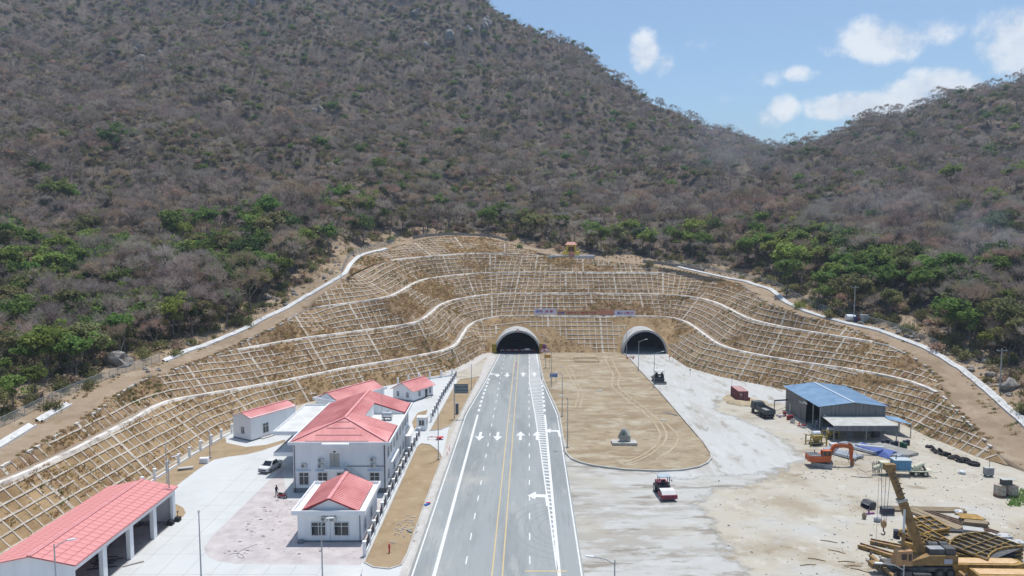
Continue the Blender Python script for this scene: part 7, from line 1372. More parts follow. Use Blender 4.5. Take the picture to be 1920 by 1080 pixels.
def dump_truck():
    g = G(1444, 786); r = empty('dump_truck', (g.x, g.y, 0), math.radians(9), 'dark dump truck seen from behind beside the shed', 'truck'); m = mat('truck_grey', (.055, .065, .07), (.1, .11, .115), 2, .6)
    MB().bb(-.45, .45, .3, 6.8, .75, 1.0).build('chassis', m_dks, r); b = MB(); b.bb(-1.2, 1.2, .0, 4.4, 1.05, 1.2); b.bb(-1.25, -1.15, .05, 4.4, 1.2, 2.1); b.bb(1.15, 1.25, .05, 4.4, 1.2, 2.1); b.bb(-1.15, 1.15, 4.3, 4.4, 1.2, 2.4); b.build('tipper_body', m, r); tg = MB().bb(-1.25, 1.25, -.06, .04, 1.1, 2.05).build('tailgate', m, r)
    for x in (-.9, -.3, .3, .9): MB().bb(x - .05, x + .05, -.1, -.06, 1.12, 2.0).build('stiffener', m_dks, tg)
    MB().bb(-1.1, 1.1, .2, 4.2, 1.2, 1.5).build('load', m_grs, r); c = MB(); c.add([(-1.15, 4.9, 1.0), (1.15, 4.9, 1.0), (1.15, 6.9, 1.0), (-1.15, 6.9, 1.0), (-1.1, 4.95, 2.7), (1.1, 4.95, 2.7), (1.1, 6.5, 2.7), (-1.1, 6.5, 2.7)], [(3, 2, 1, 0), (4, 5, 6, 7), (0, 1, 5, 4), (1, 2, 6, 5), (2, 3, 7, 6), (3, 0, 4, 7)]); c = c.build('cab', m, r); MB().bb(-.9, .9, 4.88, 4.94, 1.8, 2.45).build('rear_window', m_cglass, c); MB().bb(-1.0, 1.0, 4.4, 4.7, 2.4, 2.55).build('cab_guard', m, r)
    for y in (1.0, 2.3, 5.9):
        for x in (-.98, .98): wheel(r, (x, y, .5), .5, .5 if y < 3 else .3, rim=m_dks)
    MB().bb(-1.1, 1.1, -.05, .05, .55, .7).build('bumper', m_dks, r)
    for s in (-1, 1): MB().bb(s * .9 - .12, s * .9 + .12, -.08, -.051, .56, .69).build('tail_light', m_red, r)
dump_truck()
def roller():
    g = G(1254, 940); r = empty('road_roller', (g.x, g.y, 0), math.radians(4), 'road roller with white drum cover and dark red front frame on the grey slab', 'road roller'); md = mat('roller_maroon', (.16, .03, .05), (.24, .05, .08), 2, .6); mw = mat('roller_white', (.55, .54, .52), (.66, .65, .63), 1, .6)
    q = MB().tube((-1.05, .75, .75), (1.05, .75, .75), .75, n=26).build('drum', m_grs, r)
    f = MB(); f.bb(-1.28, 1.28, -.32, -.1, .45, 1.05); f.bb(-1.28, -1.08, -.1, 1.7, .5, .95); f.bb(1.08, 1.28, -.1, 1.7, .5, .95); f.build('drum_frame', md, r); MB().add([(-1.1, -.12, 1.06), (1.1, -.12, 1.06), (1.1, .4, 1.5), (-1.1, .4, 1.5), (1.1, 1.6, 1.55), (-1.1, 1.6, 1.55)], [(0, 1, 2, 3), (3, 2, 4, 5)]).build('drum_cover', mw, r)
    for s in (-1, 1): MB().bb(s * .95 - .1, s * .95 + .1, -.36, -.325, .62, .85).build('headlight', m_red, r)
    MB().bb(-.35, .35, 1.7, 2.4, .6, 1.2).build('articulation', m_dks, r); MB().bb(-.95, .95, 2.4, 3.4, .8, 1.5).build('operator_platform', m_dks, r); MB().bb(-.85, .85, 3.4, 5.0, .8, 1.75).build('engine_hood', md, r)
    c = MB()
    for x in (-.8, .8):
        for y in (2.5, 3.5): c.bb(x - .05, x + .05, y - .05, y + .05, 1.5, 3.0)
    c.build('canopy_post', m_dks, r); MB().bb(-1.0, 1.0, 2.2, 3.8, 3.0, 3.1).build('canopy', mat('canopy_greyblue', (.32, .38, .43), (.42, .47, .52), 2, .5), r); MB().bb(-.3, .3, 2.95, 3.35, 1.5, 2.2).build('seat', m_dark, r); q = MB(); q.tube((0, 2.55, 1.5), (0, 2.65, 2.1), .05, n=6); q.bb(-.25, .25, 2.55, 2.7, 2.1, 2.18); q.build('steering_console', m_dks, r)
    for x in (-.95, .95): wheel(r, (x, 4.1, .75), .75, .5, rim=mw)
    for s in (-1, 1): MB().box((s * 1.15, 2.4, 2.4), (.12, .1, .3)).build('mirror', m_dks, r); MB().bar((s * .85, 2.45, 2.5), (s * 1.12, 2.42, 2.45), .04, .04).build('mirror_arm', m_dks, r)
roller()
def paver():
    g = G(1238, 721); r = empty('asphalt_paver', (g.x, g.y, 0), 0, 'black asphalt paver with a white canopy on the grey lane', 'paver')
    MB().bb(-1.5, 1.7, -.2, .8, .15, .7).build('screed', m_dks, r); MB().bb(-1.3, 1.3, .8, 4.6, .7, 1.6).build('body', m_dks, r); MB().bb(-1.2, 1.2, 1.0, 2.4, 1.6, 2.4).build('operator_station', m_dark, r); MB().bb(-.3, .3, .9, 1.0, 1.9, 2.3).build('console', m_lampw, r)
    for s in (-1, 1):
        t = MB(); t.side([(0, 0), (0, 0)], 0, 0) if False else t.bb(s * 1.1 - .25, s * 1.1 + .25, .9, 4.4, .02, .75); t.build('crawler_track', m_tyre, r); MB().add([(s * .3, 4.6, .6), (s * 1.6, 4.6, .8), (s * 1.6, 6.0, 1.2), (s * .3, 6.0, .6)], [(0, 1, 2, 3)]).build('hopper_wing', m_dks, r)
    q = MB()
    for x in (-1.15, 1.15):
        for y in (1.0, 2.6): q.bb(x - .05, x + .05, y - .05, y + .05, 2.4, 3.55)
    q.build('canopy_post', m_dks, r); MB().bb(-1.4, 1.4, .7, 3.0, 3.55, 3.68).build('canopy', m_carw, r); MB().tube((-.3, 3.2, 1.6), (-.3, 3.2, 4.2), .07, n=8).build('exhaust', m_galv, r)
    for x in (-.7, .7): MB().bb(x - .25, x + .25, 1.3, 1.7, 2.4, 3.0).build('seat', m_dark, r)
    MB().bb(-1.45, 1.65, -.3, -.2, .1, .35).build('edge_plate', m_galv, r)
paver()
def excavator():
    g = G(1546, 879); r = empty('excavator', (g.x, g.y + 1.5, 0), 0, 'orange tracked excavator with its boom arched over to the right and a breaker', 'excavator')
    un = empty('undercarriage', (0, 0, 0)); un.parent = r
    for s in (-1, 1):
        t = MB(); P = [(-1.7, .25), (-1.5, .05), (1.5, .05), (1.75, .3), (1.7, .65), (1.5, .85), (-1.5, .85), (-1.75, .6)]; M_ = Matrix.Rotation(math.radians(-28), 3, 'Z'); V = []
        n = len(P)
        for w_ in (-.28, .28): V += [M_ @ Vector((p[0] + .2, s * 1.0 + w_, p[1])) for p in P]
        t.add(V, [tuple(range(n - 1, -1, -1)), tuple(range(n, 2 * n))] + [(i, (i + 1) % n, n + (i + 1) % n, n + i) for i in range(n)]); tr = t.build('crawler_track', m_grs, r); sh = MB()
        for k in range(10): c = M_ @ Vector((-1.3 + k * .31 + .2, s * 1.0, .88)); sh.box(c, (.2, .62, .06), math.radians(-28))
        stuff(sh.build('track_shoe', m_dks, tr))
    bpy.data.objects.remove(un)
    b = MB(); b.box((0.1, 0, .7), (1.9, 1.6, .4), math.radians(-28)); b.tube((0, 0, .85), (0, 0, 1.1), .7, n=16); b.build('turntable', m_dks, r)
    b = MB(); b.prism([(-2.5, -.9), (-2.3, -1.3), (1.25, -1.3), (1.25, 1.3), (-2.3, 1.3), (-2.5, .9)], 1.1, 2.05); b.build('upper_body', m_org, r); MB().bb(-2.35, -.35, -1.1, 1.1, 2.05, 2.25).build('engine_deck', m_grs, r)
    for k in range(4): MB().bb(-2.2 + k * .45, -1.9 + k * .45, -.8, .8, 2.25, 2.3).build('vent', m_dks, r)
    MB().tube((-.9, .7, 2.2), (-.9, .7, 2.75), .08, n=8).build('exhaust', m_dks, r)
    c = MB(); c.bb(-.3, 1.3, -1.28, -.38, 2.05, 2.2); c.bb(-.3, 1.25, -1.28, -.38, 3.05, 3.15)
    for x in (-.26, .5, 1.2):
        for y in (-1.24, -.42): c.bb(x - .05, x + .05, y - .04, y + .04, 2.2, 3.05)
    c = c.build('cab_frame', m_org, r); MB().bb(-.2, 1.15, -1.2, -.46, 2.2, 3.04).build('cab_glass', m_cglass, r)
    def plate(P, y0, y1, name, m):
        V = [(p[0], y0, p[1]) for p in P] + [(p[0], y1, p[1]) for p in P]; n = len(P); return obj(name, V, [tuple(range(n)), tuple(range(2 * n - 1, n - 1, -1))] + [(i, n + i, n + (i + 1) % n, (i + 1) % n) for i in range(n)], m, r)
    plate([(.9, 1.5), (1.3, 1.5), (2.5, 3.3), (5.0, 3.45), (5.15, 3.05), (5.3, 3.5), (5.2, 3.75), (4.6, 3.95), (2.4, 4.05), (1.9, 3.7)], -.2, .2, 'boom', m_org)
    plate([(4.75, 4.35), (5.35, 4.0), (5.65, 3.3), (5.5, 1.0), (5.2, 1.0), (4.9, 3.2)], -.18, .18, 'stick', m_org)
    q = MB(); q.tube((1.4, .3, 1.7), (2.9, .3, 3.5), .1, n=8); q.tube((1.4, -.3, 1.7), (2.9, -.3, 3.5), .1, n=8); q.tube((2.9, 0, 4.1), (4.85, 0, 4.25), .11, n=8); q.build('hydraulic_ram', m_grs, r)
    q = MB(); q.box((5.55, 0, .75), (.5, .4, 1.3)); q.tube((5.6, 0, .2), (5.75, 0, -.02), .1, .05, 8); q.build('breaker', mat('breaker_rust', (.22, .09, .05), (.34, .16, .1), 3, .8), r)
    h_ = MB(); h_.path([(5.0, -.25, 3.4), (4.5, -.4, 2.0), (4.7, -.5, .8), (5.3, -.3, .6)], .04, 5); h_.path([(5.6, .25, 2.8), (6.5, .3, 2.2), (6.6, .3, 1.2), (6.0, .2, .4), (5.6, .1, .3)], .04, 5); h_.build('hose', m_dks, r)
excavator()
def drill_rig():
    g = G(1652, 893); r = empty('drill_truck', (g.x, g.y, 0), math.radians(-3), 'cream trailer rig with a blue engine housing behind the crane boom', 'machine'); 
    MB().bb(1.0, 8.6, .2, 1.5, .8, 1.05).build('chassis', m_cream, r); MB().bb(2.2, 5.0, .1, 1.7, 1.06, 2.7).build('blue_housing', m_bluem, r)
    for k in range(5): MB().bb(2.35 + k * .54, 2.78 + k * .54, .04, .098, 1.2, 2.55).build('housing_door', m_bluem, r)
    MB().bb(2.1, 5.1, 0, 1.8, 2.7, 2.82).build('housing_roof', mat('pale_blue_top', (.4, .46, .5), None), r); MB().tube((2.8, .9, 2.8), (2.8, .9, 3.5), .09, n=8).build('exhaust', m_dks, r)
    q = MB(); q.bb(.1, 1.6, .3, 1.6, 1.1, 2.3); q.tube((-.9, .9, 1.1), (.4, .9, 1.6), .35, n=10); q.build('pump_block', m_cream, r); MB().bb(.4, 1.3, .22, .3, 1.3, 2.0).build('radiator', m_grs, r)
    q = MB()
    for k in range(7): q.tube((-1.2 + k * .25, .4 + .1 * (k % 3), .4), (-1.0 + k * .22, 1.2, 2.0 + .2 * (k % 2)), .06, n=5)
    q.build('drill_arms', m_dks, r)
    q = MB(); q.tube((5.8, .5, 1.5), (7.2, .6, 2.1), .4, n=10); q.tube((5.6, 1.2, 1.3), (7.4, 1.3, 1.5), .3, n=10); q.bb(5.3, 6.2, .2, 1.5, 1.06, 1.6); q.build('hose_reel', m_cream, r); MB().tube((6.9, .3, 1.9), (7.7, .6, .9), .2, n=8).build('feed_motor', m_dks, r)
    MB().bb(.8, 9.2, -.35, -.15, .95, 1.05).build('side_rail', m_cream, r)
    for x in (5.8, 7.4, 2.0): wheel(r, (x, .15, .48), .48, .3, 'y', m_cream)
    for x in (5.8, 7.4, 2.0): wheel(r, (x, 1.55, .48), .48, .3, 'y', m_cream)
    c = MB(); c.path([(-.8, 0, .6), (-2.0, -.8, .1), (-3.4, -.9, .06), (-5.2, -.4, .05)], .05, 5); c.path([(-.6, 0, 1.2), (-2.2, 1.0, .3), (-3.2, 1.5, .8)], .04, 5); c.build('hose', m_dks, r)
drill_rig()
def crane():
    b0 = Vector((49.3, 83.2, 0)); r = empty('mobile_crane', b0, 0, 'ochre yellow mobile crane with raised telescopic boom at lower right', 'crane')
    ch = MB(); ch.bb(-3.6, 5.0, -1.2, 1.2, .75, 1.25); ch.build('carrier', m_dks, r)
    for x in (-2.9, -1.6, 2.4, 3.7):
        for y in (-1.15, 1.15): wheel(r, (x, y, .55), .55, .45, 'y', m_dks)
    for (x, n_) in ((-3.9, 0), (4.6, 1)):
        MB().bb(x - .22, x + .22, -2.9, 2.9, .7, 1.0).build('outrigger_beam', m_ykl, r)
        for y in (-2.8, 2.8): q = MB(); q.tube((x, y, .1), (x, y, 1.3), .12, n=8); q.bb(x - .4, x + .4, y - .4, y + .4, 0, .12); q.build('outrigger_jack', m_dks, r)
    k = MB(); k.bb(-5.4, -3.6, -.5, .5, .75, 1.35); k = k.build('front_carrier', m_ykl, r)
    for i in range(5): MB().bb(-5.3 + i * .34, -5.16 + i * .34, -.52, -.505, .8, 1.3).build('stripe', m_dks, k)
    for y in (-2.2, -1.6): MB().bb(-5.9, -2.6, y - .12, y + .12, .05, .25).build('timber_mat', m_wood, r)
    MB().tube((0, 0, 1.25), (0, 0, 1.5), 1.1, n=20).build('slew_ring', m_dks, r)
    d = MB(); P = [(-1.9, 1.5), (1.0, 1.5), (4.6, 1.5), (4.6, 2.7), (1.2, 2.7), (-1.4, 1.9)]; d.side(P, -1.2, .2); d.build('upper_deck', m_ykl, r); MB().bb(2.9, 3.9, -1.23, -1.205, 1.7, 2.3).build('emblem_panel', mat('pale_emblem', (.42, .42, .5), None), r)
    for q_ in ((1.3, 3.1, -.9, .1, 2.7, 3.35), (3.2, 4.4, -1.0, .1, 2.7, 3.5)): MB().bb(*q_).build('engine_box', m_dks, r)
    MB().bb(1.3, 3.1, -.9, .1, 3.352, 3.42).build('engine_lid', m_grs, r); MB().tube((1.8, .5, 3.3), (2.9, .5, 3.3), .42, n=14).build('winch_drum', m_dks, r); MB().tube((3.2, .5, 3.3), (4.2, .5, 3.3), .42, n=14).build('winch_drum', m_dks, r)
    c = MB(); c.add([(-3.1, -1.4, 1.5), (-1.0, -1.4, 1.5), (-1.0, -.3, 1.5), (-3.1, -.3, 1.5), (-2.7, -1.35, 3.3), (-1.0, -1.35, 3.4), (-1.0, -.35, 3.4), (-2.7, -.35, 3.3)], [(3, 2, 1, 0), (4, 5, 6, 7), (0, 1, 5, 4), (1, 2, 6, 5), (2, 3, 7, 6), (3, 0, 4, 7)]); c = c.build('cab', mat('cab_tan', (.36, .2, .1), (.46, .29, .16), 2, .7), r)
    MB().bb(-2.35, -1.75, -1.42, -1.395, 2.3, 3.0).build('cab_window', m_cglass, c); MB().bb(-1.5, -1.15, -1.42, -1.4, 2.2, 3.0).build('cab_window', m_cglass, c)
    foot = Vector((.9, .25, 2.6)); tip = Vector((-2.9, 1.2, 12.9)); ax = (tip - foot)
    for i, (a, b_, w_) in enumerate(((0, .62, .95), (.55, .97, .74))): MB().bar(foot + ax * a, foot + ax * b_, w_, w_ * 1.05).build('boom_section', m_ykl, r)
    h_ = MB(); n_ = ax.normalized(); h_.box(tip, (1.3, .7, .75), 0); h_.build('boom_head', m_ykl, r); MB().bar(foot + ax * .6, foot + ax * .63, 1.1, 1.15).build('boom_collar', m_galvr, r)
    lt = MB(); side = Vector((.52, -.3, .2))
    for i in range(7): p = foot + ax * (.62 + .05 * i); lt.bar(p + Vector((-.15, -.41, 0)), p + Vector((.2, -.41, .32)), .05, .12)
    lt.build('boom_lettering', m_dks, r)
    for i in range(6): p = foot + ax * (.55 + .06 * i); MB().box(p + Vector((.55, 0, .15)), (.18, .12, .14)).build('boom_lug', m_ykl, r)
    lo = Vector((-1.9, -.75, 1.9)); up = foot + ax * .52 + Vector((-.3, -.55, 0)); q = MB().tube(lo, lo + (up - lo) * .55, .2, n=12).build('lift_ram', m_ykl, r); MB().tube(lo + (up - lo) * .5, up, .13, n=10).build('ram_rod', m_lampw, r)
    hook = Vector((tip.x - .35, tip.y - .1, 0)); rp = MB()
    for dx in (-.55, -.0, .55): rp.tube((hook.x + dx - .1, hook.y, 12.6), (hook.x + dx * .5 - .1, hook.y, 6.1), .03, n=4)
    rp.tube((hook.x - .95, hook.y, 12.6), (hook.x - .95, hook.y, 3.4), .02, n=4); rp.build('hoist_rope', m_dks, r); MB().ball((hook.x - .95, hook.y, 3.2), .16, 8, 6, (1, 1, 1.6)).build('rope_weight', m_dks, r)
    q = MB(); q.ball((hook.x - .1, hook.y, 5.7), .42, 12, 8, (.9, .5, 1.25)); q.build('hook_block', mat('hook_tan', (.4, .26, .14), None), r); q = MB(); q.path([(hook.x - .1, hook.y, 5.2), (hook.x - .1, hook.y, 4.85), (hook.x + .1, hook.y, 4.6), (hook.x + .05, hook.y, 4.35), (hook.x - .2, hook.y, 4.3), (hook.x - .38, hook.y, 4.5)], .08, 8); q.build('hook', m_dks, r)
    e = MB(); e.bb(-1.0, 1.0, -1.9, -1.3, .4, .75); e.bb(-2.6, -1.2, -1.7, -1.25, .3, .9); e.build('step_box', m_dks, r)
crane()
# ---------------------------------------------------------------- stacks and scrap
rnd = random.Random(21)
g = G(1776, 1082); 
for k, (dx, dy, L_, lab) in enumerate(((0, .6, 8.6, 'yellow steel box girder lying at the lower right corner'), (1.2, -2.2, 8.0, 'nearer yellow steel box girder cut by the bottom edge at lower right'))):
    r = empty('box_girder', (g.x + .6 + dx, g.y - .2 + dy, 0), math.radians(-2), lab, 'girder', 'yellow box girders at the lower right'); MB().prism([(0, -.6), (L_ - 1.2, -.6), (L_, -.1), (L_, .9), (L_ - .6, 1.3), (0, 1.3)], .3, 1.7).build('girder_body', m_yel2, r); MB().prism([(.2, -.3), (L_ - 1.3, -.3), (L_ - .4, .2), (L_ - .8, 1.0), (.2, 1.0)], 1.702, 1.78).build('top_plate', mat('pale_tan_steel', (.5, .33, .17), (.6, .42, .25), 2, .7), r)  # top plate in a paler tan than the girder body
    for x in (1.8, 4.6, 7.0): MB().bb(x, x + .1, -.66, -.602, .35, 1.65).build('stiffener', m_rusty, r)
    for x in (.6, L_ - 1.6): MB().bb(x, x + .3, -.6, 1.3, 0, .3).build('timber', m_wood, r)
    MB().bb(L_ + .01, L_ + .2, -.05, .85, .5, 1.5).build('end_void', m_dark, r)
def frame_panel(loc, rz, w, l, n, m, label, tilt=0.0, layers=1, group=None, curve=0.0):
    r = empty('steel_formwork', loc, rz, label, 'formwork', group); r.rotation_euler = (tilt, 0, rz)
    for j in range(layers):
        z = .2 + j * .5
        yv = lambda x: curve * (x / w * 2) ** 2
        f = MB(); N_ = 6
        for s in (0, l):
            for i in range(N_): xa, xb = -w / 2 + w * i / N_, -w / 2 + w * (i + 1) / N_; f.bar((xa, s + yv(xa), z + .15), (xb, s + yv(xb), z + .15), .18, .32)
        for i in range(n + 1): x = -w / 2 + w * i / n; f.bar((x, yv(x), z + .16), (x, l + yv(x), z + .16), .14, .3)
        f.build('frame', m if j == layers - 1 else m_rusty, r); f = MB()
        for i in range(1, 3): f.bar((-w / 2, l * i / 3 + yv(w / 2), z + .18), (w / 2, l * i / 3 + yv(w / 2), z + .18), .1, .2)
        f.build('cross_bar', m if j == layers - 1 else m_rusty, r); MB().add([(-w / 2, yv(w / 2), z - .02), (w / 2, yv(w / 2), z - .02), (w / 2, l + yv(w / 2), z - .02), (-w / 2, l + yv(w / 2), z - .02)], [(0, 1, 2, 3)]).build('skin_plate', m_dks, r)
    return r
frame_panel(G(1868, 1058), math.radians(28), 8.0, 4.6, 6, m_rusty, 'broad stack of curved rusty yellow formwork right of the crane', 0, 4, 'formwork stacks', -1.0)
frame_panel(G(1838, 1052) + Vector((-2.0, -.4, 0)), math.radians(40), 3.0, 7.0, 3, m_rusty, 'narrow rusty formwork strip along the left of the curved stack', 0, 3, 'formwork stacks')
frame_panel(G(1770, 1038), math.radians(24), 4.4, 5.0, 4, m_yel2, 'bright yellow ladder like formwork frame behind the crane boom', .12, 2, 'formwork stacks')
frame_panel(G(1757, 1005), math.radians(14), 4.0, 3.4, 3, m_yel2, 'bright yellow frame lying farthest back behind the crane', .1, 2, 'formwork stacks')
for (px, py, L_, rz, lab) in ((1738, 1012, 1.8, .9, 'yellow steel box standing on end beside the crane boom'), (1788, 1046, 2.6, .15, 'yellow hollow beam on top of the ladder like frame'), (1747, 1042, 2.4, -.3, 'short yellow tube beside the boom foot'), (1709, 1035, 2.4, -.75, 'yellow plate leaning behind the crane cab')):
    o = MB(); o.box((0, 0, .6), (L_, .7, .8), rz); o.box((0, 0, 1.08), (L_ * .9, .5, .12), rz); o = o.build('steel_box_beam', m_yel2); o.location = G(px, py); tag(o, lab, 'steel beam')
def beams(name, px, py, n, L_, rz, w_, h_, m, lab, cat='beams', gap=.1, z=.02, lay=1):
    r = empty(name, G(px, py), rz, lab, cat)
    for j in range(lay):
        for k in range(n): MB().box((rnd.uniform(-.2, .2), (k - n / 2) * (w_ + gap), z + h_ / 2 + j * (h_ + .02)), (L_ * rnd.uniform(.92, 1.0), w_, h_), rnd.uniform(-.02, .02)).build('bar', m, r)
    return r
beams('timber_beam_row', 1735, 956, 4, 11.5, -.06, .32, .3, m_wood, 'row of long weathered timbers behind the crane boom'); beams('steel_ramp', 1757, 975, 2, 8.2, -1.15, .85, .35, m_wood, 'broad weathered ramp beam lying behind the yellow frames')
beams('steel_rails', 1795, 982, 6, 10.0, -.95, .14, .2, mat('rail_rust', (.17, .11, .08), (.28, .2, .15), 2, .8), 'parallel rusty rails lying right of the ramp beam', gap=.55); beams('board_stack', 1825, 982, 4, 3.2, -.25, .55, .16, m_wood, 'small stack of boards with a yellow top right of the rails', lay=4, gap=.05)
beams('yellow_boards', 1815, 977, 4, 3.0, -.22, .45, .1, m_yel2, 'yellow boards lying on the small board stack', z=.75, gap=.03)
beams('steel_sheet_pile', 1735, 985, 4, 3.8, .9, .8, .12, m_grs, 'pale grey steel plates among the beams behind the crane', lay=2, gap=.02)
beams('dark_beam', 1805, 997, 2, 5.5, -.12, .3, .3, m_dks, 'dark steel beams behind the concrete block')
for (px, py, L_, rz, lab) in ((1645, 1037, 4.6, -.8, 'tan steel channel lying left of the crane cab'), (1668, 1026, 4.6, -.55, 'second tan channel lying just behind the first by the crane cab')):
    r = empty('steel_channel', G(px, py), rz, lab, 'steel channel', 'tan channels by the crane'); MB().box((0, 0, .25), (L_, .9, .1)).build('web', mat('channel_tan', (.36, .22, .14), (.5, .36, .26), 1, .7), r); MB().box((0, .45, .32), (L_, .08, .4)).build('flange', m_rusty, r); MB().box((0, -.45, .32), (L_, .08, .4)).build('flange', m_rusty, r)
    for x in (-1.6, 0, 1.6): MB().box((x, 0, .34), (.1, .8, .12)).build('rib', m_rusty, r)
def barrel(px, py, lab, m, h=.95, r_=.36, group=None, z=0):
    g = G(px, py); r = empty('oil_drum', (g.x, g.y, z), 0, lab, 'drum', group); b = MB(); b.tube((0, 0, .02), (0, 0, h), r_, n=14); b.build('drum_body', m, r); q = MB()
    for zz in (.05, .33 * h, .66 * h, h - .02): q.tube((0, 0, zz - .025), (0, 0, zz + .025), r_ + .02, n=14)
    q.build('hoop', m, r); return r
m_dblue = mat('drum_dark_blue', (.03, .035, .06), (.06, .065, .09), 2, .6); m_green = mat('drum_green', (.02, .08, .05), (.04, .12, .08), 2, .6); m_dred = mat('drum_red', (.22, .03, .04), (.32, .05, .06), 2, .6)
barrel(1681, 1008, 'dark blue drum standing alone left of the crane', m_dblue, 1.05, .42)
for k, (x, y) in enumerate(((1655, 834), (1664, 833), (1673, 837), (1681, 836), (1690, 838), (1696, 835), (1702, 834), (1697, 840))): barrel(x, y, ('green ' if k in (4, 7) else 'dark ') + 'oil drum number %s from the left in the row beside the lean-to' % ('one', 'two', 'three', 'four', 'five', 'six', 'seven', 'eight')[k], m_green if k in (4, 7) else m_dblue, .95, .36, 'drums beside the shed lean-to')
for k, (x, y) in enumerate(((1478, 787), (1484, 786), (1471, 780))): barrel(x, y, ('front', 'right', 'rear')[k] + ' red drum of the three in front of the shed wall', m_dred, .95, .36, 'red drums by the shed')
# tyres in a row
TY = None
spots = [(1741, 839), (1747, 843), (1752, 846), (1757, 850), (1762, 849), (1767, 853), (1772, 851), (1777, 856), (1783, 860), (1789, 858), (1795, 863), (1801, 866), (1808, 863), (1814, 868), (1826, 872)]
for k, (x, y) in enumerate(spots):
    g = G(x, y); R_ = .62 if k < 10 else (.78 if k < 14 else 1.0); lab = 'worn black tyre in the row at the foot of the right slope' if 0 < k < 14 else ('biggest black tyre at the near end of the tyre row' if k else 'tyre at the far end of the tyre row')
    if TY is None:
        TY = empty('old_tyre', g, 0, lab, 'tyre', 'tyres along the foot of the right slope'); V = []; Fs = []; n, m = 18, 8
        for i in range(n):
            a = 2 * math.pi * i / n
            for j in range(m): b_ = 2 * math.pi * j / m; rr = .76 + .24 * math.cos(b_); V.append((rr * math.cos(a), rr * math.sin(a), .3 + .28 * math.sin(b_)))
        Fs = [(i * m + j, ((i + 1) % n) * m + j, ((i + 1) % n) * m + (j + 1) % m, i * m + (j + 1) % m) for i in range(n) for j in range(m)]
        obj('tread', V, Fs, m_tyre, TY, True); MB().tube((0, 0, .05), (0, 0, .3), .5, n=14).build('dark_fill', m_pipe, TY); t = TY  # plain dark disc closes the hole of the tyre
    else: t = copy_tree(TY, g, rnd.uniform(0, 3), lab, 'tyres along the foot of the right slope')
    t.scale = (R_,) * 3
    if k % 3 == 1: t.rotation_euler = (math.radians(rnd.uniform(25, 60)), math.radians(rnd.uniform(-15, 15)), rnd.uniform(0, 3)); t.location = Vector(t.location) + Vector((0, 0, .3))
# pipe and rebar stacks under tarps in front of the shed
m_tblue = mat('blue_tarp', (.05, .08, .26), (.1, .15, .38), 1.2, .6, .4); m_tpink = mat('pink_tarp', (.6, .25, .2), (.7, .36, .3), 1.2, .7, .3); m_pgrey = mat('pipe_grey', (.26, .28, .31), (.4, .42, .45), 1, .5)
def pipe_stack(px, py, n, L_, rz, lab, m=m_pgrey, r_=.12, lay=2, tarp=None, tx=(-.5, .5)):
    r = empty('pipe_stack', G(px, py), rz, lab, 'pipe stack', 'pipe stacks before the shed')
    for j in range(lay):
        for k in range(n - j): y_ = (k - (n - j) / 2) * r_ * 2.1; MB().tube((-L_ / 2 + rnd.uniform(-.2, .2), y_, r_ + .1 + j * r_ * 1.8), (L_ / 2 + rnd.uniform(-.2, .2), y_, r_ + .1 + j * r_ * 1.8), r_, n=7).build('pipe', m, r)
    for x in (-L_ * .35, L_ * .35): MB().box((x, 0, .05), (.15, n * r_ * 2.1, .1)).build('timber', m_wood, r)
    if tarp:
        V = []; nx, ny = 9, 8; W_ = n * r_ * 2.1 + .8
        for i in range(nx + 1):
            for j in range(ny + 1): x = L_ * (tx[0] + (tx[1] - tx[0]) * i / nx); t = -1 + 2 * j / ny; V.append((x, t * W_ / 2, max(.03, (lay * r_ * 2 + .25) * (1 - abs(t) ** 3) + .1 * math.sin(i * 2.3 + j * 1.7))))
        obj('tarpaulin', V, [(i * (ny + 1) + j, (i + 1) * (ny + 1) + j, (i + 1) * (ny + 1) + j + 1, i * (ny + 1) + j + 1) for i in range(nx) for j in range(ny)], tarp, r, True)
pipe_stack(1578, 853, 12, 6.5, math.radians(125), 'grey pipe stack nearest the excavator'); pipe_stack(1612, 843, 10, 7.5, math.radians(125), 'grey pipe stack behind the excavator boom')
pipe_stack(1632, 846, 8, 6.5, math.radians(122), 'pipe stack under a pink tarpaulin', m_pgrey, .12, 2, m_tpink, (-.2, .35)); pipe_stack(1648, 850, 10, 8.5, math.radians(122), 'pipe stack under a bright blue tarpaulin', m_pgrey, .13, 3, m_tblue, (-.35, .42)); pipe_stack(1676, 845, 16, 7.5, math.radians(118), 'wide stack of dull grey pipes right of the blue tarpaulin', mat('pipe_dull', (.27, .26, .24), (.38, .37, .34), 1, .7), .1, 2)
o = MB(); o.bar((-2.2, 0, .55), (2.2, -.9, .35), .5, .2); o = o.build('white_tarp_beam', m_carw); o.location = G(1619, 851) + Vector((1, 0, 1.2)); tag(o, 'white wrapped beam lying over the pipe stacks by the excavator arm', 'beam')
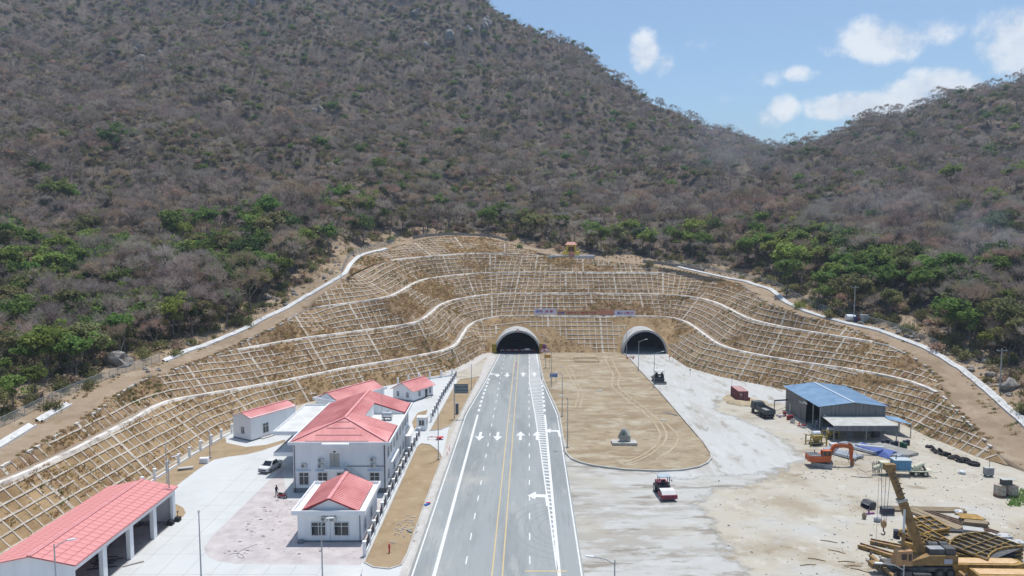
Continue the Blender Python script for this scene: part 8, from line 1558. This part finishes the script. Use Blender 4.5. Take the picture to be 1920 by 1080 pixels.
# yellow frames left of the shed
def yellow_plant(px, py, lab, s=1.0):
    r = empty('concrete_sprayer', G(px, py), .15, lab, 'machine', 'yellow machines before the shed'); m = mat('plant_yellow', (.27, .2, .05), (.4, .31, .1), 2, .7); f = MB()
    for x in (-1.6, 1.6):
        for y in (-.8, .8): f.bb(x - .09, x + .09, y - .09, y + .09, 0, 1.9)
    for y in (-.8, .8): f.bb(-1.6, 1.6, y - .06, y + .06, .5, .65); f.bb(-1.6, 1.6, y - .06, y + .06, 1.6, 1.75)
    f.build('frame', m, r); q = MB(); q.add([(-.9, -.8, 1.9), (.9, -.8, 1.9), (.9, .8, 1.9), (-.9, .8, 1.9), (-.3, -.3, .6), (.3, -.3, .6), (.3, .3, .6), (-.3, .3, .6)], [(0, 1, 2, 3), (7, 6, 5, 4), (0, 4, 5, 1), (1, 5, 6, 2), (2, 6, 7, 3), (3, 7, 4, 0)]); q.build('hopper', m, r); MB().tube((-.7, .2, 2.15), (.8, .2, 2.15), .42, n=10).build('white_bag', m_carw, r); MB().bb(-1.2, 1.2, -.5, .5, .1, .5).build('pump', m_dks, r); r.scale = (s,) * 3
yellow_plant(1530, 834, 'yellow framed hopper machine in front of the shed, the nearer of two', 1.05); yellow_plant(1557, 822, 'yellow framed machine closer to the shed opening', .85)
r = empty('white_tank_box', G(1563, 840), 0, 'white rounded tank box by the lean-to corner', 'tank'); MB().bb(-.7, .7, -.5, .5, .1, .95).build('tank_body', m_carw, r); MB().bb(-.75, .75, -.55, .55, 0, .12).build('red_base', m_dred, r)
# small clutter before the shed
for k, (x, y, n, m, lab) in enumerate(((1487, 793, 7, m_grs, 'heap of grey scrap metal before the shed wall'), (1500, 799, 6, m_dred, 'heap of rusty red parts before the shed wall'), (1510, 800, 5, m_dks, 'heap of dark parts at the edge of the shed opening'), (1466, 782, 5, mat('lilac_bag', (.4, .38, .5), None), 'heap of pale lilac bags beside the dump truck'), (1520, 803, 6, m_pgrey, 'heap of short grey pipes by the shed opening'), (1538, 806, 6, m_pgrey, 'heap of grey fittings under the shed corner'))):
    r = empty('scrap_heap', G(x, y), 0, lab, 'scrap heap')
    for j in range(n): MB().box((rnd.gauss(0, .7), rnd.gauss(0, .5), .2 + .1 * (j % 3)), (rnd.uniform(.3, 1.2), rnd.uniform(.15, .4), rnd.uniform(.15, .4)), rnd.uniform(0, 3)).build('scrap_piece', m, r)
for k, (dx, dy) in enumerate(((2.0, 5.0), (4.4, 7.5), (7.0, 4.2), (9.2, 6.6), (5.5, 3.0), (1.6, -3.8), (4.5, -3.6), (7.6, -4.3), (9.8, -3.6))):
    r = empty('stored_crate', (64.0 + dx, 143.5 + dy, 0), rnd.uniform(0, 1), 'dim crate or machine stored in the shade of the open shed', 'crate', 'goods stored in the shed'); MB().box((0, 0, .55), (rnd.uniform(.9, 1.6), .9, 1.1)).build('crate_body', (m_grs, m_wood, m_dks)[k % 3], r); MB().box((0, 0, 1.14), (1.0, .7, .1)).build('lid', m_plinth, r)
# gate frame beside the shed
r = empty('site_gate', G(1470, 778), 0, 'dark steel gate frame and rail between the truck and the shed', 'gate'); f = MB(); f.bb(-2.3, -2.15, 0, .12, 0, 3.4); f.bb(2.3, 2.45, 4, 4.12, 0, 2.6); f.build('gate_post', m_dks, r); f = MB(); f.bar((-2.2, .06, 3.3), (2.4, 4.06, 2.5), .1, .35); f.bar((-2.2, .06, .9), (2.4, 4.06, .9), .06, .08); f.build('gate_rail', m_grs, r); MB().bb(-3.0, -2.4, -.2, .4, 0, 1.2).build('gate_box', m_dks, r)
# buckets, boxes, drums in the open yard
r = empty('excavator_bucket', G(1628, 952), .3, 'dark excavator bucket with teeth lying on the ground', 'bucket'); q = MB(); P = [(-.75, 0), (.55, .05), (.75, .6), (.6, 1.05), (-.2, 1.15), (-.6, .7)]
V = [(p[0], -.8, p[1]) for p in P] + [(p[0], .8, p[1]) for p in P]; n = len(P); obj('bucket_shell', V, [(i, n + i, n + (i + 1) % n, (i + 1) % n) for i in range(n) if i != 5] + [tuple(range(n)), tuple(range(2 * n - 1, n - 1, -1))], m_dks, r)
for k in range(5): MB().box((-.8 + .05, -.64 + k * .32, .75), (.3, .12, .1)).build('tooth', m_grs, r)
r = empty('dark_toolbox', G(1663, 964), 0, 'dark steel site box standing under the crane ropes', 'box'); MB().bb(-.85, .85, -.5, .5, .15, 1.0).build('box_body', m_dblue, r); MB().bb(-.9, .9, -.55, .55, 1.002, 1.06).build('lid', m_dks, r); MB().bb(-.9, .9, -.55, .55, 0, .14).build('skid', m_grs, r)
r = empty('purple_jack', G(1630, 964), .2, 'small purple steel bracket on the ground below the bucket', 'bracket'); m = mat('purple_steel', (.2, .07, .2), None); MB().box((0, 0, .1), (1.6, .3, .15)).build('foot', m, r); MB().box((-.1, 0, .45), (.15, .15, .6)).build('stem', m, r)
for (px, py, sx, sz, m, lab) in ((1620, 973, .35, .5, m_wood, 'small brown drum on the ground left of the crane rope'), (1645, 978, .6, .35, m_pgrey, 'small blue grey bundle on the ground near the crane hook'), (1804, 888, .7, .3, m_lampw, 'white lump of concrete beyond the blue engine rig'), (1797, 964, .6, .35, m_carw, 'white sack lying behind the rails')):
    o = MB().ball((0, 0, sz), sx, 9, 6, (1, .7, sz / sx), .15, rnd).build('lump', m); o.location = G(px, py); tag(o, lab, 'lump')
r = empty('electric_box', G(1853, 893), 0, 'grey electric box on legs at the foot of the right slope', 'electric box'); MB().bb(-.7, .7, -.4, .4, .3, 1.5).build('casing', m_grs, r); MB().bb(-.78, .78, -.48, .48, 1.502, 1.58).build('roof', m_galvr, r); q = MB(); q.bb(-.6, -.5, -.3, .3, 0, .3); q.bb(.5, .6, -.3, .3, 0, .3); q.build('leg', m_dks, r); MB().tube((.1, 0, 1.5), (.1, 0, 3.2), .04, n=5).build('pole', m_dks, r)
r = empty('bulk_drums', G(1886, 930), 0, 'pair of rusty tank drums with dark machinery on top at the right edge', 'drums')
for x in (-1.0, .9): MB().tube((x, 0, .35), (x, 0, 1.9), .85, n=16).build('drum', mat('rust_white_drum', (.28, .2, .14), (.5, .47, .42), 2.5, .8), r); MB().tube((x, 0, 0), (x, 0, .35), .87, n=16).build('drum_base', mat('drum_rust2', (.18, .09, .05), (.26, .14, .08), 3, .8), r)
MB().box((-.1, 0, 2.3), (1.4, .9, .7)).build('motor', m_dks, r); MB().box((.1, 0, 2.8), (2.2, 1.2, .06)).build('cover', m_galvr, r)
# grey concrete block and cinder block stacks
r = empty('concrete_block', G(1822, 1012), -.25, 'big pale concrete block on the rusty formwork', 'block'); MB().prism([(-1.3, -.6), (1.2, -.8), (1.5, .6), (-.9, .9)], .5, 1.55).build('block_body', m_port, r); MB().bb(-1, 1, -.5, .5, 0, .5).build('timber', m_wood, r)
BLK = None; bl = MB().box((0, 0, 0), (.38, .19, .19)).build('block', mat('cinder_block', (.44, .44, .44), (.6, .6, .6), 3, .9)); BM = bl.data; bpy.data.objects.remove(bl)
for (px, py, nx, ny, nz, rz, lab) in ((1878, 1022, 8, 5, 5, .1, 'tall tidy stack of grey cinder blocks at the right edge behind the curved formwork'), (1900, 1030, 8, 5, 4, -.1, 'looser stack of cinder blocks cut by the right edge'), (1848, 1008, 7, 4, 2, .05, 'low pale slab stack behind the cinder blocks')):
    r = empty('block_stack', G(px, py), rz, lab, 'block stack')
    for k in range(nz):
        for i in range(nx):
            for j in range(ny):
                if k < nz - 1 and 0 < i < nx - 1 and j > 0: continue
                if k == nz - 1 and rnd.random() < .25: continue
                b = link('block', BM, r); b.location = ((i - nx / 2) * .42 + rnd.uniform(-.02, .02), j * .24, .12 + k * .235); b.rotation_euler = (0, 0, rnd.uniform(-.06, .06)); b.scale = (1.05, 1.15, 1.15)
# loose stuff on the yard floor: sticks, stones, crushed rock
q = MB(); rr = random.Random(77)
for k in range(900):
    px, py = rr.uniform(1330, 1915), rr.uniform(900, 1078)
    if px < 1560 and rr.random() < .7: continue
    g = G(px, py); s = rr.uniform(.04, .16) * (2 if rr.random() < .06 else 1); q.box((g.x, g.y, s * .3), (s, s * rr.uniform(.6, 1), s * .7), rr.uniform(0, 3))
for k in range(500):
    px, py = rr.uniform(1500, 1860), rr.uniform(795, 900); g = G(px, py); s = rr.uniform(.05, .2); q.box((g.x, g.y, s * .3), (s, s, s * .7), rr.uniform(0, 3))
o = q.build('gravel', m_conc2); tag(o, 'scattered gravel and crumbs on the yard ground', kind='stuff')
for k, (x, y) in enumerate(((1555, 1016), (1516, 1060), (1532, 1050), (1588, 1054), (1600, 1062), (1612, 1070), (1570, 1035))):
    r = empty('scrap_rebar', G(x, y), rnd.uniform(-.6, .2), 'bent rusty rod lying on the pale ground left of the crane', 'rod', 'rusty rods left of the crane')
    MB().path([(-1.1, 0, .05), (-.2, .12, .06), (1.0, 0, .05)], .05, 5).build('rod', m_rusty, r)
# green weeds at the right edge
m_weed = m_leaf[0]; q = MB(); rr = random.Random(5)
for k in range(900):
    g = G(rr.uniform(1890, 1990), rr.uniform(918, 950)); a = rr.uniform(0, 6.28); s = Vector((math.cos(a), math.sin(a), 0)) * .12; e = g + Vector((rr.gauss(0, .2), rr.gauss(0, .2), rr.uniform(.3, .7))); q.add([g - s, g + s, e], [(0, 1, 2)])
tag(q.build('weed_patch', m_weed), 'patch of green weeds at the right edge of the yard', kind='stuff')
# survey posts at the toe of the right slope
for k, (x, y) in enumerate(((1294, 703), (1372, 728), (1262, 678), (1255, 677))):
    r = empty('marker_post', G(x, y), 0, 'thin marker post %s' % ('on the lane edge where the slope starts to curve', 'behind the maroon container with a dark lamp', 'right of the right tunnel, outer of two', 'right of the right tunnel, inner of two')[k], 'post'); MB().tube((0, 0, 0), (0, 0, 3.0 if k == 1 else 1.6), .05, n=6).build('post', m_galv, r); MB().box((0, 0, 3.0 if k == 1 else 1.5), (.35, .2, .4)).build('box', m_dks if k < 2 else m_red, r)
# ================================================================ AIR
def haze_box():
    me = bpy.data.meshes.new('haze'); mb = MB().bb(-1150, 1250, -80, 1300, -4.0, HAZE_TOP); me.from_pydata(mb.V, [], mb.F); m = bpy.data.materials.new('haze_air'); m.use_nodes = True; nt = m.node_tree; nt.nodes.clear()
    o = nt.nodes.new('ShaderNodeOutputMaterial'); v = nt.nodes.new('ShaderNodeVolumePrincipled'); v.inputs['Color'].default_value = (.62, .74, .95, 1); v.inputs['Density'].default_value = HAZE; v.inputs['Anisotropy'].default_value = .2; nt.links.new(v.outputs[0], o.inputs['Volume']); me.materials.append(m); tag(link('haze', me), 'thin bluish air over the whole valley', kind='stuff')
HAZE, HAZE_TOP = .00019, 460.0
haze_box()

def smoke(c, size, dens, label, seed):
    """drifting smoke of a brush fire: soft noisy volume inside a rounded hull"""
    bm = bmesh.new(); bmesh.ops.create_icosphere(bm, subdivisions=2, radius=1)
    me = bpy.data.meshes.new('smoke'); bm.to_mesh(me); bm.free(); m = bpy.data.materials.new('smoke_%d' % seed); m.use_nodes = True; nt = m.node_tree; nt.nodes.clear(); N = nt.nodes.new; L = nt.links.new
    o = N('ShaderNodeOutputMaterial'); v = N('ShaderNodeVolumePrincipled'); v.inputs['Color'].default_value = (.72, .8, .95, 1); tc = N('ShaderNodeTexCoord'); ln = N('ShaderNodeVectorMath'); ln.operation = 'LENGTH'; L(tc.outputs['Object'], ln.inputs[0])
    n = N('ShaderNodeTexNoise'); n.inputs['Scale'].default_value = 2.2; n.inputs['Detail'].default_value = 4; mp = N('ShaderNodeMapping'); mp.inputs['Location'].default_value = (seed, seed, 0); L(tc.outputs['Object'], mp.inputs[0]); L(mp.outputs[0], n.inputs['Vector'])
    f = N('ShaderNodeMapRange'); f.interpolation_type = 'SMOOTHSTEP'; L(ln.outputs['Value'], f.inputs[0]); f.inputs[1].default_value = .25; f.inputs[2].default_value = .97; f.inputs[3].default_value = 1; f.inputs[4].default_value = 0
    g = N('ShaderNodeMapRange'); L(n.outputs[0], g.inputs[0]); g.inputs[1].default_value = .42; g.inputs[2].default_value = .68; k = N('ShaderNodeMath'); k.operation = 'MULTIPLY'; L(f.outputs[0], k.inputs[0]); L(g.outputs[0], k.inputs[1]); k2 = N('ShaderNodeMath'); k2.operation = 'MULTIPLY'; L(k.outputs[0], k2.inputs[0]); k2.inputs[1].default_value = dens; L(k2.outputs[0], v.inputs['Density']); L(v.outputs[0], o.inputs['Volume'])
    me.materials.append(m); ob = link('smoke', me); ob.location = c; ob.scale = size; tag(ob, label, kind='stuff')
_p = hit(1868, 520, 120, 400, 1.0); smoke(_p + Vector((2, 8, 12)), (17, 14, 15), .022, 'blue smoke drifting among the trees at far right', 3)
_p = hit(1690, 480, 120, 500, 1.0); smoke(_p + Vector((0, 10, 16)), (40, 20, 16), .007, 'thin smoke veil over the right hillside', 7)
_p = hit(1400, 340, 120, 700, 1.0); smoke(_p + Vector((0, 10, 22)), (52, 30, 42), .009, 'thin smoke veil below the saddle', 11)
